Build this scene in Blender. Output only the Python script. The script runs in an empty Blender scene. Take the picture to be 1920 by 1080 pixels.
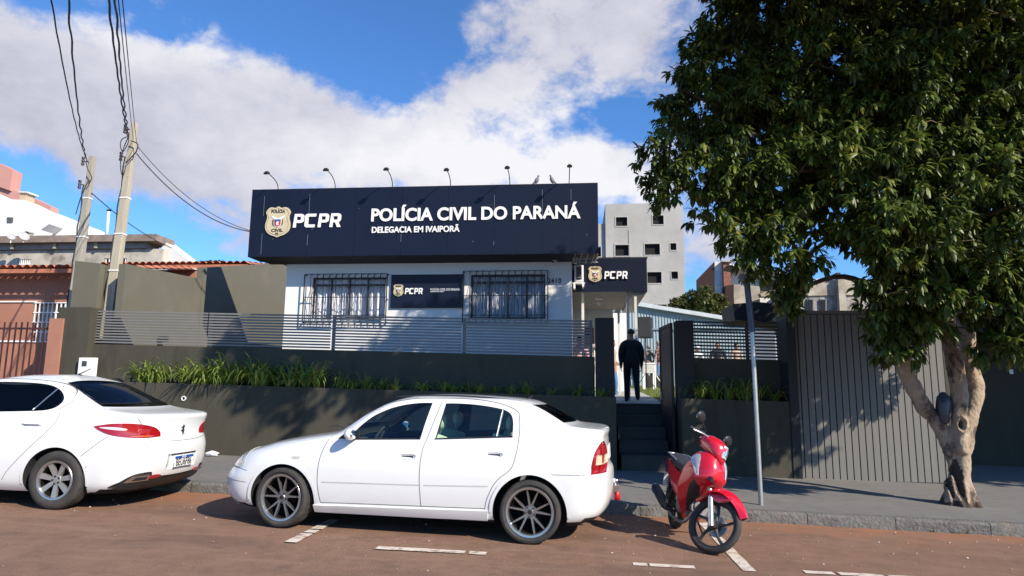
EXPOSURE = 0.55
SUN_STRENGTH = 5.0
SKY_GAIN = (0.60, 1.0, 1.42)
CLOUD_GAIN = 7.9
CLOUD_BASE = 0.0
import bpy, bmesh, math, random
from mathutils import Vector, Matrix, noise
from mathutils.bvhtree import BVHTree
R = math.radians
rnd = random.Random(7)
scene = bpy.context.scene
COL = scene.collection

# ---------------------------------------------------------------- camera
EYE = 1.47
FPX = 1270.0
PITCH, YAW, ROLL = R(8.8), R(5.6), R(0.55)
fw = Vector((-math.sin(YAW) * math.cos(PITCH), math.cos(YAW) * math.cos(PITCH), math.sin(PITCH)))
r0 = Vector((math.cos(YAW), math.sin(YAW), 0))
u0 = r0.cross(fw)
rt = r0 * math.cos(ROLL) + u0 * math.sin(ROLL)
up = u0 * math.cos(ROLL) - r0 * math.sin(ROLL)
cam_data = bpy.data.cameras.new("camera")
cam = bpy.data.objects.new("camera", cam_data)
COL.objects.link(cam)
M = Matrix((rt, up, -fw)).transposed().to_4x4()
M.translation = Vector((0, 0, EYE))
cam.matrix_world = M
cam_data.sensor_width = 36
cam_data.lens = 36 * FPX / 1920
cam_data.clip_start = 0.05
cam_data.clip_end = 5000
scene.camera = cam

# ---------------------------------------------------------------- exposure, sun, sky
scene.view_settings.view_transform = 'Standard'
scene.view_settings.look = 'None'
scene.view_settings.exposure = EXPOSURE
scene.view_settings.gamma = 1
scene.cycles.max_bounces = 8
scene.cycles.transparent_max_bounces = 12
SUN_EL = R(33)
SUN_DIR = Vector((0.79 * math.cos(SUN_EL), -0.613 * math.cos(SUN_EL), math.sin(SUN_EL))).normalized()
sun_data = bpy.data.lights.new("sun", 'SUN')
sun_data.energy = SUN_STRENGTH
sun_data.angle = R(0.5)
sun_data.color = (1.0, 0.91, 0.76)
sun = bpy.data.objects.new("sun", sun_data)
COL.objects.link(sun)
sun.rotation_euler = SUN_DIR.to_track_quat('Z', 'Y').to_euler()
sun.location = (20, -15, 25)


def add_world():
    w = bpy.data.worlds.new("World")
    scene.world = w
    w.use_nodes = True
    nt = w.node_tree
    N, L = nt.nodes, nt.links
    N.clear()
    out = N.new('ShaderNodeOutputWorld')
    bg = N.new('ShaderNodeBackground')
    L.new(bg.outputs[0], out.inputs[0])
    sky = N.new('ShaderNodeTexSky')
    sky.sky_type = 'NISHITA'
    sky.sun_disc = False
    sky.sun_elevation = SUN_EL
    sky.sun_rotation = math.atan2(SUN_DIR.x, SUN_DIR.y)
    sky.altitude = 600
    sky.air_density = 1.0
    sky.dust_density = 0.4
    sky.ozone_density = 2.5
    tc = N.new('ShaderNodeTexCoord')
    sep = N.new('ShaderNodeSeparateXYZ')
    L.new(tc.outputs['Generated'], sep.inputs[0])

    def m(op, a, b=None, clamp=False):
        n = N.new('ShaderNodeMath')
        n.operation = op
        n.use_clamp = clamp
        for i, v in enumerate((a, b)):
            if v is None:
                continue
            if isinstance(v, (int, float)):
                n.inputs[i].default_value = v
            else:
                L.new(v, n.inputs[i])
        return n.outputs[0]
    az = m('ARCTAN2', sep.outputs[0], sep.outputs[1])
    el = m('ARCSINE', sep.outputs[2])

    def noise_tex(scale, detail, rough, dist, off):
        mp = N.new('ShaderNodeMapping')
        mp.inputs['Location'].default_value = off
        mp.inputs['Scale'].default_value = (1, 1, 1.5)
        L.new(tc.outputs['Generated'], mp.inputs[0])
        n = N.new('ShaderNodeTexNoise')
        n.inputs['Scale'].default_value = scale
        n.inputs['Detail'].default_value = detail
        n.inputs['Roughness'].default_value = rough
        n.inputs['Distortion'].default_value = dist
        L.new(mp.outputs[0], n.inputs['Vector'])
        return n.outputs['Fac']

    def blobs(lst):
        acc = None
        for (a, e, sa, se, wgt) in lst:
            x = m('DIVIDE', m('SUBTRACT', az, a), sa)
            y = m('DIVIDE', m('SUBTRACT', el, e), se)
            d = m('ADD', m('MULTIPLY', x, x), m('MULTIPLY', y, y))
            g = m('MULTIPLY', m('POWER', 2.718, m('MULTIPLY', d, -1.0)), wgt)
            acc = g if acc is None else m('ADD', acc, g)
        return acc
    n1 = noise_tex(6.5, 9, 0.6, 0.35, (3.1, 1.7, 0.4))
    n3 = noise_tex(17.0, 8, 0.62, 0.2, (1.3, 2.2, 7.7))
    n2 = noise_tex(3.0, 4, 0.5, 0.0, (0.3, 5.2, 2.4))
    dens = m('ADD', m('ADD', blobs(CLOUDS), CLOUD_BASE), m('ADD', m('MULTIPLY', m('SUBTRACT', n1, 0.5), 1.9), m('MULTIPLY', m('SUBTRACT', n3, 0.5), 1.25)))
    mr = N.new('ShaderNodeMapRange')
    mr.interpolation_type = 'SMOOTHSTEP'
    mr.inputs['From Min'].default_value = 0.18
    mr.inputs['From Max'].default_value = 0.80
    L.new(dens, mr.inputs['Value'])
    bright = m('ADD', m('ADD', m('MULTIPLY', n2, 0.5), m('ADD', m('MULTIPLY', n1, 0.30), m('MULTIPLY', m('SUBTRACT', n3, 0.5), 0.45))), blobs(CLOUD_LIGHT), True)
    cr = N.new('ShaderNodeValToRGB')
    cr.color_ramp.elements[0].position = 0.25
    cr.color_ramp.elements[0].color = (0.40, 0.41, 0.52, 1)
    cr.color_ramp.elements[1].position = 0.85
    cr.color_ramp.elements[1].color = (0.80, 0.80, 0.84, 1)
    L.new(bright, cr.inputs[0])
    # sky: the Nishita sky, scaled and with the deeper blue of a dry winter morning
    sc = N.new('ShaderNodeVectorMath')
    sc.operation = 'MULTIPLY'
    sc.inputs[1].default_value = SKY_GAIN
    L.new(sky.outputs[0], sc.inputs[0])
    cl = N.new('ShaderNodeVectorMath')
    cl.operation = 'MULTIPLY'
    cl.inputs[1].default_value = (CLOUD_GAIN,) * 3
    L.new(cr.outputs[0], cl.inputs[0])
    mix = N.new('ShaderNodeMix')
    mix.data_type = 'RGBA'
    L.new(mr.outputs[0], mix.inputs[0])
    L.new(sc.outputs[0], mix.inputs[6])
    L.new(cl.outputs[0], mix.inputs[7])
    L.new(mix.outputs[2], bg.inputs[0])
    bg.inputs[1].default_value = 0.1


def at(x, y, Y):
    """World point seen at photo pixel x, y on the plane at depth Y."""
    d = fw + rt * ((x - 960) / FPX) - up * ((y - 540) / FPX)
    return Vector((0, 0, EYE)) + d * (Y / d.y)


def at_x(x, y, X):
    d = fw + rt * ((x - 960) / FPX) - up * ((y - 540) / FPX)
    return Vector((0, 0, EYE)) + d * (X / d.x)


def azel(x, y):
    d = (fw + rt * ((x - 960) / FPX) - up * ((y - 540) / FPX)).normalized()
    return math.atan2(d.x, d.y), math.asin(d.z)


def cloud(x, y, sx, sy, w):
    a, e = azel(x, y)
    return (a, e, sx / FPX, sy / FPX, w)


# ---------------------------------------------------------------- materials
MATS = {}


def mat(name, col, rough=0.6, var=0.12, scale=4.0, bump=0.0, bscale=None, metal=0.0, spec=0.5, coat=0.0,
        col2=None, c2scale=1.5, c2lo=0.5, c2hi=0.7, emit=None, trans=0.0, obj=False, stretch=None, c3=None):
    if name in MATS:
        return MATS[name]
    mt = bpy.data.materials.new(name)
    MATS[name] = mt
    mt.use_nodes = True
    nt = mt.node_tree
    N, L = nt.nodes, nt.links
    b = N['Principled BSDF']
    b.inputs['Roughness'].default_value = rough
    b.inputs['Metallic'].default_value = metal
    b.inputs['Specular IOR Level'].default_value = spec
    b.inputs['Coat Weight'].default_value = coat
    b.inputs['Coat Roughness'].default_value = 0.04
    b.inputs['Transmission Weight'].default_value = trans
    tc = N.new('ShaderNodeTexCoord')
    geo = N.new('ShaderNodeNewGeometry')
    src = tc.outputs['Object'] if obj else geo.outputs['Position']
    if stretch:
        mp = N.new('ShaderNodeMapping')
        mp.inputs['Scale'].default_value = stretch
        L.new(src, mp.inputs[0])
        src = mp.outputs[0]
    c = (*col, 1)
    cur = None
    n = N.new('ShaderNodeTexNoise')
    n.inputs['Scale'].default_value = scale
    n.inputs['Detail'].default_value = 8
    n.inputs['Roughness'].default_value = 0.62
    L.new(src, n.inputs['Vector'])
    ramp = N.new('ShaderNodeValToRGB')
    ramp.color_ramp.elements[0].position = 0.3
    ramp.color_ramp.elements[1].position = 0.7
    ramp.color_ramp.elements[0].color = tuple(v * (1 - var) for v in col) + (1,)
    ramp.color_ramp.elements[1].color = tuple(min(1, v * (1 + var)) for v in col) + (1,)
    L.new(n.outputs['Fac'], ramp.inputs[0])
    cur = ramp.outputs[0]

    def over(cur, colr, sc, lo, hi, det=10):
        n2 = N.new('ShaderNodeTexNoise')
        n2.inputs['Scale'].default_value = sc
        n2.inputs['Detail'].default_value = det
        n2.inputs['Roughness'].default_value = 0.68
        L.new(src, n2.inputs['Vector'])
        mr = N.new('ShaderNodeMapRange')
        mr.inputs['From Min'].default_value = lo
        mr.inputs['From Max'].default_value = hi
        L.new(n2.outputs['Fac'], mr.inputs['Value'])
        mx = N.new('ShaderNodeMix')
        mx.data_type = 'RGBA'
        L.new(mr.outputs[0], mx.inputs[0])
        L.new(cur, mx.inputs[6])
        mx.inputs[7].default_value = (*colr, 1)
        return mx.outputs[2]
    if col2:
        cur = over(cur, col2, c2scale, c2lo, c2hi)
    if c3:
        cur = over(cur, *c3)
    L.new(cur, b.inputs['Base Color'])
    if bump:
        n3 = N.new('ShaderNodeTexNoise')
        n3.inputs['Scale'].default_value = bscale or scale * 4
        n3.inputs['Detail'].default_value = 6
        L.new(src, n3.inputs['Vector'])
        bp = N.new('ShaderNodeBump')
        bp.inputs['Strength'].default_value = bump
        bp.inputs['Distance'].default_value = 0.02
        L.new(n3.outputs['Fac'], bp.inputs['Height'])
        L.new(bp.outputs[0], b.inputs['Normal'])
    if emit:
        b.inputs['Emission Color'].default_value = (*emit[0], 1)
        b.inputs['Emission Strength'].default_value = emit[1]
    return mt


def glass(name, tint=(0.05, 0.07, 0.08), alpha=0.4, ior=1.45):
    """Tinted pane: part see-through, with a mirror-like surface."""
    if name in MATS:
        return MATS[name]
    mt = bpy.data.materials.new(name)
    MATS[name] = mt
    mt.use_nodes = True
    nt = mt.node_tree
    N, L = nt.nodes, nt.links
    N.clear()
    out = N.new('ShaderNodeOutputMaterial')
    tr = N.new('ShaderNodeBsdfTransparent')
    tr.inputs[0].default_value = (*[alpha * (0.6 + 4 * t) for t in tint], 1)
    gl = N.new('ShaderNodeBsdfGlossy')
    gl.inputs['Roughness'].default_value = 0.02
    gl.inputs[0].default_value = (0.9, 0.92, 0.95, 1)
    lw = N.new('ShaderNodeLayerWeight')
    lw.inputs[0].default_value = 0.5
    pw = N.new('ShaderNodeMath')
    pw.operation = 'POWER'
    L.new(lw.outputs['Facing'], pw.inputs[0])
    pw.inputs[1].default_value = 4.0
    fr = N.new('ShaderNodeMath')
    fr.operation = 'MULTIPLY_ADD'
    L.new(pw.outputs[0], fr.inputs[0])
    f0 = ((ior - 1) / (ior + 1)) ** 2
    fr.inputs[1].default_value = min(1, 12 * f0)
    fr.inputs[2].default_value = f0 * 1.6
    mx = N.new('ShaderNodeMixShader')
    L.new(fr.outputs[0], mx.inputs[0])
    L.new(tr.outputs[0], mx.inputs[1])
    L.new(gl.outputs[0], mx.inputs[2])
    L.new(mx.outputs[0], out.inputs[0])
    return mt


# ---------------------------------------------------------------- objects
def tag(o, label=None, cat=None, group=None, kind=None):
    if label:
        o['label'] = label
    if cat:
        o['category'] = cat
    if group:
        o['group'] = group
    if kind:
        o['kind'] = kind
    return o


def empty(name, loc=(0, 0, 0), rz=0.0, label=None, cat=None, group=None):
    o = bpy.data.objects.new(name, None)
    o.empty_display_size = 0.1
    COL.objects.link(o)
    o.location = loc
    o.rotation_euler = (0, 0, rz)
    return tag(o, label, cat, group)


def kids(o):
    return [c for c in bpy.data.objects if c.parent == o]


def copy_tree(o, parent=None, childmap=None):
    if childmap is None:
        childmap = {}
        for c in bpy.data.objects:
            if c.parent:
                childmap.setdefault(c.parent, []).append(c)
    c = o.copy()
    COL.objects.link(c)
    c.parent = parent
    for ch in childmap.get(o, []):
        copy_tree(ch, c, childmap)
    return c


def link_mesh(name, me, parent=None, loc=None, smooth=False, angle=None):
    o = bpy.data.objects.new(name, me)
    COL.objects.link(o)
    if parent:
        o.parent = parent
    if loc:
        o.location = loc
    if smooth:
        for p in me.polygons:
            p.use_smooth = True
        if angle:
            me.set_sharp_from_angle(angle=R(angle))
    return o


class MB:
    """Collects shapes into one mesh."""

    def __init__(self):
        self.v, self.f, self.m = [], [], []

    def add(self, vs, fs, mi=0):
        k = len(self.v)
        self.v += [tuple(p) for p in vs]
        self.f += [tuple(i + k for i in f) for f in fs]
        self.m += [mi] * len(fs)
        return self

    def box(self, x0, x1, y0, y1, z0, z1, mi=0, mtx=None):
        vs = [Vector((x, y, z)) for z in (z0, z1) for y in (y0, y1) for x in (x0, x1)]
        if mtx is not None:
            vs = [mtx @ p for p in vs]
        return self.add(vs, [(0, 2, 3, 1), (4, 5, 7, 6), (0, 1, 5, 4), (2, 6, 7, 3), (0, 4, 6, 2), (1, 3, 7, 5)], mi)

    def prism(self, poly, a, b, axis='y', mi=0, mtx=None):
        """Polygon (2-D) pushed from a to b along an axis: y -> (x, z), x -> (y, z), z -> (x, y)."""
        def P(p, t):
            q = {'y': (p[0], t, p[1]), 'x': (t, p[0], p[1]), 'z': (p[0], p[1], t)}[axis]
            q = Vector(q)
            return mtx @ q if mtx is not None else q
        n = len(poly)
        vs = [P(p, a) for p in poly] + [P(p, b) for p in poly]
        area = sum(poly[i][0] * poly[(i + 1) % n][1] - poly[(i + 1) % n][0] * poly[i][1] for i in range(n))
        flip = (area > 0) == (axis == 'y')
        fs = [tuple(range(n)), tuple(range(2 * n - 1, n - 1, -1))] + [(i, i + n, (i + 1) % n + n, (i + 1) % n) for i in range(n)]
        if (b > a) == flip:
            pass
        else:
            fs = [tuple(reversed(f)) for f in fs]
        return self.add(vs, fs, mi)

    def tube(self, pts, rad, n=8, mi=0, cap=True, flat=1.0):
        pts = [Vector(p) for p in pts]
        rad = rad if isinstance(rad, (list, tuple)) else [rad] * len(pts)
        k = len(self.v)
        prev = None
        for i, p in enumerate(pts):
            t = (pts[min(i + 1, len(pts) - 1)] - pts[max(i - 1, 0)]).normalized()
            if prev is None:
                a = t.orthogonal().normalized()
            else:
                a = (prev - t * prev.dot(t)).normalized()
            prev = a
            b = t.cross(a)
            for j in range(n):
                w = 2 * math.pi * j / n
                self.v.append(tuple(p + (a * math.cos(w) + b * math.sin(w) * flat) * rad[i]))
        for i in range(len(pts) - 1):
            for j in range(n):
                q = (j + 1) % n
                self.f.append((k + i * n + j, k + i * n + q, k + (i + 1) * n + q, k + (i + 1) * n + j))
                self.m.append(mi)
        if cap:
            self.f.append(tuple(k + j for j in reversed(range(n))))
            e = k + (len(pts) - 1) * n
            self.f.append(tuple(e + j for j in range(n)))
            self.m += [mi, mi]
        return self

    def lathe(self, prof, n=32, axis='y', c=(0, 0, 0), mi=0, closed=False, mtx=None, mis=None):
        """Profile of (radius, height) turned round an axis."""
        k = len(self.v)
        c = Vector(c)
        for (r_, h) in prof:
            for j in range(n):
                w = 2 * math.pi * j / n
                a, b = r_ * math.cos(w), r_ * math.sin(w)
                q = {'y': (a, h, b), 'z': (a, b, h), 'x': (h, a, b)}[axis]
                q = Vector(q) + c
                if mtx is not None:
                    q = mtx @ q
                self.v.append(tuple(q))
        for i in range(len(prof) - (0 if closed else 1)):
            i2 = (i + 1) % len(prof)
            for j in range(n):
                q = (j + 1) % n
                f = (k + i * n + j, k + i * n + q, k + i2 * n + q, k + i2 * n + j)
                self.f.append(f)
                self.m.append(mis[i] if mis else mi)
        return self

    def ball(self, c, r_, n=12, mi=0, sc=(1, 1, 1)):
        prof = []
        k = len(self.v)
        c = Vector(c)
        rows = max(4, n // 2)
        for i in range(rows + 1):
            th = math.pi * i / rows
            for j in range(n):
                w = 2 * math.pi * j / n
                self.v.append(tuple(c + Vector((math.sin(th) * math.cos(w) * sc[0], math.sin(th) * math.sin(w) * sc[1], math.cos(th) * sc[2])) * r_))
        for i in range(rows):
            for j in range(n):
                q = (j + 1) % n
                self.f.append((k + i * n + j, k + (i + 1) * n + j, k + (i + 1) * n + q, k + i * n + q))
                self.m.append(mi)
        return self

    def sheet(self, fn, nu, nv, mi=0):
        """Grid of points fn(u, v), u and v from 0 to 1."""
        k = len(self.v)
        for i in range(nu + 1):
            for j in range(nv + 1):
                self.v.append(tuple(fn(i / nu, j / nv)))
        for i in range(nu):
            for j in range(nv):
                a = k + i * (nv + 1) + j
                self.f.append((a, a + nv + 1, a + nv + 2, a + 1))
                self.m.append(mi)
        return self

    def build(self, name, mats, parent=None, loc=None, smooth=False, angle=None, bevel=0.0, fix=True):
        me = bpy.data.meshes.new(name)
        me.from_pydata(self.v, [], self.f)
        if not isinstance(mats, (list, tuple)):
            mats = [mats]
        for m_ in mats:
            me.materials.append(m_)
        if len(mats) > 1:
            me.polygons.foreach_set('material_index', self.m)
        if fix or bevel:
            bm = bmesh.new()
            bm.from_mesh(me)
            if fix:
                bmesh.ops.remove_doubles(bm, verts=bm.verts, dist=1e-5)
                bmesh.ops.recalc_face_normals(bm, faces=bm.faces)
            if bevel:
                es = [e for e in bm.edges if len(e.link_faces) == 2 and e.calc_face_angle(0) > R(40)]
                bmesh.ops.bevel(bm, geom=es, offset=bevel, segments=2, profile=0.6, affect='EDGES', clamp_overlap=True)
            bm.to_mesh(me)
            bm.free()
        me.update()
        return link_mesh(name, me, parent, loc, smooth, angle)


def text_mesh(name, body, size, m, parent=None, loc=(0, 0, 0), rot=(R(90), 0, 0), depth=0.01, bold=0.0, sx=1.0, align='LEFT', shear=0.0, space=1.0, width=None):
    cu = bpy.data.curves.new(name, 'FONT')
    cu.body = body
    cu.size = size
    cu.extrude = depth / 2
    cu.offset = bold
    cu.align_x = align
    cu.shear = shear
    cu.space_character = space
    cu.resolution_u = 4
    o = bpy.data.objects.new(name, cu)
    COL.objects.link(o)
    bpy.context.view_layer.update()
    dg = bpy.context.evaluated_depsgraph_get()
    me = bpy.data.meshes.new_from_object(o.evaluated_get(dg))
    bpy.data.objects.remove(o)
    if width:
        xs = [v.co.x for v in me.vertices]
        sx = width / (max(xs) - min(xs))
        for v in me.vertices:
            v.co.x -= min(xs)
    for v in me.vertices:
        v.co.x *= sx
    me.materials.clear()
    me.materials.append(m)
    o = link_mesh(name, me, parent)
    o.location = loc
    o.rotation_euler = rot
    return o


def curve_shape(name, loops, m, parent=None, loc=(0, 0, 0), rot=(R(90), 0, 0), depth=0.02):
    """Flat shape with holes from closed loops of points, given a thickness."""
    cu = bpy.data.curves.new(name, 'CURVE')
    cu.dimensions = '2D'
    cu.fill_mode = 'BOTH'
    cu.extrude = depth / 2
    for lp in loops:
        s = cu.splines.new('POLY')
        s.points.add(len(lp) - 1)
        for p, q in zip(s.points, lp):
            p.co = (q[0], q[1], 0, 1)
        s.use_cyclic_u = True
    o = bpy.data.objects.new(name, cu)
    COL.objects.link(o)
    bpy.context.view_layer.update()
    dg = bpy.context.evaluated_depsgraph_get()
    me = bpy.data.meshes.new_from_object(o.evaluated_get(dg))
    bpy.data.objects.remove(o)
    me.materials.clear()
    me.materials.append(m)
    o = link_mesh(name, me, parent)
    o.location = loc
    o.rotation_euler = rot
    return o


def pchip(xs, ys):
    """Monotone cubic interpolation."""
    n = len(xs)
    h = [xs[i + 1] - xs[i] for i in range(n - 1)]
    d = [(ys[i + 1] - ys[i]) / h[i] for i in range(n - 1)]
    s = [d[0]] + [0 if d[i - 1] * d[i] <= 0 else 2 * d[i - 1] * d[i] / (d[i - 1] + d[i]) for i in range(1, n - 1)] + [d[-1]]

    def f(x):
        if x <= xs[0]:
            return ys[0]
        if x >= xs[-1]:
            return ys[-1]
        i = 0
        while x > xs[i + 1]:
            i += 1
        t = (x - xs[i]) / h[i]
        return ((2 * t**3 - 3 * t**2 + 1) * ys[i] + (t**3 - 2 * t**2 + t) * h[i] * s[i] + (-2 * t**3 + 3 * t**2) * ys[i + 1] + (t**3 - t**2) * h[i] * s[i + 1])
    return f


def smooth_closed(pts, sub=6, corners=()):
    """Catmull-Rom through a closed loop of 2-D points; indices in corners stay sharp."""
    n = len(pts)
    out = []
    for i in range(n):
        p0, p1, p2, p3 = pts[i - 1], pts[i], pts[(i + 1) % n], pts[(i + 2) % n]
        if i in corners:
            p0 = p1
        if (i + 1) % n in corners:
            p3 = p2
        for k in range(sub):
            t = k / sub
            out.append(tuple(0.5 * (2 * p1[a] + (p2[a] - p0[a]) * t + (2 * p0[a] - 5 * p1[a] + 4 * p2[a] - p3[a]) * t * t + (3 * p1[a] - p0[a] - 3 * p2[a] + p3[a]) * t**3) for a in (0, 1)))
    return out


def catmull(pts, sub=6):
    pts = [Vector(p) for p in pts]
    out = []
    for i in range(len(pts) - 1):
        p1, p2 = pts[i], pts[i + 1]
        p0 = pts[i - 1] if i else p1 * 2 - p2
        p3 = pts[i + 2] if i + 2 < len(pts) else p2 * 2 - p1
        for k in range(sub):
            t = k / sub
            out.append(0.5 * (2 * p1 + (p2 - p0) * t + (2 * p0 - 5 * p1 + 4 * p2 - p3) * t * t + (3 * p1 - p0 - 3 * p2 + p3) * t**3))
    out.append(pts[-1])
    return out


def lerp(a, b, t):
    return a + (b - a) * t


def slope(x):
    """Height of the street at world x: it falls gently to the right."""
    return -0.02 * max(-60, min(60, x))

CLOUDS = [cloud(1010, 40, 190, 60, 0.45), cloud(890, 160, 130, 45, 0.65), cloud(900, 70, 70, 40, 0.3), cloud(330, 190, 330, 130, 0.75), cloud(90, 170, 170, 110, 0.7), cloud(560, 240, 200, 70, 0.8), cloud(900, 300, 330, 90, 0.9),
          cloud(1150, 50, 150, 90, 0.7), cloud(560, 180, 120, 60, 0.25), cloud(1330, 470, 120, 70, 0.8), cloud(1150, 330, 120, 70, 0.7),
          cloud(330, 330, 200, 60, 0.6), cloud(430, 440, 120, 40, 0.5), cloud(1250, 150, 100, 60, 0.4), cloud(1040, 120, 90, 70, 0.35),
          cloud(650, 70, 130, 100, -0.8), cloud(720, 215, 70, 35, -0.5), cloud(150, 10, 200, 26, -0.5), cloud(30, 320, 60, 40, -0.55), cloud(230, 420, 120, 40, -0.45),
          cloud(800, 70, 60, 60, -0.45), cloud(1180, 225, 70, 45, -0.7), cloud(1570, 440, 60, 90, -0.7)]
CLOUD_LIGHT = [cloud(620, 300, 260, 90, 0.30), cloud(980, 290, 260, 110, 0.45), cloud(300, 60, 260, 70, 0.4), cloud(1150, 420, 160, 80, 0.45), cloud(330, 260, 220, 80, 0.04), cloud(1100, 80, 160, 80, .1)]
# ---------------------------------------------------------------- light settings and sky go first
add_world()

# ---------------------------------------------------------------- shared materials
M_road = mat('road_asphalt', (0.205, 0.115, 0.076), 0.9, 0.16, 7, 0.5, 90, spec=0.25, col2=(0.26, 0.152, 0.102), c2scale=0.9, c2lo=0.45, c2hi=0.75,
             c3=((0.125, 0.076, 0.056), 2.3, 0.52, 0.75))
M_walk = mat('painted_pavement', (0.165, 0.158, 0.150), 0.85, 0.10, 6, 0.35, 60, spec=0.25, col2=(0.205, 0.19, 0.172), c2scale=1.3, c2lo=0.5, c2hi=0.75,
             c3=((0.115, 0.108, 0.10), 3.4, 0.60, 0.78))
M_kerb = mat('kerb_concrete', (0.130, 0.124, 0.117), 0.9, 0.25, 14, 1.0, 30, spec=0.2, col2=(0.19, 0.15, 0.125), c2scale=5, c2lo=0.55, c2hi=0.75)
M_line = mat('worn_road_paint', (0.60, 0.52, 0.44), 0.8, 0.12, 20, 0.2, 60, col2=(0.25, 0.16, 0.115), c2scale=9, c2lo=0.50, c2hi=0.66)
M_olive = mat('olive_paint', (0.060, 0.055, 0.041), 0.8, 0.09, 2.2, 0.15, 60, stretch=(1, 1, .3), spec=.25, col2=(0.080, 0.073, 0.056), c2scale=0.9, c2lo=0.5, c2hi=0.8, c3=((0.040, 0.036, 0.029), 2.6, 0.53, 0.72))
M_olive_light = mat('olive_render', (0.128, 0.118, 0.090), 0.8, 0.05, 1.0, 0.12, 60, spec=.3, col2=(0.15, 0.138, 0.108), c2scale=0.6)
M_graphite = mat('graphite_paint', (0.020, 0.019, 0.019), 0.7, 0.08, 3, 0.1, 60)
M_white_wall = mat('white_wall_paint', (0.76, 0.75, 0.73), 0.8, 0.03, 1.5, 0.08, 70, col2=(0.68, 0.665, 0.64), c2scale=0.8, c2lo=0.52, c2hi=0.8)
M_navy = mat('navy_panel', (0.0055, 0.0085, 0.023), 0.42, 0.06, 1.5, spec=0.3, col2=(0.008, 0.0115, 0.029), c2scale=0.5)
M_navy_d = mat('navy_shadow_gap', (0.003, 0.004, 0.01), 0.6)
M_white = mat('white_letters', (0.82, 0.82, 0.82), 0.5, 0.03)
M_black = mat('black_metal', (0.014, 0.014, 0.016), 0.5, 0.1)
M_fence = mat('grey_fence_metal', (0.17, 0.165, 0.16), 0.5, 0.06, 6)
M_fence_shaded = mat('shaded_fence_metal', (0.05, 0.052, 0.058), 0.5, 0.06, 6)  # same fence metal, with tree shade put into a darker colour
M_gate = mat('grey_gate_metal', (0.165, 0.158, 0.148), 0.5, 0.07, 1.5, stretch=(3, 3, 0.3), spec=0.4)
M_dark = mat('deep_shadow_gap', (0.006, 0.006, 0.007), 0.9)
M_conc = mat('raw_concrete', (0.36, 0.345, 0.32), 0.9, 0.12, 0.35, 0.2, 6, col2=(0.43, 0.41, 0.385), c2scale=0.15, c2lo=0.45, c2hi=0.7, c3=((0.25, 0.235, 0.215), 0.5, 0.56, 0.8))
M_tile = mat('clay_roof_tile', (0.42, 0.15, 0.085), 0.8, 0.3, 5, 0.3, 30, col2=(0.22, 0.09, 0.06), c2scale=2.5, c2lo=0.5, c2hi=0.75)
M_steel = mat('galvanised_steel', (0.45, 0.46, 0.45), 0.4, 0.1, 8, metal=0.7)
M_wire = mat('black_cable', (0.012, 0.012, 0.014), 0.6)
M_soil = mat('soil', (0.075, 0.04, 0.025), 0.95, 0.25, 12, 0.6, 30)
M_grass = mat('lawn_blades', (0.12, 0.15, 0.03), 0.8, 0.3, 12)
M_rubber = mat('black_rubber', (0.016, 0.016, 0.016), 0.75, 0.1, 10)
M_chrome = mat('chrome', (0.75, 0.75, 0.76), 0.12, 0.02, metal=1.0)

# ---------------------------------------------------------------- the setting
kerb_y = lambda x: 8.72 - 0.035 * (max(-14, min(14, x)) - 2.3)

mb = MB()
xs = [-1500, -300, -60, -20, -9.6, -7, -3, 0.6, 0.62, 1.78, 1.8, 3.5, 6.2, 6.22, 12, 14, 60, 300, 1500]
def ground_z(x, y):
    low = slope(x) - 0.06
    if 0.61 < x < 1.79:
        edge = 14.0
    elif 6.21 <= x < 13:
        edge = 15.8
    else:
        edge = 12.75
    if y < edge:
        return low
    return 1.24 + max(0, min(60, y - 15)) * 0.042
ys = [-1500, -200, -30, 0, 8, 12.74, 12.76, 13.99, 14.01, 15.79, 15.81, 20, 30, 60, 80, 200, 1500]
mb.v = [(x, y, ground_z(x, y)) for x in xs for y in ys]
nY = len(ys)
mb.f = [(i * nY + j, (i + 1) * nY + j, (i + 1) * nY + j + 1, i * nY + j + 1) for i in range(len(xs) - 1) for j in range(nY - 1)]
mb.m = [0] * len(mb.f)
tag(mb.build('ground', mat('earth', (0.13, 0.085, 0.055), 0.95, 0.2, 1.5, 0.3, 20)), kind='structure')

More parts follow.
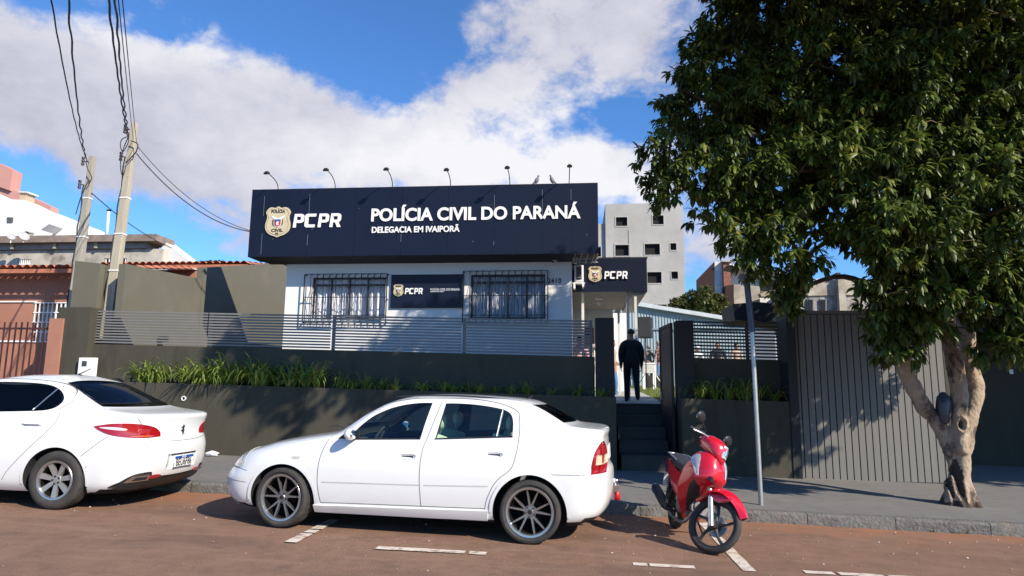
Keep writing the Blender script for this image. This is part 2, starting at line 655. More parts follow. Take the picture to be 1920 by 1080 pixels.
mb = MB()
nx, ny = 60, 24
mb.sheet(lambda u, v: (lerp(-60, 60, u), lerp(-26, kerb_y(lerp(-60, 60, u)) + 0.05, v), slope(lerp(-60, 60, u)) + 0.006 * math.sin(u * 90) * v), nx, ny)
road = tag(mb.build('road', M_road, smooth=True), kind='structure')
_nt = M_road.node_tree
_N, _L = _nt.nodes, _nt.links
_g = _N.new('ShaderNodeNewGeometry')
_old = _N['Principled BSDF'].inputs['Base Color'].links[0].from_socket
for _sc, _lo, _hi, _col, _st in ((150, .52, .75, (.30, .21, .16), (1, 1, 1)), (95, .55, .8, (.06, .04, .033), (1, 1, 1)), (3.2, .56, .70, (.25, .155, .108), (.35, 2.2, 1)), (.8, .54, .72, (.135, .082, .06), (.5, 1.6, 1))):
    _mp = _N.new('ShaderNodeMapping')
    _mp.inputs['Scale'].default_value = _st
    _L.new(_g.outputs['Position'], _mp.inputs[0])
    _n = _N.new('ShaderNodeTexNoise')
    _n.inputs['Scale'].default_value = _sc
    _n.inputs['Detail'].default_value = 5
    _L.new(_mp.outputs[0], _n.inputs['Vector'])
    _m = _N.new('ShaderNodeMapRange')
    _m.inputs['From Min'].default_value = _lo
    _m.inputs['From Max'].default_value = _hi
    _m.inputs['To Max'].default_value = .8
    _L.new(_n.outputs['Fac'], _m.inputs['Value'])
    _x = _N.new('ShaderNodeMix')
    _x.data_type = 'RGBA'
    _L.new(_m.outputs[0], _x.inputs[0])
    _L.new(_old, _x.inputs[6])
    _x.inputs[7].default_value = (*_col, 1)
    _old = _x.outputs[2]
_L.new(_old, _N['Principled BSDF'].inputs['Base Color'])
# red earth washed up along the kerb is part of the road surface
nt = M_road.node_tree
N, L = nt.nodes, nt.links
geo = N.new('ShaderNodeNewGeometry')
sp = N.new('ShaderNodeSeparateXYZ')
L.new(geo.outputs['Position'], sp.inputs[0])
nz = N.new('ShaderNodeTexNoise')
nz.inputs['Scale'].default_value = 2.6
nz.inputs['Detail'].default_value = 9
L.new(geo.outputs['Position'], nz.inputs['Vector'])
ma = N.new('ShaderNodeMath')
ma.operation = 'MULTIPLY_ADD'
L.new(nz.outputs['Fac'], ma.inputs[0])
ma.inputs[1].default_value = 2.6
L.new(sp.outputs[1], ma.inputs[2])
mr = N.new('ShaderNodeMapRange')
mr.inputs['From Min'].default_value = 9.2
mr.inputs['From Max'].default_value = 10.3
L.new(ma.outputs[0], mr.inputs['Value'])
mx = N.new('ShaderNodeMix')
mx.data_type = 'RGBA'
old = N['Principled BSDF'].inputs['Base Color'].links[0].from_socket
L.new(mr.outputs[0], mx.inputs[0])
L.new(old, mx.inputs[6])
mx.inputs[7].default_value = (0.30, 0.135, 0.075, 1)
L.new(mx.outputs[2], N['Principled BSDF'].inputs['Base Color'])

mb = MB()
mb.sheet(lambda u, v: (lerp(-60, 60, u), lerp(kerb_y(lerp(-60, 60, u)) + 0.12, 12.4, v), slope(lerp(-60, 60, u)) + 0.135 + 0.03 * v), 60, 4)
mb.sheet(lambda u, v: (lerp(6.15, 12.9, u), lerp(12.4, 15.66, v), slope(lerp(6.15, 12.9, u)) + 0.165 + 0.06 * v), 6, 4)
tag(mb.build('pavement', M_walk, smooth=True), kind='structure')

mb = MB()
x = -24.0
rk = random.Random(3)
while x < 24:
    w = rk.uniform(0.92, 1.06)
    a, b = x + 0.004, x + w - 0.004
    n = 8
    for i in range(n):
        p, q = lerp(a, b, i / n), lerp(a, b, (i + 1) / n)
        j = [0.012 * (noise.noise(Vector((t * 3.1, 0, 2))) + 0.6 * noise.noise(Vector((t * 11, 5, 2)))) for t in (p, q)]
        yp, yq = kerb_y(p), kerb_y(q)
        zp, zq = slope(p), slope(q)
        mb.add([(p, yp + j[0], zp - 0.05), (q, yq + j[1], zq - 0.05), (q, yq + j[1] * 1.5, zq + 0.105), (p, yp + j[0] * 1.5, zp + 0.105),
                (p, yp + 0.025, zp + 0.134 + j[0] * .4), (q, yq + 0.025, zq + 0.134 + j[1] * .4), (p, yp + 0.125, zp + 0.139), (q, yq + 0.125, zq + 0.139)],
               [(0, 1, 2, 3), (3, 2, 5, 4), (4, 5, 7, 6)])
    x += w
tag(mb.build('kerb', M_kerb, smooth=True, angle=40), kind='structure')


def marking(x0, x1, y0, y1, seed):
    """A worn painted strip with ragged edges, 4 mm above the road."""
    rg = random.Random(seed)
    mb = MB()
    lx = x1 - x0 > y1 - y0
    n = 26
    for i in range(n):
        if rg.random() < 0.03:
            continue
        a, b = i / n, (i + 1) / n
        s = [0.5 + 0.09 * noise.noise(Vector((t * 9, seed * 3.7, k))) for t in (a, b) for k in (0, 9)]
        if lx:
            p, q = lerp(x0, x1, a), lerp(x0, x1, b)
            c, h = (y0 + y1) / 2, (y1 - y0)
            vs = [(p, c - h * s[0], 0), (q, c - h * s[2], 0), (q, c + h * s[3], 0), (p, c + h * s[1], 0)]
        else:
            p, q = lerp(y0, y1, a), lerp(y0, y1, b)
            c, h = (x0 + x1) / 2, (x1 - x0)
            vs = [(c - h * s[0], p, 0), (c + h * s[1], p, 0), (c + h * s[3], q, 0), (c - h * s[2], q, 0)]
        mb.add([(v[0], v[1], slope(v[0]) + 0.010) for v in vs], [(0, 1, 2, 3)])
    return tag(mb.build('road_marking', M_line), kind='structure')


marking(-2.76, -2.64, 6.43, 7.6, 1)
marking(-1.86, -0.84, 6.35, 6.46, 2)
marking(0.47, 1.0, 6.26, 6.36, 3)
marking(1.40, 1.51, 6.28, 8.5, 4)
marking(1.93, 3.0, 6.31, 6.41, 5)

# pebbles, dry leaves and crumbs of earth scattered on the road
mb = MB()
rl = random.Random(11)
for i in range(420):
    x = rl.uniform(-8, 6)
    y = 8.6 - abs(rl.gauss(0, 1.0)) if rl.random() < 0.75 else rl.uniform(5.0, 8.6)
    s = rl.choice([0.004, 0.005, 0.006, 0.008, 0.012]) * rl.uniform(0.7, 1.3)
    z = slope(x) + 0.004
    a = rl.uniform(0, 6.28)
    mi = rl.choice([0, 0, 1, 2, 2])
    if mi == 1:
        c, sn = math.cos(a) * s * 1.6, math.sin(a) * s * 1.6
        mb.add([(x - c, y - sn, z + .003), (x + sn * .4, y - c * .4, z + s * .5), (x + c, y + sn, z + .003), (x - sn * .4, y + c * .4, z + s * .3)], [(0, 1, 2, 3)], 1)
    else:
        mb.ball((x, y, z + s * .2), s, 6, mi, (1, rl.uniform(.6, 1), .5))
tag(mb.build('road_litter', [mat('pebble', (0.30, 0.2, 0.15), 0.9), mat('dry_leaf', (0.36, 0.26, 0.13), 0.8), mat('pale_grit', (0.55, 0.47, 0.4), 0.9)], fix=False), kind='stuff')
# leaf litter and weeds along the kerb
mb = MB()
for i in range(120):
    x = rl.uniform(-6, 6.5)
    y = kerb_y(x) - rl.uniform(0.0, 0.03)
    if noise.noise(Vector((x * 1.3, 3, 1))) < 0.25:
        continue
    for k in range(4):
        a = rl.uniform(0, 6.28)
        h = rl.uniform(0.03, 0.09)
        d = Vector((math.cos(a), math.sin(a) - .3, 0)) * h * .7
        b = Vector((x + rl.uniform(-.02, .02), y, slope(x)))
        s = Vector((-d.y, d.x, 0)).normalized() * .004
        mb.add([b - s, b + s, b + d + Vector((0, 0, h))], [(0, 1, 2)])
tag(mb.build('weeds', mat('weed', (0.09, 0.10, 0.035), 0.8, 0.3), fix=False), kind='stuff')

# ---------------------------------------------------------------- yard behind the wall
mb = MB()
mb.sheet(lambda u, v: (lerp(-.12, 1.85, u) if v > .12 else lerp(.62, 1.78, u), lerp(14.0, 29, v), 1.284 + max(0, lerp(14, 29, v) - 15) * .0425), 4, 50)
tag(mb.build('path', mat('path_concrete', (0.34, 0.33, 0.31), 0.9, 0.1, 4, 0.2, 40)), kind='structure')
mb = MB()
mb.sheet(lambda u, v: (lerp(1.86, 6.1, u), lerp(12.9, 29, v), 1.262 + max(0, lerp(12.9, 29, v) - 15) * .042), 10, 32)
tag(mb.build('lawn_soil', mat('lawn', (0.16, 0.175, 0.04), 0.9, 0.3, 8)), kind='structure')
mb = MB()
for i in range(9000):
    x, y = rl.uniform(1.9, 3.6), rl.uniform(13.5, 26)
    a = rl.uniform(0, 6.28)
    h = rl.uniform(.03, .08)
    b = Vector((x, y, 1.265 + max(0, y - 15) * .042))
    s = Vector((math.cos(a), math.sin(a), 0)) * .006
    t = Vector((rl.uniform(-.03, .03), rl.uniform(-.03, .03), h))
    mb.add([b - s, b + s, b + t], [(0, 1, 2)])
tag(mb.build('grass', M_grass, fix=False), kind='stuff')
mb = MB()
for y0, z0, z1 in ((12.36, 0.02, 0.40), (12.93, 0.40, 0.62), (13.28, 0.62, 0.84), (13.63, 0.84, 1.06), (13.97, 1.06, 1.275)):
    mb.box(0.75, 1.64, y0, 14.3, z0, z1 - 0.03)
    mb.box(0.75, 1.64, y0 - 0.02, 14.3, z1 - 0.03, z1)
tag(mb.build('stairs', mat('step_concrete', (0.045, 0.044, 0.044), 0.8, 0.15, 5, 0.2, 40), bevel=0.006), kind='structure')
# ================================================================ police station
YB, YS = 15.0, 14.45
station = empty('police_station', (-3.44, YB, 1.25), 0, 'low white painted police station with two grilled front windows', 'building')
SO = Vector(station.location)


def loc_s(p):
    return Vector(p) - SO


WL, WR, WT = -6.76, -0.13, 4.40
win_px = [((587, 520.5), (721, 596)), ((883, 515), (1022.5, 596))]
wins = []
for a, b in win_px:
    p, q = at(*a, YB), at(*b, YB)
    wins.append((p.x, q.x, q.z - 0.02, p.z))
mb = MB()
y0, y1 = 0, 0.15
xs_ = [WL, wins[0][0], wins[0][1], wins[1][0], wins[1][1], WR]
for i in range(5):
    if i in (1, 3):
        w = wins[0 if i == 1 else 1]
        for za, zb in ((1.0, w[2]), (w[3], WT)):
            mb.box(xs_[i] - SO.x, xs_[i + 1] - SO.x, 0, 0.15, za - SO.z, zb - SO.z)
    else:
        mb.box(xs_[i] - SO.x, xs_[i + 1] - SO.x, 0, 0.15, 1.0 - SO.z, WT - SO.z)
mb.box(WL - SO.x, WL + .15 - SO.x, .15, 9, 1.0 - SO.z, WT - SO.z).box(WR - .15 - SO.x, WR - SO.x, .15, 9, 1.0 - SO.z, WT - SO.z)
mb.box(WL - SO.x, WR - SO.x, 8.9, 9.05, 1.0 - SO.z, WT - SO.z)
mb.build('wall', M_white_wall, station)
# hairline joints seen in the render below the windows
for px_ in (748, 988):
    mb = MB()
    p = at(px_, 640, YB)
    mb.box(p.x - .004 - SO.x, p.x + .004 - SO.x, -0.003, 0.01, 1.0 - SO.z, 2.55 - SO.z)
    mb.build('wall_joint', mat('joint_grey', (0.3, 0.3, 0.3), 0.9), station)
# corrugated roof sheets
mb = MB()
mb.sheet(lambda u, v: (lerp(WL - .3, WR + .12, u) - SO.x, lerp(YS + .22, YB + 9.2, v) - SO.y, WT + 0.05 + 0.25 * v - SO.z + 0.02 * math.sin(u * 2 * math.pi * 42)), 420, 2)
mb.sheet(lambda u, v: (lerp(WL - .3, WR + .12, u) - SO.x, lerp(YS + .22, YB + 9.2, v) - SO.y, WT + 0.075 + 0.25 * v - SO.z + 0.02 * math.sin(u * 2 * math.pi * 42)), 420, 2)
mb.build('roof', mat('fibre_cement', (0.25, 0.24, 0.23), 0.9, 0.2, 3), station, fix=False)

M_frame = mat('dark_window_frame', (0.02, 0.022, 0.026), 0.5)
M_pane = glass('window_glass', (0.10, 0.10, 0.105), 0.95, 1.18)
M_curtain = mat('pale_curtain', (0.78, 0.78, 0.78), 0.9, 0.06, 3)
M_curtain2 = mat('blue_grey_curtain', (0.46, 0.49, 0.53), 0.9, 0.06, 3)
for wi, (xa, xb, za, zb) in enumerate(wins):
    xa, xb, za, zb = xa - SO.x, xb - SO.x, za - SO.z, zb - SO.z
    mb = MB()
    t = 0.035
    yw0, yw1 = 0.05, 0.10
    mb.box(xa, xa + t, yw0, yw1, za, zb).box(xb - t, xb, yw0, yw1, za, zb).box(xa + t, xb - t, yw0, yw1, za, za + t).box(xa + t, xb - t, yw0, yw1, zb - t, zb)
    zt = zb - 0.17
    mb.box(xa + t, xb - t, yw0 + .003, yw1, zt - .02, zt + .02)
    for k in (1, 2, 3):
        xm = lerp(xa, xb, k / 4)
        mb.box(xm - .016, xm + .016, yw0 + .006, yw1 - .003, za + t, zb - t)
    win = mb.build('window', M_frame, station)
    MB().box(xa + t, xb - t, 0.075, 0.081, za + t, zb - t).build('pane', M_pane, win)
    mb = MB()
    mb.sheet(lambda u, v: (lerp(xa, xb, u), 0.155 + 0.03 * math.sin(u * 60 + 2.2 * math.sin(u * 9 + wi)) + 0.012 * math.sin(u * 170 + v * 2), lerp(za, zb, v)), 220, 3)
    mb.build('curtain', M_curtain if wi == 0 else M_curtain2, win, smooth=True)
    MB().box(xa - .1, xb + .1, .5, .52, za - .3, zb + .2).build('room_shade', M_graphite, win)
    # welded security grille standing off the wall
    gx0, gx1, gz0, gz1 = xa - 0.15, xb + 0.06, za - 0.10, zb + 0.06
    mb = MB()
    yo = -0.13
    for x in (gx0, gx1):
        mb.box(x - .011, x + .011, yo, yo + .02, gz0, gz1)
        for z in (gz0 + .02, lerp(gz0, gz1, .48), gz1 - .02):
            mb.box(x - .008, x + .008, yo + .021, 0, z - .008, z + .008)
    for z in (gz0, gz0 + .17, lerp(gz0, gz1, .52), gz1):
        mb.box(gx0 + .011, gx1 - .011, yo + .002, yo + .018, z - .008, z + .008)
    nb = 13
    for k in range(1, nb):
        x = lerp(gx0, gx1, k / nb)
        mb.box(x - .006, x + .006, yo + .003, yo + .016, gz0 + .008, gz1 - .008)
        # bent filler bars between the uprights
        x2 = lerp(gx0, gx1, (k + 1) / nb)
        zm = lerp(gz0, gz1, .5)
        mb.tube([(x, yo - .004, gz0 + .01), (lerp(x, x2, .62), yo - .012, lerp(gz0, zm, .55)), (lerp(x, x2, .2), yo - .006, zm), (lerp(x, x2, .8), yo - .012, lerp(zm, gz1, .5)), (x2, yo - .004, gz1 - .01)], .005, 5)
    for z in (gz0, gz1):
        for k in range(nb + 1):
            x = lerp(gx0, gx1, k / nb)
            mb.box(x - .005, x + .005, yo + .02, 0, z - .005, z + .005)
    mb.build('security_grille', M_black, win)

text_mesh('house_number', '2410', 0.165, mat('number_brown', (0.05, 0.035, 0.03), 0.5), station, loc_s(at(1027, 531, YB - .01)), depth=0.02, bold=0.004, space=1.25, width=0.30)


# ---------------------------------------------------------------- lettering and emblem
def block_letters(name, h, w, m, parent, loc, depth=0.03):
    """The squared P C P R of the force's sign; one mesh."""
    k = w / 3.62
    s = 0.24

    def P(ox):
        o = [(0, 0), (s, 0), (s, .34), (.62, .34), (.74, .42), (.78, .52), (.78, .84), (.72, .95), (.6, 1), (.06, 1)]
        i = [(s, .54), (s, .8), (.52, .8), (.55, .77), (.55, .57), (.52, .54)]
        return [[((x + ox + .05 * y) * k, y * h) for x, y in q] for q in (o, i)]

    def C(ox):
        o = [(.16, 0), (.76, 0), (.76, .21), (.3, .21), (.25, .25), (.25, .75), (.3, .79), (.8, .79), (.8, 1), (.16, 1), (.05, .95), (0, .84), (0, .16), (.05, .05)]
        return [[((x + ox + .05 * y) * k, y * h) for x, y in o]]

    def Rr(ox):
        o = [(0, 0), (s, 0), (s, .34), (.40, .34), (.57, 0), (.84, 0), (.64, .36), (.75, .44), (.80, .54), (.80, .84), (.74, .95), (.6, 1), (.06, 1)]
        i = [(s, .54), (s, .8), (.53, .8), (.56, .77), (.56, .57), (.53, .54)]
        return [[((x + ox + .05 * y) * k, y * h) for x, y in q] for q in (o, i)]
    return curve_shape(name, P(0) + C(.86) + P(1.86) + Rr(2.74), m, parent, loc, depth=depth)


M_beige = mat('badge_beige', (0.56, 0.48, 0.32), 0.5, 0.03)
M_beige_d = mat('badge_line', (0.36, 0.29, 0.17), 0.5, 0.03)
M_ink = mat('badge_ink', (0.04, 0.035, 0.02), 0.5, 0.03)
M_red_b = mat('badge_red', (0.45, 0.02, 0.03), 0.5, 0.03)
M_blue_b = mat('badge_blue', (0.04, 0.09, 0.24), 0.5, 0.03)
M_green_b = mat('badge_green', (0.06, 0.09, 0.04), 0.5, 0.03)
SH_R = [(0, 1), (.13, .955), (.27, .975), (.40, .94), (.50, .815), (.455, .70), (.46, .58), (.505, .45), (.505, .30), (.44, .18), (.30, .085), (.12, .035), (0, 0)]


def badge(name, h, parent, loc, detail=True, depth=0.03):
    w = h * 0.80
    half = [p for p in SH_R]
    loop = [(x * w, y * h) for x, y in half] + [(-x * w, y * h) for x, y in reversed(half[1:-1])]
    loop = smooth_closed(loop, 4)
    o = curve_shape(name, [loop], M_beige, parent, loc, depth=depth)
    c = Vector((0, h * .5))
    inner = [((x) * .88, c.y + (y - c.y) * .90) for x, y in loop]
    inner2 = [((x) * .855, c.y + (y - c.y) * .88) for x, y in loop]
    z = -depth / 2 - 0.004
    f = 0.006

    def flat(nm, loops, m, lift=0.0):
        q = curve_shape(nm, loops, m, o, (0, 0, depth / 2 + f / 2 + lift), (0, 0, 0), depth=f)
        return q
    flat('border_line', [inner, inner2], M_beige_d)
    # central bird and shield
    wing = [(0, .60), (.06, .615), (.16, .665), (.30, .70), (.25, .655), (.20, .62), (.12, .595), (.05, .575), (.05, .56), (0, .545)]
    flat('bird', [[(x * w, y * h) for x, y in wing] + [(-x * w, y * h) for x, y in reversed(wing[1:-1])]], M_white, .002)
    sh = [(0, .575), (.14, .575), (.14, .42), (.09, .36), (0, .33)]
    q2 = lambda s_, dz=0: [(x * w * s_, (.45 + (y - .45) * s_ + dz) * h) for x, y in sh] + [(-x * w * s_, (.45 + (y - .45) * s_ + dz) * h) for x, y in reversed(sh[1:-1])]
    flat('shield_edge', [q2(1.12)], M_white, .004)
    flat('shield_field', [q2(.95)], M_red_b, .008)
    flat('shield_top', [[(-.13 * w, .575 * h), (.13 * w, .575 * h), (.13 * w, .525 * h), (.05 * w, .505 * h), (-.05 * w, .505 * h), (-.13 * w, .525 * h)]], M_blue_b, .012)
    flat('figure', [[(-.05 * w, .38 * h), (-.015 * w, .38 * h), (0, .42 * h), (.03 * w, .37 * h), (.055 * w, .38 * h), (.035 * w, .46 * h), (.075 * w, .49 * h), (.03 * w, .495 * h), (0, .515 * h), (-.03 * w, .49 * h), (-.06 * w, .43 * h), (-.03 * w, .44 * h)]], M_white, .014)
    for s_ in (-1, 1):
        flat('wreath', [[(s_ * .17 * w, .58 * h), (s_ * .215 * w, .56 * h), (s_ * .215 * w, .42 * h), (s_ * .15 * w, .36 * h), (s_ * .17 * w, .44 * h)]], M_green_b, .004)
    for txt, zc, hh, ww in (('POLÍCIA', .795, .10, .56), ('CIVIL', .175, .105, .48), ('PR', .088, .055, .13)):
        text_mesh('badge_word', txt, h * hh * 1.35, M_ink, o, (-ww * w / 2, zc * h, depth / 2 + f), (0, 0, 0), depth=.006, bold=h * .003, width=ww * w)
    return o


# ---------------------------------------------------------------- big fascia sign over the front
fa, fb = at(475, 357, YS), at(1122, 473.5, YS)
FX0, FX1, FZ0, FZ1 = at(471, 420, YS).x - .02, at(1121.5, 410, YS).x, at(467, 482, YS).z, at(475, 357, YS).z
sign = empty('fascia_sign', ((FX0 + FX1) / 2, YS, FZ0), 0, 'long navy blue sign band with large white lettering across the station roofline', 'sign')
SG = Vector(sign.location)
g = lambda p: Vector(p) - SG
mb = MB()
npan = 8
seams = [FX0] + [at(x, 400, YS).x for x in (495, 580, 667, 754, 840, 927, 1017, 1071)] + [FX1]
for i in range(len(seams) - 1):
    mb.box(seams[i] + .002 - SG.x, seams[i + 1] - .002 - SG.x, -0.02, 0.0, 0, FZ1 - FZ0)
mb.box(FX0 - SG.x, FX1 - SG.x, 0.001, 0.62, .003, FZ1 - FZ0 - .003, 1)
face = mb.build('panel', [M_navy, M_navy_d], sign)
# streaks of sealant in the joints
for x, z0, z1 in ((1, .05, .55), (1, .95, 1.42), (2, .9, 1.45), (6, .95, 1.35), (7, .75, 1.45), (4, .3, .7), (8, 1.2, 1.45), (2, .25, .5), (6, .2, .3)):
    MB().box(seams[x] - .005 - SG.x, seams[x] + .003 - SG.x, -.021, -.012, z0, z1).build('sealant_streak', mat('sealant', (0.14, 0.15, 0.19), 0.7), sign)
for k in range(9):
    x, z = rl.uniform(FX0 + .2, FX1 - .2), rl.uniform(.1, 1.4)
    MB().box(x - SG.x, x + .016 - SG.x, -.0225, -.018, z, z + rl.uniform(.01, .03)).build('rivet_mark', MATS['sealant'], sign)
MB().box(FX0 - SG.x, FX1 - SG.x, -.024, .62, FZ1 - FZ0 - .002, FZ1 - FZ0 + .012).build('cap_trim', M_graphite, sign)
# sloping soffit back to the wall head and open brackets past the wall
mb = MB()
mb.add([(FX0 - SG.x, .0, -.002), (WR + .0 - SG.x, .0, -.002), (WR - SG.x, YB - SG.y, WT - .01 - SG.z), (FX0 + .3 - SG.x, YB - SG.y, WT - .01 - SG.z),
        (FX0 - SG.x, .0, .02), (WR - SG.x, .0, .02), (WR - SG.x, YB - SG.y, WT + .02 - SG.z), (FX0 + .3 - SG.x, YB - SG.y, WT + .02 - SG.z)],
       [(0, 1, 2, 3), (7, 6, 5, 4), (0, 4, 5, 1), (1, 5, 6, 2), (2, 6, 7, 3), (3, 7, 4, 0)])
mb.build('soffit', M_graphite, sign)
mb = MB()
for x in [WR + .08, WR + .22, WR + .36, WR + .50, FX1 - .02]:
    mb.tube([(x - SG.x, .01, -.01), (x - .05 - SG.x, .6, -.09)], .014, 6)
mb.tube([(WR + .02 - SG.x, .3, -.05), (FX1 - SG.x, .3, -.05)], .014, 6)
mb.tube([(WR + .02 - SG.x, .58, -.08), (FX1 - SG.x, .58, -.08)], .014, 6)
mb.build('bracket', mat('old_white_steel', (0.42, 0.41, 0.38), 0.7, 0.2, 9), sign)

yl = YS - 0.034
p = at(549, 427, yl)
q = at(641, 400, yl)
block_letters('letter_block', q.z - p.z, q.x - p.x, M_white, sign, g(p), 0.024)
p, q = at(696, 414.5, yl), at(1088.5, 384, yl)
text_mesh('large_lettering', 'POLÍCIA CIVIL DO PARANÁ', 0.40, M_white, sign, g(p), depth=.022, bold=.012, width=q.x - p.x)
p, q = at(697, 436.5, yl), at(862, 424, yl)
text_mesh('small_lettering', 'DELEGACIA EM IVAIPORÃ', 0.19, M_white, sign, g(p), depth=.02, bold=.005, width=q.x - p.x)
p, q = at(519.5, 445, yl), at(521, 387.5, yl)
badge('emblem', q.z - p.z, sign, g(p))

# six gooseneck lamps and two pigeons along the top edge
lamp_px = [(522, 353, 500, 324, 'far left end'), (629, 351, 611, 318, ''), (736, 349, 724, 317, ''), (845, 347, 837, 318, ''), (956, 345, 951, 314, ''), (1067, 342, 1068, 311, '')]
lamp_labels = ['bent gooseneck lamp above the emblem on the sign', 'gooseneck lamp above the letters PCPR', 'gooseneck lamp above the POLÍCIA word', 'gooseneck lamp above the CIVIL word',
               'gooseneck lamp just left of the two pigeons', 'straight thin gooseneck lamp beside the sign right end, right of the pigeons']
for (bx, by, hx, hy, _), lb in zip(lamp_px, lamp_labels):
    b = at(bx, by + 1, YS + .05)
    h = at(hx, hy, YS - .55)
    o = empty('sign_lamp', b, 0, lb, 'lamp', 'lamps along the top of the sign')
    d = h - b
    pts = catmull([(0, 0, -.04), (d.x * .25, -.05, d.z * .45), (d.x * .6, -.22, d.z * .88), (d.x * .85, -.45, d.z * 1.03), (d.x, d.y, d.z)], 5)
    MB().tube(pts, .010, 7).build('arm', M_graphite, o, smooth=True)
    mt = Matrix.Translation(d) @ Matrix.Rotation(R(25), 4, 'X')
    mb = MB().box(-.055, .055, -.05, .05, -.028, .012, mtx=mt)
    mb.box(-.035, .035, -.035, .035, .013, .034, mtx=mt)
    mb.build('lamp_head', M_graphite, o, bevel=.008)
    MB().box(-.046, .046, -.042, .042, -.033, -.029, mtx=mt).build('lens', mat('lamp_lens', (0.35, 0.36, 0.36), 0.2), o)
M_pigeon = mat('pigeon_grey', (0.16, 0.16, 0.19), 0.8, 0.3, 20)
for (px_, py_, s_, lb) in ((1005, 345, 1, 'grey pigeon on the sign edge, nearer the bent lamps'), (1036.5, 344, -1, 'grey pigeon on the sign edge next to the right end lamp')):
    b = at(px_, py_, YS + .02)
    b.z = FZ1 + .012
    mb = MB()
    prof = [((-.02, 0, .03), .018), ((.0, 0, .07), .05), ((.02, 0, .12), .058), ((.045, 0, .17), .045), ((.055, 0, .205), .026), ((.06, 0, .235), .03), ((.075, 0, .25), .022), ((.10, 0, .245), .006)]
    mb.tube([(p_[0] * s_ * .8, p_[1], p_[2] * .8) for p_, _ in prof], [r_ * .8 for _, r_ in prof], 10)
    mb.prism([(-.09 * s_, .0), (-.02 * s_, .04), (.024 * s_, .11), (-.02 * s_, .095)], -.028, .028)
    for y in (-.02, .02):
        mb.tube([(.01 * s_, y, .0), (.01 * s_, y, .06)], .006, 5)
    tag(mb.build('pigeon', M_pigeon, None, b, smooth=True, angle=50), lb, 'pigeon', 'pigeons on the sign')

# ---------------------------------------------------------------- wall sign between the windows
p, q = at(731.5, 577, YB - .05), at(870, 514, YB - .05)
plaque = empty('wall_sign', (p.x, YB - .05, p.z), 0, 'small navy sign with badge on the wall between the two windows', 'sign')
PO = Vector(plaque.location)
MB().box(0, q.x - p.x, 0, .04, 0, q.z - p.z).build('panel', M_navy, plaque, bevel=.004)
a, b = at(759, 551.5, YB - .07), at(793, 540, YB - .07)
block_letters('letter_block', b.z - a.z, b.x - a.x, M_white, plaque, a - PO, .012)
a, b = at(746.5, 556, YB - .07), at(746.5, 533, YB - .07)
badge('emblem', b.z - a.z, plaque, a - PO, depth=.012)
a, b = at(807, 545, YB - .06), at(863.5, 540, YB - .06)
text_mesh('lettering', 'POLÍCIA CIVIL DO PARANÁ', .075, mat('grey_letters', (0.5, 0.52, 0.56), 0.5), plaque, a - PO, depth=.006, bold=.002, width=b.x - a.x)
a, b = at(807, 547.5, YB - .06), at(832, 546.3, YB - .06)
MB().box(a.x - PO.x, b.x - PO.x, -.012, -.004, a.z - PO.z, a.z - PO.z + .016).build('underline', MATS['grey_letters'], plaque)

# ---------------------------------------------------------------- camera and air conditioner
p = at(1042, 491, YB)
o = empty('security_camera', (p.x, YB, p.z), 0, 'small white security camera under the sign near the house number', 'camera')
MB().box(-.03, .03, -.04, 0, .0, .06).tube([(0, -.04, .02), (-.02, -.1, .01)], .015, 8).build('bracket', M_white_wall, o)
MB().tube([(.01, -.08, .005), (-.055, -.2, -.03)], .036, 14).build('housing', M_white_wall, o, smooth=True, angle=40)
MB().tube([(-.0555, -.201, -.0302), (-.06, -.212, -.033)], .028, 14).build('lens', M_black, o, smooth=True, angle=40)

YA = 15.35
p, q = at(1077, 528, YA), at(1094, 497, YA)
o = empty('air_conditioner', (p.x, YA, p.z), 0, 'white outdoor air conditioner unit on the side wall beside the entrance', 'air conditioner')
w, h = q.x - p.x, q.z - p.z
MB().box(0, w, 0, .6, 0, h).build('housing', M_white, o, bevel=.012)
mb = MB()
mb.box(w * .2, w * .8, -.004, .01, h * .12, h * .9)
for k in range(9):
    z = lerp(h * .15, h * .87, k / 8)
    mb.box(w * .22, w * .78, -.012, -.005, z - .006, z + .006, 1)
mb.build('grille', [M_black, mat('grille_grey', (.2, .2, .2), .5)], o)
mb = MB()
mb.box(-.05, w + .03, -.02, .62, -.045, -.02).box(-.02, .02, -.02, .62, -.16, -.046).box(w - .03, w + .01, -.02, .62, -.12, -.046)
mb.build('bracket', M_white, o)

# ---------------------------------------------------------------- entrance canopy
YC = 15.6
c0, c1 = at(1072, 553, YC), at(1212.5, 484, YC)
can = empty('entrance_canopy', ((c0.x + c1.x) / 2, YC, 1.29), 0, 'navy entrance canopy lettered PCPR on thin white posts beside the station', 'canopy')
CO = Vector(can.location)
cx0, cx1, cz0, cz1 = WR + .01 - CO.x, c1.x - CO.x, at(1212, 547, YC).z - CO.z, c1.z - CO.z
D = 3.6
MB().box(cx0, cx1, 0, .05, cz0, cz1).build('front_panel', M_navy, can)
MB().box(cx1 - .05, cx1 - .003, .05, D, cz0 + .003, cz1).build('side_panel', M_navy, can)
MB().box(cx0, cx1 - .052, .052, D, cz0 + .02, cz0 + .08).build('ceiling', mat('soffit_paint', (0.28, 0.26, 0.24), .8), can)
MB().box(cx0, cx1 + .02, .0, D, cz1 + .002, cz1 + .03).build('roof', M_graphite, can)
mb = MB()
mb.box(cx1 - .34, cx1 - .054, .06, D, cz0 - .06, cz0 + .018)
mb.build('gutter', mat('gutter_grey', (0.38, 0.36, 0.34), .6), can)
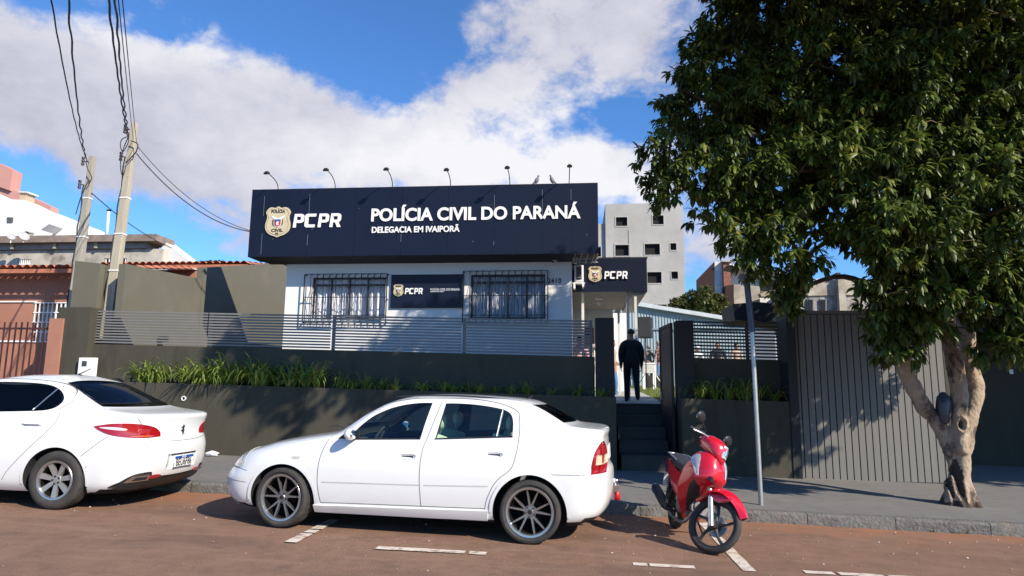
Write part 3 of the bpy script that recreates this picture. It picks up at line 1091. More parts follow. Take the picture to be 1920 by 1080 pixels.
for px_, yy in ((1093, .25), (1177, .25), (1192, .12), (1160, 3.2)):
    p = at(px_, 600, YC + yy)
    x = p.x - CO.x
    MB().box(x - .03, x + .03, yy - .03, yy + .03, 0, cz0 + .018 if yy < 3 else cz0 - .01).build('post', mat('white_post', (0.6, 0.59, 0.57), .5), can)
p, q = at(1133, 523, YC - .03), at(1177, 508.5, YC - .03)
block_letters('letter_block', q.z - p.z, q.x - p.x, M_white, can, p - CO, .03)
p, q = at(1116, 529, YC - .03), at(1116, 499, YC - .03)
badge('emblem', q.z - p.z, can, p - CO, depth=.02)
p = at(1124, 572, YC + 1.2)
o = empty('ceiling_lamp', (p.x, YC + 1.2, CO.z + cz0 + .02), 0, 'small white lamp hanging under the navy entrance canopy', 'lamp')
mb = MB().lathe([(.0, 0), (.10, 0), (.10, -.02), (.03, -.04), (.035, -.09), (.05, -.12), (.03, -.17), (0, -.18)], 16, 'z')
mb.build('lamp_body', M_white, o, smooth=True, angle=40)
# lit annexe wall at the end of the passage
p, q = at(1098, 588, 19.4), at(1176, 700, 19.4)
annex = empty('annexe', (.6, 19.4, 1.28), 0, 'white annexe wall at the back of the entrance passage', 'building')
MB().box(WR - .6, 1.0 - .6, 0, .2, 0, 3.0).build('wall', M_white_wall, annex)
MB().box(1.0 - .6, 1.55 - .6, 2, 2.2, 0, 2.7).build('rear_wall', M_white_wall, annex)
MB().box(WR + .25 - .6, .45 - .6, -.02, -.001, 0, 2.05).build('door', mat('brown_door', (.12, .07, .045), .6), annex)
# ================================================================ front wall, fence, planter, gate
fz = lambda x, z0: z0 - 0.021 * x          # walls step down with the street


def sloped_block(mb, x0, x1, y0, y1, zb, zt, mi=0, base=None):
    """Box whose top (and bottom) follow the street's fall."""
    za, zc = fz(x0, zb), fz(x1, zb)
    if base is not None:
        za = zc = base
    mb.add([(x0, y0, za), (x1, y0, zc), (x0, y1, za), (x1, y1, zc), (x0, y0, fz(x0, zt)), (x1, y0, fz(x1, zt)), (x0, y1, fz(x0, zt)), (x1, y1, fz(x1, zt))],
           [(0, 2, 3, 1), (4, 5, 7, 6), (0, 1, 5, 4), (2, 6, 7, 3), (0, 4, 6, 2), (1, 3, 7, 5)], mi)


YW, YU = 12.15, 12.62
XL = at(166, 620, YU).x
# left run
fw_l = empty('front_wall', (-4.5, YW, 0), 0, 'long olive front wall with a planting ledge, left of the steps', 'wall', )
O = Vector(fw_l.location)
mb = MB()
sloped_block(mb, -9.42, .66, YW, YW + .15, 0, 1.43, base=-.15)
sloped_block(mb, -9.42, .66, YW + .151, YU - .001, 0, 1.36, base=-.15)
for v in range(len(mb.v)):
    mb.v[v] = tuple(Vector(mb.v[v]) - O)
mb.build('ledge_wall', M_olive, fw_l)
mb = MB()
zL = at(165, 648, YU).z + .021 * at(165, 648, YU).x
zR = at(1110, 665, YU).z + .021 * at(1110, 665, YU).x
ZU = (zL + zR) / 2
sloped_block(mb, XL, at(1115, 660, YU).x, YU, YU + .15, 0, ZU, base=-.1)
for v in range(len(mb.v)):
    mb.v[v] = tuple(Vector(mb.v[v]) - O)
mb.build('upper_wall', M_olive, fw_l)
tp = at(160, 575, YU)
mb = MB().box(at(104, 640, YW + .3).x - O.x, at(164, 640, YW + .3).x - O.x, .3, .62, -.1, at(135, 576, YW + .3).z)
mb.build('end_pier', M_olive, fw_l)
mb = MB()
px0, px1 = at(1116, 640, YU).x, at(1151, 640, YU).x
mb.box(px0 - O.x + .002, px1 - O.x, YU - YW - .12, YU - YW + .22, -.1, at(1130, 596, YU - .1).z)
mb.build('gate_pillar', M_graphite, fw_l)
for px_ in (345,):
    p = at(px_, 747, YW)
    MB().lathe([(.045, 0), (.045, -.02), (.03, -.02), (.03, .0)], 20, 'y', p - O).build('drain_pipe', M_white_wall, fw_l, smooth=True, angle=40)
    MB().lathe([(.0, -.004), (.03, -.004), (.03, -.001)], 20, 'y', p - O).build('drain_hole', M_dark, fw_l)
mb = MB().sheet(lambda u, v: (lerp(-9.3, .6, u), lerp(YW + .16, YU - .01, v), fz(lerp(-9.3, .6, u), 1.385) + .02 * noise.noise(Vector((u * 60, v * 4, 0)))), 120, 4)
tag(mb.build('planter_soil', M_soil, smooth=True), kind='structure')

# electricity meter box
p, q = at(150, 706, YW + .28), at(183, 671, YW + .28)
o = empty('meter_box', (p.x, YW + .2, p.z - .1), 0, 'white electricity meter box on the olive wall above the parked sedan', 'meter box')
w, h = q.x - p.x, q.z - p.z + .1
MB().box(0, w, 0, .1, 0, h).build('box', M_white_wall, o, bevel=.006)
MB().box(.012, w - .012, -.012, -.001, .03, h - .02).build('door', M_white_wall, o, bevel=.003)
MB().box(w * .26, w * .56, -.018, -.0125, h * .64, h * .86).build('window', mat('meter_glass', (.05, .05, .05), .2), o)

# slatted steel fence sections on the wall
ZF = (at(168, 582, YU).z + .021 * at(168, 582, YU).x + at(1110, 599, YU).z + .021 * at(1110, 599, YU).x) / 2


def fence_section(x0, x1, y, zt, zb, nbar, label, m, group, posts, lean=0):
    o = empty('slatted_fence', ((x0 + x1) / 2, y, fz((x0 + x1) / 2, zb)), 0, label, 'fence', group)
    F = Vector(o.location)
    for k in range(nbar):
        z = lerp(zb + .045, zt, k / (nbar - 1))
        mb = MB()
        a, b = fz(x0, z), fz(x1, z)
        t = .0155
        mb.add([(x0, y - .015, a - t), (x1, y - .015, b - t), (x0, y + .02, a - t), (x1, y + .02, b - t), (x0, y - .015, a + t), (x1, y - .015, b + t), (x0, y + .02, a + t), (x1, y + .02, b + t)],
               [(0, 2, 3, 1), (4, 5, 7, 6), (0, 1, 5, 4), (2, 6, 7, 3), (0, 4, 6, 2), (1, 3, 7, 5)])
        mb.v = [tuple(Vector(v) - F) for v in mb.v]
        mb.build('rail', m, o)
    for x in posts:
        MB().box(x - .028 - F.x, x + .028 - F.x, .021, .07, -.02, fz(x, zt) - F.z + .02).build('post', m, o)
    return o


fx = [at(168, 600, YU).x, at(388, 600, YU).x, at(620, 620, YU).x, at(866, 630, YU).x, at(1113, 630, YU).x]
YF = YU + .05
fence_labels = ['grey slatted fence section at the far left by the utility pole', 'grey slatted fence section at the corner of the white building',
                'dark slatted fence section below the left window and the wall sign', 'dark slatted fence section below the right window']
for i in range(4):
    fence_section(fx[i] + .02, fx[i + 1] - .02, YF, ZF - .02, ZU, 12, fence_labels[i], M_fence, 'slatted fence sections on the front wall', [fx[i] + .03] + ([fx[4] - .05] if i == 3 else []))

# right run: pier, low wall, fence, planter
fw_r = empty('garden_wall', (2.7, YW, 0), 0, 'olive wall with a planting ledge between the steps and the grey gate', 'wall')
O = Vector(fw_r.location)
rx0, rx1 = 1.78, at(1483, 800, YW).x
mb = MB()
sloped_block(mb, rx0, rx1, YW, YW + .15, 0, 1.44, base=-.2)
sloped_block(mb, rx0, rx1, YW + .151, YU - .001, 0, 1.37, base=-.2)
mb.v = [tuple(Vector(v) - O) for v in mb.v]
mb.build('ledge_wall', M_olive, fw_r)
ZUr = at(1390, 673, YU).z + .021 * at(1390, 673, YU).x
mb = MB()
gp0, gp1 = at(1267, 640, YU).x, at(1299, 640, YU).x
sloped_block(mb, gp1, rx1 + .02, YU, YU + .15, 0, ZUr, base=-.1)
mb.v = [tuple(Vector(v) - O) for v in mb.v]
mb.build('upper_wall', M_olive, fw_r)
MB().box(gp0 - O.x, gp1 - O.x, YU - YW - .12, YU - YW + .22, -.15, at(1280, 601, YU - .1).z).build('gate_pillar', M_graphite, fw_r)
MB().box(rx1 + .003 - O.x, rx1 + .15 - O.x, -.02, .6, -.2, at(1483, 588, YW).z).build('gate_post', M_graphite, fw_r)
mb = MB().sheet(lambda u, v: (lerp(rx0 + .3, rx1, u), lerp(YW + .16, YU - .01, v), fz(lerp(rx0, rx1, u), 1.395) + .02 * noise.noise(Vector((u * 20, v * 4, 7)))), 30, 4)
tag(mb.build('planter_soil', M_soil, smooth=True), kind='structure')
ZFr = at(1390, 605, YU).z + .021 * at(1390, 605, YU).x
fence_section(gp1 + .01, rx1 + .0, YF, ZFr, ZUr, 11, 'shade-darkened slatted fence section between the gate pillar and the grey gate', M_fence_shaded, 'slatted fence sections on the front wall', [at(1402, 620, YU).x])

# pedestrian gate leaf, swung open
o = empty('pedestrian_gate', (1.71, YU + .02, .42), R(5), 'narrow dark gate leaf standing open beside the right pillar of the steps', 'gate')
zt = at(1264, 605, YU).z - .42
mb = MB()
mb.box(-.025, .025, 0, .05, 0, zt).box(-.025, .025, .95, 1.0, 0, zt).box(-.024, .024, .051, .949, zt - .05, zt).box(-.024, .024, .051, .949, 0, .05)
mb.build('frame', M_black, o)
MB().box(-.008, .008, .051, .949, .051, zt - .051).build('sheet', mat('gate_sheet', (.022, .024, .032), .5), o)
MB().box(-.05, -.026, .86, .9, .95, 1.1).build('handle', M_steel, o)

# sliding driveway gate
g0, g1 = at(1490, 750, YW + .12).x, 6.22
GZ0, GZ1 = .045, at(1500, 589, YW + .12).z
gate = empty('driveway_gate', (g0, YW + .12, GZ0), 0, 'wide grey metal driveway gate of vertical strips behind the street tree', 'gate')
mb = MB()
mb.box(0, g1 - g0, .012, .04, 0, GZ1 - GZ0, 1)
pitch = .113
n = int((g1 - g0) / pitch)
for k in range(n):
    x = k * pitch
    mb.prism([(x + .006, 0.011), (x + .009, -.004), (x + pitch - .009, -.004), (x + pitch - .006, .011)], .015, GZ1 - GZ0 - .01, 'z')
mb.build('panel', [M_gate, M_dark], gate)
MB().box(-.01, g1 - g0, -.012, .045, GZ1 - GZ0 + .001, GZ1 - GZ0 + .06).build('top_rail', M_gate, gate)
MB().box(-.01, g1 - g0, -.01, .045, -.03, .012).build('track', M_graphite, gate)

# neighbour's driveway wall at the right
nb = empty('driveway_wall', (9.3, 15.7, 0), 0, 'dark olive wall at the back of the shaded driveway right of the tree', 'wall')
MB().box(-3.0, 4, 0, .2, -.3, 3.4).build('rear_run', M_olive, nb)
MB().box(-3.06, -2.86, -3.3, -.01, -.3, 2.9).build('side_run', M_olive, nb)
p = at(1893, 697, 15.7)
MB().box(p.x - 9.3 - .04, p.x - 9.3 + .04, -.06, -.001, p.z - .05, p.z + .05).build('outlet_box', M_steel, nb)
p0, p1 = at(1376, 569, 14.8), at(1930, 596, 14.8)
car_port = empty('carport_roof', (6.5, 14.8, 2.2), 0, 'dark metal carport roof edge behind the grey driveway gate', 'roof')
mb = MB()
pp = [at(x, y, 14.8) for x, y in ((1374, 570), (1420, 566), (1480, 572), (1515, 588), (1600, 592), (1930, 600))]
pb = [at(x, y, 14.8) for x, y in ((1378, 600), (1930, 640))]
poly = [(v.x - 6.5, v.z - 2.2) for v in pp] + [(pb[1].x - 6.5, pb[1].z - 2.2), (pb[0].x - 6.5, pb[0].z - 2.2)]
mb.prism(poly, 0, 1.2, 'y')
mb.build('roof_sheet', mat('dark_roof_metal', (.014, .0135, .015), .7, .2, 2), car_port)
mb = MB()
for x in (-1.2, 4.8):
    mb.box(x - .05, x + .05, .5, .6, -1.0, .15)
mb.build('post', M_graphite, car_port)

# ================================================================ parking sign post
o = empty('sign_post', (2.306, 9.194, slope(2.3) + .15), 0, 'leaning two-tone steel post with small round discs at its top, on the pavement', 'sign post')
O = Vector(o.location)
tp, md = at(1400, 527, 9.194) - O, at(1410, 620, 9.194) - O
MB().tube([(0, 0, -.02), md], .029, 14).build('pole', M_steel, o, smooth=True, angle=40)
MB().tube([md - Vector((0, 0, .02)), tp], .040, 14).build('sleeve', mat('blue_grey_sleeve', (.045, .05, .07), .4, .1), o, smooth=True, angle=40)
for dx, dz, rr in ((-.055, .05, .055), (.045, .03, .05)):
    c = tp + Vector((dx, .0, dz))
    MB().lathe([(0, -.006), (rr, -.006), (rr, .006), (0, .006)], 22, 'y', c).build('disc', mat('frosted_disc', (.30, .31, .32), .35), o, smooth=True, angle=40)
MB().box(tp.x - .03, tp.x + .03, -.02, .02, tp.z, tp.z + .035).build('cap', M_graphite, o)

# ================================================================ left neighbour
M_salmon = mat('salmon_paint', (0.34, 0.15, 0.10), .85, .06, 1.2, .1, 50, col2=(.40, .19, .13), c2scale=.8)
M_maroon = mat('maroon_metal', (.06, .022, .018), .55)
YH = 15.0
h1 = empty('tiled_house', (-14, YH, 1.2), 0, 'salmon house with clay tiled roof and grilled window at the far left', 'house')
O = Vector(h1.location)
ze = at(0, 512, YH).z
wl, wr = at(62, 600, YH), at(126, 600, YH)
wz0, wz1 = at(62, 641, YH).z, at(80, 568, YH).z
mb = MB()
x_l, x_r = -22, -10.9
for xa, xb, za, zb in ((x_l, wl.x, .6, ze), (wr.x, x_r, .6, ze), (wl.x, wr.x, .6, wz0), (wl.x, wr.x, wz1, ze)):
    mb.box(xa - O.x, xb - O.x, 0, .2, za - O.z, zb - O.z)
mb.box(x_l - O.x, x_r - O.x, 6, 6.2, -.6, ze - O.z).box(x_r - .2 - O.x, x_r - O.x, .201, 6, -.6, ze - O.z)
mb.build('wall', M_salmon, h1)
mb = MB()
zt1, zt2 = at(0, 640, YH).z, at(0, 566, YH).z
mb.box(x_l - O.x, wl.x - .0 - O.x, -.03, -.001, zt1 - .02 - O.z, zt1 + .02 - O.z)
mb.box(x_l - O.x, wl.x + .05 - O.x, -.03, -.001, zt2 - .015 - O.z, zt2 + .015 - O.z)
mb.build('trim', M_white_wall, h1)
mb = MB()
mb.box(wl.x - O.x, wr.x - O.x, .15, .18, wz0 - O.z, wz1 - O.z)
hw = mb.build('window', mat('dull_curtain', (.26, .25, .24), .8, .3, 6, stretch=(8, 8, 1)), h1)
mb = MB()
for k in range(8):
    x = lerp(wl.x, wr.x, (k + .3) / 8) - O.x
    mb.box(x - .012, x + .012, -.02, .005, wz0 - O.z, wz1 - O.z)
for k in range(5):
    z = lerp(wz0, wz1, k / 4) - O.z
    mb.box(wl.x - O.x, wr.x - O.x, -.027, -.021, z - .012, z + .012)
mb.build('window_grille', M_white_wall, hw)


def tile_roof(x0, x1, y0, y1, z0, z1, m, parent, O):
    """Clay tiles: rounded rows running up the slope."""
    mb = MB()
    n = int((x1 - x0) / .2)
    rows = int(math.hypot(y1 - y0, z1 - z0) / .36) + 1
    for r_ in range(rows):
        def fn(u, v, r_=r_):
            x = lerp(x0, x1, u)
            t = (r_ + v * 1.08) / rows
            w = abs(math.sin(u * math.pi * n))
            return (x - O.x, lerp(y0, y1, t) - O.y, lerp(z0, z1, t) - O.z + .07 * w + .028 * (1 - v))
        mb.sheet(fn, n * 5, 1)
    mb.box(x0 - O.x, x1 - O.x, y0 + .02 - O.y, y0 + .05 - O.y, z0 - .10 - O.z, z0 - .005 - O.z)
    return mb.build('roof', m, parent, fix=False)


tile_roof(-22, -10.75, YH - .55, YH + 3.0, ze + .0, ze + .62, M_tile, h1, O)
MB().box(-22 - O.x, -10.8 - O.x, 3.0, 3.3, ze - O.z - .5, ze + .6 - O.z).build('ridge_wall', M_salmon, h1)
# second roof beyond the boundary wall
h2 = empty('rear_house', (-10.3, 18.5, 1.2), 0, 'house with a red clay tiled roof seen over the olive boundary wall', 'house')
O = Vector(h2.location)
zr = at(400, 499, 18.5).z
tile_roof(at(200, 499, 18.5).x, -9.4, 18.2, 20.2, zr, zr + .28, M_tile, h2, O)
MB().box(-13 - O.x, -9.4 - O.x, .2, 3, -.2, zr - .06 - O.z).build('wall', M_salmon, h2)

gt = empty('railing_gate', (-12.3, 12.55, 0), 0, 'maroon railing of thin upright bars in front of the salmon house', 'gate')
O = Vector(gt.location)
z0_, z1_ = 0.35, at(40, 604, 12.55).z
xg0, xg1 = -16.0, at(97, 640, 12.55).x
k = 0
x = xg1 - .06
mb = MB()
nbar = 0
while x > xg0:
    MB().box(x - .011 - O.x, x + .011 - O.x, -.011, .011, z0_, z1_).build('bar', M_maroon, gt)
    x -= .125
    nbar += 1
mb = MB()
for z in (z1_ - .13, z0_ + .1):
    mb.box(xg0 - O.x, xg1 - O.x, -.02, -.0115, z - .02, z + .02)
mb.build('cross_rail', M_maroon, gt)
xp0, xp1 = at(97, 640, 12.5).x, at(119, 640, 12.5).x
tag(MB().box(-.14, .14, -.1, .2, -.2, at(108, 598, 12.5).z).build('gate_pier', M_salmon, None, ((xp0 + xp1) / 2, 12.5, 0)), 'salmon painted pier between the maroon railing and the olive wall', 'pier')

# olive boundary wall running back beside the station
XS = -9.2
bw = empty('boundary_wall', (XS, 15, 1.2), 0, 'tall olive boundary wall running back between the tiled house and the station', 'wall')
O = Vector(bw.location)
ya, yb_, yc = max(12.8, at_x(236, 500, XS).y), at_x(379, 520, XS).y, at_x(560, 500, XS).y
za_, zb_ = at_x(245, 497, XS).z, at_x(378, 523, XS).z
mb = MB()
mb.prism([(ya, 1.0), (yb_, 1.0), (yb_, zb_), (ya, za_)], XS - .15, XS, 'x')
mb.prism([(yb_ + .002, 1.0), (yc, 1.0), (yc, at_x(560, 491.5, XS).z), (yb_ + .002, at_x(381, 502, XS).z)], XS - .15, XS + .03, 'x')
mb.v = [tuple(Vector(v) - O) for v in mb.v]
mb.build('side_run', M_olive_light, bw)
a, b = at(141, 489, 12.9), at(188, 494, 12.9)
mb = MB()
mb.prism([(a.x, 1.0), (b.x, 1.0), (b.x, b.z), (a.x, a.z)], 12.9, 13.05, 'y')
mb.v = [tuple(Vector(v) - O) for v in mb.v]
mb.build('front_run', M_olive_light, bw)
a, b = at(188, 494, 12.95), at(199, 495, 13.2)
mb = MB()
a2 = at(201, 495, 13.2)
mb.box(b.x - .25, XS - .155, 13.2, 13.3, 1.0, at(230, 497, 13.2).z)
mb.v = [tuple(Vector(v) - O) for v in mb.v]
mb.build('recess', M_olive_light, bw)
tag(MB().box(0, .18, 0, .1, 0, .12).build('outlet_box', M_black, None, at_x(296, 641, XS + .05)), 'small black outlet box low on the olive boundary wall behind the slatted fence', 'outlet box')

# ================================================================ utility poles and wires
M_pole = mat('weathered_pole', (.40, .355, .275), .85, .12, 3, .3, 20, stretch=(6, 6, .5))
M_pole2 = mat('grey_pole', (.33, .30, .25), .9, .18, 4, .4, 14, stretch=(6, 6, .6))


def pole(b, t, w0, w1, m, label, fit):
    o = empty('utility_pole', b, 0, label, 'utility pole', 'utility poles')
    d = t - b
    mb = MB()
    k = 8
    for i in range(k):
        p, q = d * (i / k), d * ((i + 1) / k)
        a, c = lerp(w0, w1, i / k) / 2, lerp(w0, w1, (i + 1) / k) / 2
        mb.add([p + Vector((sx * a, sy * a * .8, 0)) for sx, sy in ((-1, -1), (1, -1), (1, 1), (-1, 1))] + [q + Vector((sx * c, sy * c * .8, 0)) for sx, sy in ((-1, -1), (1, -1), (1, 1), (-1, 1))],
               [(0, 1, 5, 4), (1, 2, 6, 5), (2, 3, 7, 6), (3, 0, 4, 7)] + ([(3, 2, 1, 0)] if i == 0 else []) + ([(4, 5, 6, 7)] if i == k - 1 else []))
    mb.build('shaft', m, o, bevel=.012)
    for f in fit:
        c = d * f
        w = lerp(w0, w1, f) / 2 + .008
        MB().box(c.x - w, c.x + w, -w * .85, w * .85, c.z - .014, c.z + .014).build('strap', M_white_wall, o)
    for f in (.97, .86):
        c = d * f
        w = lerp(w0, w1, f) / 2
        mb = MB()
        mb.tube([(c.x - w, -w * .8, c.z), (c.x - w - .09, -w * .8 - .08, c.z)], .012, 6)
        for dz in (-.07, 0, .07):
            mb.lathe([(0, -.03), (.028, -.03), (.036, -.01), (.028, .01), (.036, .02), (0, .03)], 10, 'z', (c.x - w - .07, -w * .8 - .06, c.z + dz))
        mb.build('insulator', mat('brown_insulator', (.05, .035, .03), .3), o, smooth=True, angle=50)
    cable = [(d * f) + Vector((-lerp(w0, w1, f) / 2 - .012, -.06 * (1 + .4 * math.sin(f * 40)), 0)) for f in [0.02 + .04 * i for i in range(22)]]
    MB().tube(cable, .014, 6).build('conduit_cable', M_wire, o, smooth=True)
    return o, d


YP2 = 13.25
b2, t2 = at(196, 648, YP2), at(253.5, 231, YP2)
b2.z -= .8
pole(b2, t2, .235, .125, M_pole, 'taller pale utility pole behind the slatted fence, nearer the station', (.42, .56, .70))
YP1 = 13.6
b1, t1 = at(133, 600, YP1), at(174, 293, YP1)
b1.z -= 1.2
pole(b1, t1, .21, .12, M_pole2, 'shorter grey weathered utility pole beside the salmon house', (.62, .8))


def wire(a, b, sag, label, rad=.009, twist=0.0, n=26, seed=0, cat='wire'):
    pts = []
    for i in range(n + 1):
        t = i / n
        p = lerp(a, b, t) - Vector((0, 0, sag * 4 * t * (1 - t)))
        if twist:
            p += Vector((math.sin(t * 70 + seed), math.cos(t * 63 + seed), math.sin(t * 58 + 2 * seed))) * twist
        pts.append(p - a)
    o = MB().tube(pts, rad, 6).build('overhead_wire', M_wire, None, a, smooth=True)
    return tag(o, label, cat, 'overhead wires')


wa = at(240, 258, YP2 - .15)
wire(wa, at(196, -60, 5.2), .10, 'twisted black cable rising from the taller pole out of the frame, leftmost of its bundle', .013, .007, 60)
wire(at(242, 256, YP2 - .15), at(212, -60, 5.2), .16, 'thick wavy black cable rising from the taller pole, second from the left of its bundle', .012, .009, 60, 3)
wire(at(250, 262, YP2 - .1), at(216, -60, 5.0), .03, 'thin straight wire rising from the taller pole, third of its bundle', .006)
wire(at(256, 268, YP2 - .1), at(224, -60, 5.0), .02, 'thin straight wire rising from the taller pole, rightmost of its bundle', .006)
wire(at(166, 306, YP1 - .15), at(86, -60, 5.2), .22, 'thin black wire rising from the shorter pole, farther left', .009, .003, 50)
wire(at(163, 302, YP1 - .15), at(123, -60, 5.2), .22, 'twisted thicker black cable rising from the shorter pole', .011, .008, 60, 5)
wire(at(259, 276, YP2), at(468, 432, 14.6), .28, 'upper thin wire from the taller pole to the sign corner', .008)
wire(at(256, 288, YP2), at(468, 434, 14.6), .32, 'lower thicker wire from the taller pole to the sign corner', .012)
wire(at(172, 362, YP1), at(322, 465, 18.2), .12, 'single wire from the shorter pole down to the rear house roof', .010)


def hanging_loop(px_list, Y, label, rad=.010):
    pts = [at(x, y, Y) for x, y in px_list]
    a = pts[0].copy()
    o = MB().tube([p - a for p in catmull(pts, 8)], rad, 6).build('cable_loop', M_wire, None, a, smooth=True)
    tag(o, label, 'cable', 'slack cable loops on the poles')


hanging_loop([(239, 256), (228, 262), (226, 275), (231, 284), (240, 268), (241, 258)], YP2 - .14, 'small round slack cable loop high on the taller pole')
hanging_loop([(240, 258), (231, 280), (226, 305), (228, 326), (232, 327), (236, 310)], YP2 - .14, 'long hanging slack cable loop below the small one on the taller pole')
hanging_loop([(236, 306), (250, 291), (256, 283), (258, 270), (246, 264)], YP2 - .14, 'rust coloured cable crossing the top of the taller pole', .012)
hanging_loop([(165, 340), (155, 362), (147, 385), (142, 402), (150, 375), (160, 350)], YP1 - .14, 'pair of loose cable ends hanging off the shorter pole')
hanging_loop([(161, 304), (165, 318), (172, 333), (166, 345)], YP1 - .14, 'short cable jumper wrapped near the top of the shorter pole')
# ================================================================ cars
M_paint = mat('white_car_paint', (0.72, 0.72, 0.715), 0.35, 0.015, 2, coat=0.9, obj=True)
M_under = mat('car_underside', (0.012, 0.012, 0.012), 0.9, obj=True)
M_seam = mat('panel_gap', (0.10, 0.10, 0.10), 0.8)
M_trim = mat('black_trim', (0.018, 0.018, 0.019), 0.55)
M_glass_a = glass('car_glass', (0.10, 0.14, 0.14), 0.85)
M_glass_b = glass('dark_car_glass', (0.012, 0.012, 0.02), 0.25, 1.3)
M_redlamp = mat('red_lamp', (0.30, 0.005, 0.008), 0.12, 0.25, 40, coat=1.0, stretch=(1, 1, 6))
M_clearlamp = mat('pale_lamp', (0.62, 0.50, 0.36), 0.15, 0.1, 40, coat=1.0)
M_headlamp = mat('headlamp_lens', (0.52, 0.52, 0.44), 0.15, 0.2, 20, coat=1.0)
M_alloy = mat('alloy_rim', (0.52, 0.52, 0.52), 0.3, 0.05, metal=0.9)
M_alloy_d = mat('dark_rim_well', (0.006, 0.006, 0.006), 0.85, spec=.08)
M_tyre = mat('tyre_rubber', (0.030, 0.028, 0.026), 0.8, 0.2, 12, 0.3, 80, obj=True, col2=(0.075, 0.06, 0.05), c2scale=4, c2lo=.5, c2hi=.8)
M_seat = mat('seat_fabric', (0.45, 0.50, 0.36), 0.9)
M_dash = mat('dashboard', (0.03, 0.03, 0.032), 0.7)


def loft_body(T, zs, nF=9, nC=9, nS=46, barrel=0.03, inset=0.0, xclip=None):
    """Body as stacked plan slices. T: table of interpolators by height."""
    mb = MB()
    ring = []
    for z in zs:
        xf, xr, w = T['xf'](z) + inset, T['xr'](z) - inset, max(.02, T['w'](z) - inset)
        if xclip:
            xf, xr = max(xf, xclip[0]), min(xr, xclip[1])
        rxf, ryf, rxr, ryr = T['rxf'](z), min(T['ryf'](z), w * .95), T['rxr'](z), min(T['ryr'](z), w * .95)
        L_ = xr - xf
        rxf, rxr = min(rxf, L_ * .45), min(rxr, L_ * .45)
        bf, br = T['bf'](z), T['br'](z)
        half = []
        e = 2.3
        for i in range(nF):
            half.append((xf, (w - ryf) * i / nF))
        for i in range(nC):
            a = (math.pi / 2) * i / nC
            half.append((xf + rxf * (1 - math.cos(a) ** (2 / e)), w - ryf + ryf * math.sin(a) ** (2 / e)))
        for i in range(nS):
            half.append((lerp(xf + rxf, xr - rxr, i / nS), w))
        for i in range(nC):
            a = (math.pi / 2) * i / nC
            half.append((xr - rxr + rxr * math.sin(a) ** (2 / e), w - ryr + ryr * math.cos(a) ** (2 / e)))
        for i in range(nF + 1):
            half.append((xr, (w - ryr) * (1 - i / nF)))
        xm, hl = (xf + xr) / 2, max(.1, L_ / 2)
        XM, HL = T['mid']
        out = []
        for x, y in half:
            y2 = y * (1 - barrel * ((x - XM) / HL) ** 2)
            s = min(1, max(0, (x - xf) / max(.05, L_ * .5)))
            s2 = min(1, max(0, (xr - x) / max(.05, L_ * .5)))
            x2 = x + bf * (y / .85) ** 2 * (1 - s) ** 2 - br * (y / .85) ** 2 * (1 - s2) ** 2
            out.append((x2, y2))
        loop = [(x, -y) for x, y in out] + [(x, y) for x, y in reversed(out[1:-1])]
        ring.append([(x, y, z) for x, y in loop])
    n = len(ring[0])
    for r_ in ring:
        mb.v += r_
    for i in range(len(ring) - 1):
        for j in range(n):
            q = (j + 1) % n
            mb.f.append((i * n + j, i * n + q, (i + 1) * n + q, (i + 1) * n + j))
            mb.m.append(0)
    # close bottom and top with strips across the car
    for base, rev in ((0, True), ((len(ring) - 1) * n, False)):
        h = n // 2
        for i in range(h):
            a, b = i, i + 1
            c, d = (n - i - 1) % n, (n - i) % n
            f = [base + a, base + b, base + c, base + d]
            f = [v for k, v in enumerate(f) if v not in f[:k]]
            if len(f) >= 3:
                mb.f.append(tuple(reversed(f)) if rev else tuple(f))
                mb.m.append(0)
    return mb


def mesh_of(mb, name='tmp'):
    me = bpy.data.meshes.new(name)
    me.from_pydata(mb.v, [], mb.f)
    bm = bmesh.new()
    bm.from_mesh(me)
    bmesh.ops.remove_doubles(bm, verts=bm.verts, dist=1e-5)
    bmesh.ops.recalc_face_normals(bm, faces=bm.faces)
    bm.to_mesh(me)
    bm.free()
    return me


def boolean_cut(me, cutters):
    o = bpy.data.objects.new('tmp_body', me)
    COL.objects.link(o)
    cs = []
    for k in cutters:
        c = bpy.data.objects.new('tmp_cut', mesh_of(k))
        COL.objects.link(c)
        m_ = o.modifiers.new('b', 'BOOLEAN')
        m_.operation = 'DIFFERENCE'
        m_.solver = 'EXACT'
        m_.object = c
        cs.append(c)
    bpy.context.view_layer.update()
    dg = bpy.context.evaluated_depsgraph_get()
    out = bpy.data.meshes.new_from_object(o.evaluated_get(dg))
    for c in cs + [o]:
        bpy.data.objects.remove(c)
    return out


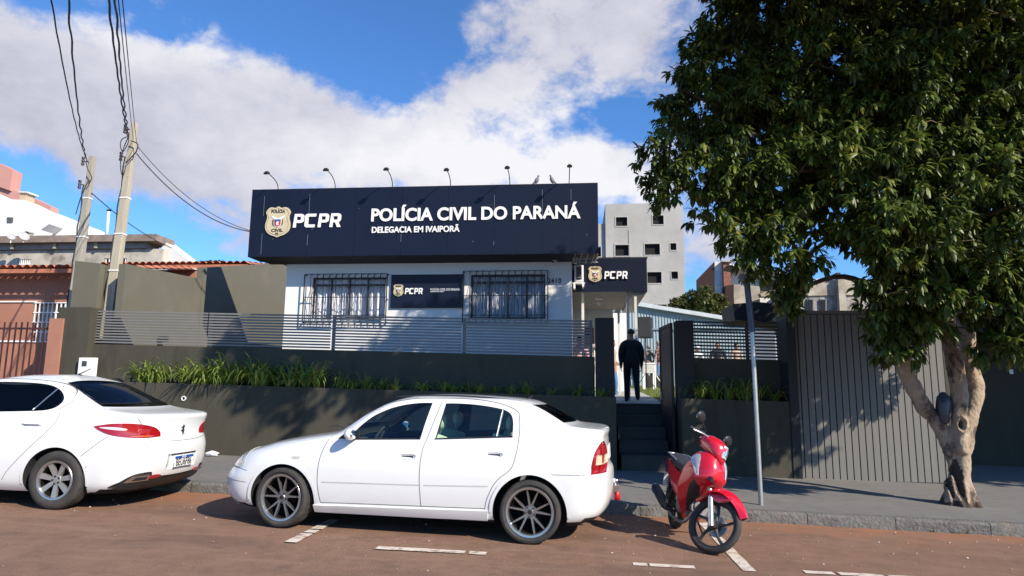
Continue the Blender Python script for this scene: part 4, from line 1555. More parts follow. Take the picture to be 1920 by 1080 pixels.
def patch(bvh, poly, axis, sign, off=0.003, step=0.04, skirt=0.006, mi=0, mb=None, far=4.0, maxd=None):
    """A panel with an exact outline, laid on the body by projecting it along one axis.
    axis 'y': outline in (x, z); 'x': outline in (y, z); sign: side the rays come from."""
    bm = bmesh.new()
    vs = [bm.verts.new((p[0], p[1], 0)) for p in poly]
    bm.faces.new(vs)
    x0, x1 = min(p[0] for p in poly), max(p[0] for p in poly)
    y0, y1 = min(p[1] for p in poly), max(p[1] for p in poly)
    for k in range(2):
        a, b = ((x0, x1), (y0, y1))[k]
        n = int((b - a) / step)
        for i in range(1, n + 1):
            t = lerp(a, b, i / (n + 1))
            no = Vector((1, 0, 0)) if k == 0 else Vector((0, 1, 0))
            bmesh.ops.bisect_plane(bm, geom=bm.verts[:] + bm.edges[:] + bm.faces[:], plane_co=no * t, plane_no=no, dist=1e-6)
    bmesh.ops.triangulate(bm, faces=[f for f in bm.faces if len(f.verts) > 4])
    bm.verts.index_update()
    pts, nor = [], []
    d = Vector((0, -sign, 0)) if axis == 'y' else Vector((-sign, 0, 0))
    for v in bm.verts:
        o = Vector((v.co.x, sign * far, v.co.y)) if axis == 'y' else Vector((sign * far * 2, v.co.x, v.co.y))
        hit = bvh.ray_cast(o, d)
        if hit[0] is None:
            h = bvh.find_nearest(Vector((v.co.x, sign * .6, v.co.y)) if axis == 'y' else Vector((sign * 2.0, v.co.x, v.co.y)))
            hit = h
        n = hit[1].normalized()
        if n.dot(-d) < 0:
            n = -n
        pts.append(hit[0] + n * off)
        nor.append(n)
    mb = mb or MB()
    k = len(mb.v)
    bnd = [e for e in bm.edges if len(e.link_faces) == 1]
    mb.v += [tuple(p) for p in pts]
    for f in bm.faces:
        mb.f.append(tuple(k + v.index for v in f.verts))
        mb.m.append(mi)
    if skirt:
        k2 = len(mb.v)
        idx = {}
        for e in bnd:
            for v in e.verts:
                if v.index not in idx:
                    idx[v.index] = k2 + len(idx)
                    mb.v.append(tuple(pts[v.index] - nor[v.index] * (off + skirt)))
            a, b = e.verts[0].index, e.verts[1].index
            mb.f.append((k + a, k + b, idx[b], idx[a]))
            mb.m.append(mi)
    bm.free()
    return mb


def strip_poly(pts, w):
    """A thin outline round an open polyline (2-D)."""
    L_, R_ = [], []
    for i, p in enumerate(pts):
        a, b = Vector(pts[max(0, i - 1)]), Vector(pts[min(len(pts) - 1, i + 1)])
        t = (b - a).normalized()
        n = Vector((-t.y, t.x)) * w / 2
        L_.append((p[0] + n.x, p[1] + n.y))
        R_.append((p[0] - n.x, p[1] - n.y))
    return L_ + R_[::-1]


def gap_lines(bvh, lines, axis, sign, name, parent, w=0.006, m=None):
    mb = MB()
    for ln in lines:
        ln = [tuple(p) for p in catmull([(a, b, 0) for a, b in ln], 5)]
        ln = [(p[0], p[1]) for p in ln]
        for i in range(len(ln) - 1):
            patch(bvh, strip_poly([ln[i], ln[i + 1]], w), axis, sign, 0.0016, .3, 0, mb=mb)
    return mb.build(name, m or M_seam, parent, fix=False)


def arc(cx, cz, r_, a0, a1, n=24):
    return [(cx + r_ * math.cos(lerp(a0, a1, i / n)), cz + r_ * math.sin(lerp(a0, a1, i / n))) for i in range(n + 1)]


def wheel(parent, c, r_, rim_r, width, style, side, rot=0.0, steer=0.0):
    """side -1: outer face looks to -y. Tyre, rim, hub parts."""
    mt = Matrix.Translation(Vector(c)) @ Matrix.Rotation(steer, 4, 'Z')
    w = empty('wheel', (0, 0, 0))
    w.parent = parent
    s = side
    h = width / 2
    b = r_ - rim_r
    prof = [(rim_r - .012, -h * .80), (rim_r + .004, -h * .92), (rim_r + b * .35, -h * 1.04), (rim_r + b * .68, -h * 1.0), (r_ - b * .10, -h * .86), (r_ - .004, -h * .72)]
    grooves = []
    for g_ in (-.42, 0.0, .42):
        grooves += [(r_, h * (g_ - .11)), (r_ - .008, h * (g_ - .09)), (r_ - .008, h * (g_ + .09)), (r_, h * (g_ + .11))]
    prof = prof + grooves + [(a, -b_) for a, b_ in reversed(prof)]
    MB().lathe(prof, 64, 'y', mtx=mt).build('tyre', M_tyre, w, smooth=True, angle=35)
    o_ = s * h
    mb = MB()
    mb.lathe([(rim_r, o_ * .86), (rim_r - .006, o_ * .93), (rim_r - .026, o_ * .90), (rim_r - .034, o_ * .70), (rim_r - .045, -o_ * .6), (rim_r, -o_ * .8)], 64, 'y', mtx=mt)
    rim = mb.build('rim', M_alloy, w, smooth=True, angle=35)
    mb = MB()
    mb.lathe([(rim_r - .036, o_ * .66), (rim_r - .044, o_ * .4), (rim_r - .05, -o_ * .3)], 48, 'y', mtx=mt)
    mb.lathe([(.0, -o_ * .25), (rim_r - .04, -o_ * .25), (rim_r - .04, -o_ * .3), (0, -o_ * .3)], 40, 'y', mtx=mt)
    mb.lathe([(.05, o_ * .05), (.13, o_ * .05), (.13, -o_ * .1), (.05, -o_ * .1)], 32, 'y', mtx=mt)
    mb.build('brake_disc', M_alloy_d, w, smooth=True, angle=35)
    mb = MB()
    if style == 'sport':
        for k in range(5):
            for d_ in (-.17, .17):
                a = rot + 2 * math.pi * k / 5
                p0 = Vector((math.cos(a + d_ * .75) * .05, 0, math.sin(a + d_ * .75) * .05))
                p1 = Vector((math.cos(a + d_ * 1.55) * (rim_r - .035), 0, math.sin(a + d_ * 1.55) * (rim_r - .035)))
                t = (p1 - p0).normalized()
                n = Vector((-t.z, 0, t.x))
                ya, yb, yc = o_ * .62, o_ * .50, o_ * .72
                vs = [p0 - n * .011, p0 + n * .011, p1 + n * .007, p1 - n * .007]
                top = [Vector((v.x, y, v.z)) for v, y in zip(vs, (ya, ya, yc, yc))]
                bot = [Vector((v.x * 1.0, y - s * .035, v.z)) + (q - v) * .0 for v, q, y in zip(vs, vs, (ya, ya, yc, yc))]
                bot = [b_ + (Vector((b_.x, 0, b_.z)) - Vector((0, 0, 0))).normalized() * 0 for b_ in bot]
                mb.add([mt @ v for v in top + bot], [(0, 1, 2, 3), (7, 6, 5, 4), (0, 4, 5, 1), (1, 5, 6, 2), (2, 6, 7, 3), (3, 7, 4, 0)])
        mb.lathe([(.0, o_ * .66), (.03, o_ * .66), (.034, o_ * .62), (.062, o_ * .60), (.066, o_ * .3), (0, o_ * .3)], 24, 'y', mtx=mt)
        mb.build('spoke_set', mat('machined_spoke', (.40, .39, .38), .3, .03, metal=.9), rim)
        mb = MB()
        for k in range(5):
            a = rot + .63 + 2 * math.pi * k / 5
            mb.lathe([(0, 0), (.009, 0), (.009, .012), (0, .012)], 8, 'y', (math.cos(a) * .05, o_ * .61 - (0 if s > 0 else .012), math.sin(a) * .05), mtx=mt)
        mb.lathe([(0, o_ * .665), (.022, o_ * .665), (.022, o_ * .69), (0, o_ * .70)], 20, 'y', mtx=mt)
        mb.build('hub_cap', M_black, rim)
    else:
        for k in range(7):
            a = rot + 2 * math.pi * k / 7
            prof2 = [(.05, -.021), (rim_r - .036, -.031), (rim_r - .030, 0), (rim_r - .036, .031), (.05, .021)]
            top, bot = [], []
            for (u_, v_) in prof2:
                x, z = u_ * math.cos(a) - v_ * math.sin(a), u_ * math.sin(a) + v_ * math.cos(a)
                y = o_ * (.60 + .16 * (u_ / rim_r) ** 2)
                top.append(mt @ Vector((x, y, z)))
                bot.append(mt @ Vector((x * .99, y - s * .03, z * .99)))
            nn = len(prof2)
            mb.add(top + bot, [tuple(range(nn)), tuple(range(2 * nn - 1, nn - 1, -1))] + [(i, i + nn, (i + 1) % nn + nn, (i + 1) % nn) for i in range(nn)])
        mb.lathe([(.0, o_ * .64), (.055, o_ * .63), (.062, o_ * .58), (.066, o_ * .3), (0, o_ * .3)], 28, 'y', mtx=mt)
        mb.build('spoke_set', mat('silver_spoke', (.50, .49, .47), .35, .04, metal=.75), rim)
        mb = MB()
        for k in range(5):
            a = rot + .4 + 2 * math.pi * k / 5
            mb.lathe([(0, 0), (.010, 0), (.010, .008), (0, .008)], 8, 'y', (math.cos(a) * .042, o_ * .63 - (0 if s > 0 else .008), math.sin(a) * .042), mtx=mt)
        mb.build('wheel_nut', M_alloy_d, rim)
    return w


def tables(rows, xf, xr, w, rad):
    T = {}
    for key, tab in (('xf', xf), ('xr', xr), ('w', w)):
        T[key] = pchip([a for a, _ in tab], [b for _, b in tab])
    for i, key in enumerate(('rxf', 'ryf', 'rxr', 'ryr', 'bf', 'br')):
        T[key] = pchip([r_[0] for r_ in rad], [r_[i + 1] for r_ in rad])
    return T


def finish_body(me, src_bvh, name, parent, zmin):
    """Painted skin where the surface is still the original one, dark underbody elsewhere."""
    me.materials.clear()
    for m_ in (M_paint, M_under):
        me.materials.append(m_)
    for p in me.polygons:
        h = src_bvh.find_nearest(p.center)
        dark = h[3] > .004 or (p.center.z < zmin and abs(p.normal.z) > .7)
        p.material_index = 1 if dark else 0
    o = link_mesh(name, me, parent, smooth=True)
    me.set_sharp_from_angle(angle=R(32))
    return o


# ---------------------------------------------------------------- the white sedan in front of the steps
# local frame: x runs from the front wheel (0) to the rear, y = -0.8545 is the street side, z up
A_W = .8545
ax = Vector((0.99740, -0.06922, -0.0199)).normalized()
org = Vector((-3.095, 7.042, 0.062))
ay = Vector((0, 0, 1)).cross(ax).normalized()
azv = ax.cross(ay)
astra = empty('parked_car', (0, 0, 0), 0, 'white older sedan with dark spoked wheels and tow ball, parked side on', 'car', 'white cars parked along the kerb')
astra.matrix_world = Matrix.Translation(org + ay * A_W) @ Matrix((ax, ay, azv)).transposed().to_4x4()
T = tables(None,
           xf=[(.17, -.66), (.22, -.79), (.30, -.845), (.38, -.87), (.45, -.87), (.52, -.85), (.575, -.805), (.62, -.785), (.68, -.745), (.73, -.68), (.772, -.58), (.80, -.485), (.834, -.385), (.862, -.27), (.889, -.14), (.92, .03), (.946, .19), (.97, .31), (.99, .37), (1.015, .41), (1.10, .545), (1.173, .665), (1.24, .79), (1.295, .90), (1.342, 1.02), (1.37, 1.12), (1.395, 1.25), (1.41, 1.38), (1.417, 1.5), (1.421, 1.62)],
           xr=[(.17, 3.16), (.22, 3.28), (.30, 3.36), (.40, 3.395), (.50, 3.41), (.60, 3.415), (.68, 3.41), (.716, 3.395), (.74, 3.375), (.80, 3.368), (.90, 3.362), (1.0, 3.352), (1.04, 3.350), (1.075, 3.362), (1.10, 3.36), (1.115, 3.335), (1.124, 3.26), (1.131, 3.17), (1.140, 3.09), (1.16, 3.02), (1.20, 2.945), (1.276, 2.80), (1.33, 2.68), (1.36, 2.60), (1.38, 2.53), (1.397, 2.40), (1.408, 2.22), (1.416, 2.02), (1.421, 1.85)],
           w=[(.17, .74), (.22, .79), (.30, .822), (.40, .842), (.50, .852), (.60, .8545), (.70, .848), (.80, .832), (.88, .81), (.93, .785), (.96, .77), (1.0, .755), (1.1, .722), (1.2, .682), (1.3, .638), (1.33, .622), (1.355, .597), (1.38, .545), (1.397, .47), (1.408, .37), (1.416, .23), (1.421, .06)],
           rad=[(.17, .32, .36, .3, .35, .14, .12), (.5, .34, .36, .30, .36, .15, .14), (.70, .36, .36, .25, .30, .18, .12), (.80, .30, .30, .16, .2, .24, .08), (.90, .28, .22, .12, .15, .26, .07), (1.0, .14, .14, .10, .12, .26, .06), (1.10, .10, .12, .10, .12, .24, .08), (1.16, .10, .11, .12, .13, .22, .16), (1.30, .12, .12, .14, .14, .20, .18), (1.38, .25, .22, .25, .22, .20, .18), (1.421, .1, .05, .1, .05, .05, .05)])
T['mid'] = (1.3, 2.15)
zs = [.17, .185, .20, .22, .26, .30, .35, .40, .45, .50, .55, .575, .60, .64, .68, .70, .716, .73, .75, .772, .79, .81, .834, .85, .87, .889, .905, .92, .935, .95, .965, .98, .99, 1.0, 1.015, 1.04, 1.06, 1.08, 1.095, 1.107, 1.115, 1.121, 1.126, 1.131, 1.138, 1.148, 1.16, 1.18, 1.2, 1.225, 1.25, 1.276, 1.295, 1.31, 1.325, 1.34, 1.352, 1.363, 1.373, 1.382, 1.39, 1.397, 1.403, 1.409, 1.413, 1.417, 1.4195, 1.421]
base = mesh_of(loft_body(T, zs))
bm = bmesh.new()
bm.from_mesh(base)
bvA = BVHTree.FromBMesh(bm)
bm.free()
winF = smooth_closed([(.690, .925), (.74, 1.02), (.80, 1.085), (.90, 1.168), (1.0, 1.222), (1.10, 1.264), (1.25, 1.302), (1.40, 1.322), (1.522, 1.326), (1.50, 1.22), (1.475, 1.10), (1.450, .962), (1.20, .952), (.95, .940)], 5, corners=(0, 8, 11))
winR = smooth_closed([(1.607, .966), (1.638, 1.14), (1.668, 1.325), (1.78, 1.329), (1.95, 1.325), (2.104, 1.312), (2.25, 1.290), (2.333, 1.266), (2.381, 1.225), (2.402, 1.165), (2.408, 1.10), (2.406, 1.024), (2.2, 1.008), (1.9, .987)], 5, corners=(0, 2, 11))
cuts = []
cav = loft_body(T, [.32, .40, .5, .6, .7, .8, .9, .93, .96, 1.0, 1.05, 1.1, 1.15, 1.2, 1.25, 1.30, 1.33, 1.36, 1.375], inset=.055, xclip=(.42, 2.62))
wells = []
for cx, r_ in ((-.005, .365), (2.61, .372)):
    for s in (-1, 1):
        k = MB()
        k.lathe([(0, s * .58), (r_, s * .58), (r_, s * 1.2), (0, s * 1.2)], 56, 'y', (cx, 0, .285 if cx < 1 else .292))
        wells.append(k)
for p in (winF, winR):
    k = MB()
    k.prism(p, -1.2, 1.2, 'y')
    wells.append(k)
# windscreen and rear screen openings (front and rear view outlines, y z)
ws = [(-.60, 1.055), (.60, 1.055), (.565, 1.22), (.50, 1.345), (-.50, 1.345), (-.565, 1.22)]
rs = [(-.60, 1.17), (.60, 1.17), (.52, 1.34), (-.52, 1.34)]
k = MB()
k.prism(ws, -.5, 1.3, 'x')
wells.append(k)
k = MB()
k.prism(rs, 2.3, 3.4, 'x')
wells.append(k)
body = boolean_cut(base, [cav] + wells)
bodyA = finish_body(body, bvA, 'body', astra, .3)

for s in (-1, 1):
    for nm, p in (('front_window', winF), ('rear_window', winR)):
        mb = patch(bvA, p, 'y', s, -.004, .05, 0)
        mb.build(nm, M_glass_a, astra, smooth=True, fix=False)
    # black seal under and divider bar in the rear window
    mb = MB()
    patch(bvA, [(.66, .918), (1.45, .952), (1.45, .966), (.69, .934)], 'y', s, .004, .06, .006, mb=mb)
    patch(bvA, [(1.60, .957), (2.41, 1.010), (2.41, 1.026), (1.605, .972)], 'y', s, .004, .06, .006, mb=mb)
    mb.build('window_seal', M_trim, astra, smooth=True, fix=False)
    mb = patch(bvA, [(2.240, 1.005), (2.254, 1.005), (2.294, 1.288), (2.280, 1.290)], 'y', s, .002, .05, .01)
    mb.build('quarter_divider', M_paint, astra, smooth=True, fix=False)
    gap_lines(bvA, [[(.50, 1.0), (.435, .86), (.395, .72), (.385, .60), (.388, .47), (.405, .36), (.425, .275)],
                    [(1.632, 1.37), (1.575, 1.16), (1.52, .957), (1.496, .866), (1.482, .71), (1.487, .512), (1.508, .29)],
                    [(2.455, 1.255), (2.476, 1.12), (2.474, .98), (2.462, .86), (2.430, .735), (2.37, .665), (2.312, .622), (2.25, .55), (2.205, .46), (2.175, .38), (2.162, .30)],
                    [(.425, .276), (.8, .286), (1.2, .294), (1.6, .302), (2.162, .312)],
                    [(.50, 1.03), (.70, 1.165), (.95, 1.285), (1.2, 1.345), (1.45, 1.372), (1.9, 1.378), (2.2, 1.35), (2.38, 1.30), (2.455, 1.255)]], 'y', s, 'door_gap', astra, .0065)
    gap_lines(bvA, [[(2.82, .672), (3.0, .676), (3.21, .684)], [(-.74, .575), (-.55, .578), (-.42, .56)], [(-.82, .455), (-.60, .452), (-.42, .44)]], 'y', s, 'bumper_gap', astra, .005)
    for ln in ([(.43, .485), (1.0, .497), (1.48, .507)], [(1.53, .508), (1.9, .52), (2.19, .53)]):
        gap_lines(bvA, [ln], 'y', s, 'side_moulding', astra, .011, mat('moulding_grey', (.45, .45, .45), .6))
    # sill skirt
    mb = patch(bvA, [(.345, .185), (2.19, .205), (2.19, .298), (.345, .255)], 'y', s, .022, .06, .05)
    mb.build('sill', M_paint, astra, smooth=True, angle=40)
    # wheel arch lips
    for cx, r_, a0, a1, cz in ((-.005, .366, -.15, math.pi + .05, .285), (2.61, .373, -.05, math.pi + .02, .292)):
        o_ = arc(cx, cz, r_ + .030, a0, a1, 30)
        i_ = arc(cx, cz, r_ - .004, a0, a1, 30)
        mb = MB()
        for j in range(30):
            patch(bvA, [o_[j], o_[j + 1], i_[j + 1], i_[j]], 'y', s, .010, .2, 0, mb=mb)
        mb.build('arch_lip', M_paint, astra, smooth=True)
    # handles
    for xh, zh in ((1.262, .758), (2.160, .812)):
        mb = patch(bvA, smooth_closed([(xh, zh), (xh, zh + .042), (xh + .15, zh + .046), (xh + .15, zh + .004)], 4), 'y', s, .003, .05, .004)
        h = mb.build('door_handle', M_paint, astra, smooth=True, fix=False)
        mb = patch(bvA, [(xh + .02, zh + .022), (xh + .02, zh + .03), (xh + .138, zh + .034), (xh + .145, zh + .012), (xh + .12, zh + .018)], 'y', s, .006, .05, .002)
        mb.build('handle_recess', M_trim, h, fix=False)
    mb = patch(bvA, smooth_closed([(.09, .71), (.09, .73), (.165, .733), (.165, .713)], 3), 'y', s, .004, .05, .004)
    mb.build('side_marker', mat('clear_marker', (.5, .48, .45), .2), astra, fix=False)
    # mirror
    mb = MB()
    cy = s * .885
    mb.ball((.735, cy, .985), 1.0, 18, 0, (.055, .105, .062))
    h = mb.build('door_mirror', M_paint, astra, smooth=True)
    MB().ball((.765, cy, .985), 1.0, 14, 0, (.03, .09, .05)).build('mirror_glass', M_chrome, h, smooth=True)
    mb = MB()
    mb.prism([(.56, .93), (.78, .93), (.79, .975), (.70, 1.04)], s * .765, s * .79, 'y')
    mb.box(.68, .76, min(s * .77, s * .85), max(s * .77, s * .85), .925, .95)
    mb.build('mirror_base', M_trim, h)
    # lamps
    hl = smooth_closed([(-.70, .590), (-.655, .70), (-.565, .765), (-.50, .745), (-.475, .67), (-.50, .595)], 5)
    mb = patch(bvA, hl, 'y', s, .005, .03, .006)
    mb.build('headlight', M_headlamp, astra, smooth=True, fix=False)
    tl = [(3.205, .688), (3.215, .80), (3.245, .91), (3.29, .985), (3.318, 1.008), (3.335, .95), (3.347, .86), (3.350, .77), (3.345, .695)]
    mb = patch(bvA, smooth_closed(tl, 4, corners=(0, 4, 8)), 'y', s, .006, .03, .008)
    lamp = mb.build('taillight', M_redlamp, astra, smooth=True, fix=False)
    mb = patch(bvA, [(3.245, .78), (3.253, .875), (3.346, .872), (3.349, .785)], 'y', s, .0085, .03, .002)
    mb.build('indicator_band', M_clearlamp, lamp, smooth=True, fix=False)
# rear face lamps, plate, badge, front grille
for s in (-1, 1):
    mb = patch(bvA, [(s * .60, .70), (s * .72, .70), (s * .70, .99), (s * .61, .96)], 'x', 1, .006, .04, .006)
    mb.build('taillight', M_redlamp, astra, smooth=True, fix=False)
mb = patch(bvA, [(-.24, .80), (.24, .80), (.24, .93), (-.24, .93)], 'x', 1, .008, .05, .004)
mb.build('number_plate', mat('plate_grey', (.6, .6, .6), .5), astra, fix=False)
mb = patch(bvA, [(-.38, .60), (.38, .60), (.35, .68), (-.35, .68)], 'x', -1, .004, .05, .004)
mb.build('radiator_grille', M_trim, astra, fix=False)
mb = patch(bvA, ws, 'x', -1, -.004, .06, 0)
mb.build('windscreen', M_glass_a, astra, smooth=True, fix=False)
mb = patch(bvA, rs, 'x', 1, -.004, .06, 0)
mb.build('rear_screen', M_glass_b, astra, smooth=True, fix=False)
# roof rails (drip mouldings), wipers, aerial
for s in (-1, 1):
    pts = [(x, s * y, z) for x, y, z in ((1.05, .52, 1.372), (1.3, .52, 1.396), (1.6, .50, 1.407), (1.95, .50, 1.404), (2.3, .49, 1.385), (2.45, .48, 1.37))]
    MB().tube(catmull(pts, 4), .008, 6).build('roof_strip', M_trim, astra, smooth=True)
    MB().tube([(.30, s * .25 + .2, .985), (.36, s * .25 - .1, 1.03), (.38, s * .25 - .35, 1.04)], .008, 6).build('wiper', M_black, astra)
MB().tube([(2.44, 0, 1.385), (2.50, 0, 1.43)], [.012, .006], 6).build('aerial', M_black, astra)
# tow hitch
th = MB().box(3.30, 3.46, -.03, .03, .43, .475).box(3.40, 3.47, -.045, .045, .462, .50).ball((3.435, 0, .545), .030, 14).tube([(3.435, 0, .49), (3.435, 0, .53)], .014, 8).build('tow_hitch', M_chrome, astra, smooth=True, angle=35)
MB().tube([(3.43, .05, .45), (3.45, .05, .40), (3.45, .05, .34)], [.02, .03, .036], 10).build('socket_cover', mat('red_plastic', (.5, .01, .02), .4), th, smooth=True)
# cabin
for x in (1.25, 2.02):
    for s in (-1, 1):
        mb = MB()
        mb.tube([(x + .12, s * .37, .52), (x + .20, s * .37, .80), (x + .26, s * .37, .99)], [.23, .215, .17], 12, flat=.38)
        mb.tube([(x - .28, s * .37, .46), (x + .14, s * .37, .50)], [.20, .22], 10, flat=.5)
        st = mb.build('seat', M_seat, astra, smooth=True)
        MB().ball((x + .31, s * .37, 1.13), 1, 14, 0, (.055, .125, .095)).tube([(x + .28, s * .37 - .05, .98), (x + .31, s * .37 - .05, 1.1)], .008, 6).tube([(x + .28, s * .37 + .05, .98), (x + .31, s * .37 + .05, 1.1)], .008, 6).build('headrest', M_seat, st, smooth=True)
MB().box(.46, .72, -.68, .68, .55, .93).build('dashboard', M_dash, astra, bevel=.03)
mt = Matrix.Translation((.86, -.37, .90)) @ Matrix.Rotation(R(-65), 4, 'Y')
mb = MB()
mb.lathe([(.17, -.013), (.188, 0), (.17, .013), (.157, 0)], 32, 'z', closed=True, mtx=mt)
mb.tube([mt @ Vector((-.16, 0, 0)), mt @ Vector((.16, 0, 0))], .014, 6).tube([mt @ Vector((0, 0, 0)), Vector((.60, -.37, .78))], .03, 8)
mb.build('steering_wheel', M_dash, astra, smooth=True, angle=40)
for cx, st in ((0, R(-6)), (2.614, 0)):
    for s in (-1, 1):
        wheel(astra, (cx, s * .755, .305), .305, .243, .205, 'sport', s, .35 if cx < 1 else .2, st)

# ---------------------------------------------------------------- the white sedan at the left edge
# local frame: x from the rear wheel (0), rear is +x, front is -x, street side y = -0.905
P_W = .905
px_ax = Vector((1, 0, -.02)).normalized()
py_ax = Vector((0, 1, 0))
peu = empty('parked_car', (0, 0, 0), 0, 'newer white sedan seen from behind with wide red taillights and blue-topped plate', 'car', 'white cars parked along the kerb')
peu.matrix_world = Matrix.Translation(Vector((-5.908, 7.355, .118)) + py_ax * P_W) @ Matrix((px_ax, py_ax, px_ax.cross(py_ax))).transposed().to_4x4()
T2 = tables(None,
            xf=[(.18, -3.40), (.3, -3.56), (.5, -3.58), (.65, -3.54), (.75, -3.40), (.85, -3.1), (.95, -2.75), (1.02, -2.35), (1.06, -2.15), (1.10, -2.05), (1.2, -1.85), (1.3, -1.64), (1.4, -1.40), (1.45, -1.25), (1.48, -1.10), (1.50, -.95), (1.512, -.8), (1.52, -.62)],
            xr=[(.18, .70), (.24, .84), (.30, .90), (.38, .945), (.48, .975), (.58, .985), (.66, .985), (.72, .975), (.78, .955), (.85, .935), (.92, .93), (.98, .935), (1.03, .94), (1.055, .93), (1.075, .88), (1.09, .78), (1.105, .65), (1.12, .53), (1.14, .43), (1.17, .345), (1.22, .24), (1.30, .075), (1.38, -.10), (1.43, -.235), (1.455, -.31), (1.475, -.38), (1.49, -.44), (1.505, -.50), (1.52, -.58)],
            w=[(.18, .80), (.24, .85), (.30, .875), (.40, .892), (.52, .902), (.62, .905), (.72, .900), (.82, .888), (.90, .872), (.97, .852), (1.02, .835), (1.06, .815), (1.10, .795), (1.2, .755), (1.3, .71), (1.38, .668), (1.42, .635), (1.45, .59), (1.475, .52), (1.495, .42), (1.51, .28), (1.52, .05)],
            rad=[(.18, .5, .4, .30, .35, .2, .10), (.45, .55, .45, .34, .40, .25, .12), (.65, .5, .45, .34, .40, .25, .12), (.80, .5, .4, .32, .36, .25, .13), (.95, .4, .3, .28, .30, .2, .12), (1.04, .3, .2, .22, .24, .2, .10), (1.09, .2, .15, .16, .18, .2, .08), (1.14, .15, .14, .14, .14, .2, .12), (1.3, .2, .16, .18, .16, .2, .17), (1.42, .3, .2, .22, .18, .2, .18), (1.48, .4, .25, .3, .22, .2, .16), (1.52, .1, .04, .02, .02, .05, .02)])
T2['mid'] = (-1.3, 2.3)
zs2 = [.18, .20, .24, .28, .32, .38, .44, .50, .56, .62, .68, .73, .78, .83, .88, .92, .96, 1.0, 1.02, 1.035, 1.05, 1.06, 1.07, 1.08, 1.088, 1.096, 1.105, 1.115, 1.125, 1.14, 1.155, 1.17, 1.20, 1.23, 1.26, 1.30, 1.34, 1.37, 1.395, 1.415, 1.43, 1.443, 1.455, 1.467, 1.478, 1.487, 1.495, 1.503, 1.51, 1.515, 1.52]
base2 = mesh_of(loft_body(T2, zs2))
bm = bmesh.new()
bm.from_mesh(base2)
bvP = BVHTree.FromBMesh(bm)
bm.free()
wells = []
for cx in (0.0, -2.71):
    for s in (-1, 1):
        k = MB()
        k.lathe([(0, s * .60), (.385, s * .60), (.385, s * 1.3), (0, s * 1.3)], 56, 'y', (cx - .02, 0, .31))
        wells.append(k)
winS = smooth_closed([(-1.90, 1.06), (-1.75, 1.16), (-1.55, 1.30), (-1.30, 1.385), (-1.0, 1.405), (-.70, 1.405), (-.48, 1.395), (-.33, 1.37), (-.22, 1.325), (-.155, 1.27), (-.13, 1.215), (-.16, 1.155), (-.24, 1.11), (-.40, 1.085), (-.9, 1.06), (-1.4, 1.045)], 5, corners=(0,))
rs2 = smooth_closed([(-.66, 1.152), (-.45, 1.147), (0, 1.145), (.45, 1.147), (.66, 1.152), (.60, 1.29), (.535, 1.415), (.3, 1.442), (0, 1.45), (-.3, 1.442), (-.535, 1.415), (-.60, 1.29)], 4, corners=(0, 4, 6, 10))
body2 = finish_body(boolean_cut(base2, wells), bvP, 'body', peu, .3)
for s in (-1, 1):
    # dark panes with a slim chrome divider
    wn = patch(bvP, winS, 'y', s, .0035, .05, .004).build('side_window', M_glass_b, peu, smooth=True, fix=False)
    patch(bvP, winS, 'y', s, .0012, .05, 0).build('window_backing', mat('cabin_dark', (.012, .012, .016), .6), wn, smooth=True, fix=False)
    for a, b in (((-.235, 1.375), (-.455, 1.085)), ((-1.06, 1.405), (-1.14, 1.055))):
        patch(bvP, strip_poly([a, lerp(Vector(a), Vector(b), .5), b], .016), 'y', s, .006, .05, .002).build('pillar_strip', M_alloy, wn, smooth=True, fix=False)
    gap_lines(bvP, [[(-.13, 1.12), (-.10, 1.04), (-.12, .95), (-.20, .84), (-.33, .70), (-.47, .55), (-.60, .40), (-.66, .30)], [(-1.11, 1.05), (-1.13, .8), (-1.12, .5), (-1.10, .28)],
                    [(-2.0, 1.10), (-1.7, 1.30), (-1.4, 1.42), (-1.0, 1.445), (-.55, 1.44), (-.25, 1.40), (-.06, 1.31), (-.02, 1.2), (-.13, 1.12)]], 'y', s, 'door_gap', peu, .006)
    gap_lines(bvP, [[(.28, .60), (.40, .70), (.50, .78), (.58, .83)], [(.345, .28), (.33, .36), (.36, .50)]], 'y', s, 'bumper_gap', peu, .006)
    mb = patch(bvP, smooth_closed([(-.49, .925), (-.48, .95), (-.30, .955), (-.27, .935), (-.30, .92)], 4), 'y', s, .012, .05, .012)
    h = mb.build('door_handle', M_paint, peu, smooth=True)
    patch(bvP, [(-.48, .920), (-.27, .926), (-.30, .932), (-.47, .928)], 'y', s, .014, .05, .002).build('handle_recess', M_trim, h, fix=False)
    o_ = arc(-.02, .31, .412, -.10, math.pi + .1, 30)
    i_ = arc(-.02, .31, .380, -.10, math.pi + .1, 30)
    mb = MB()
    for j in range(30):
        patch(bvP, [o_[j], o_[j + 1], i_[j + 1], i_[j]], 'y', s, .007, .2, 0, mb=mb)
    mb.build('arch_lip', M_paint, peu, smooth=True)


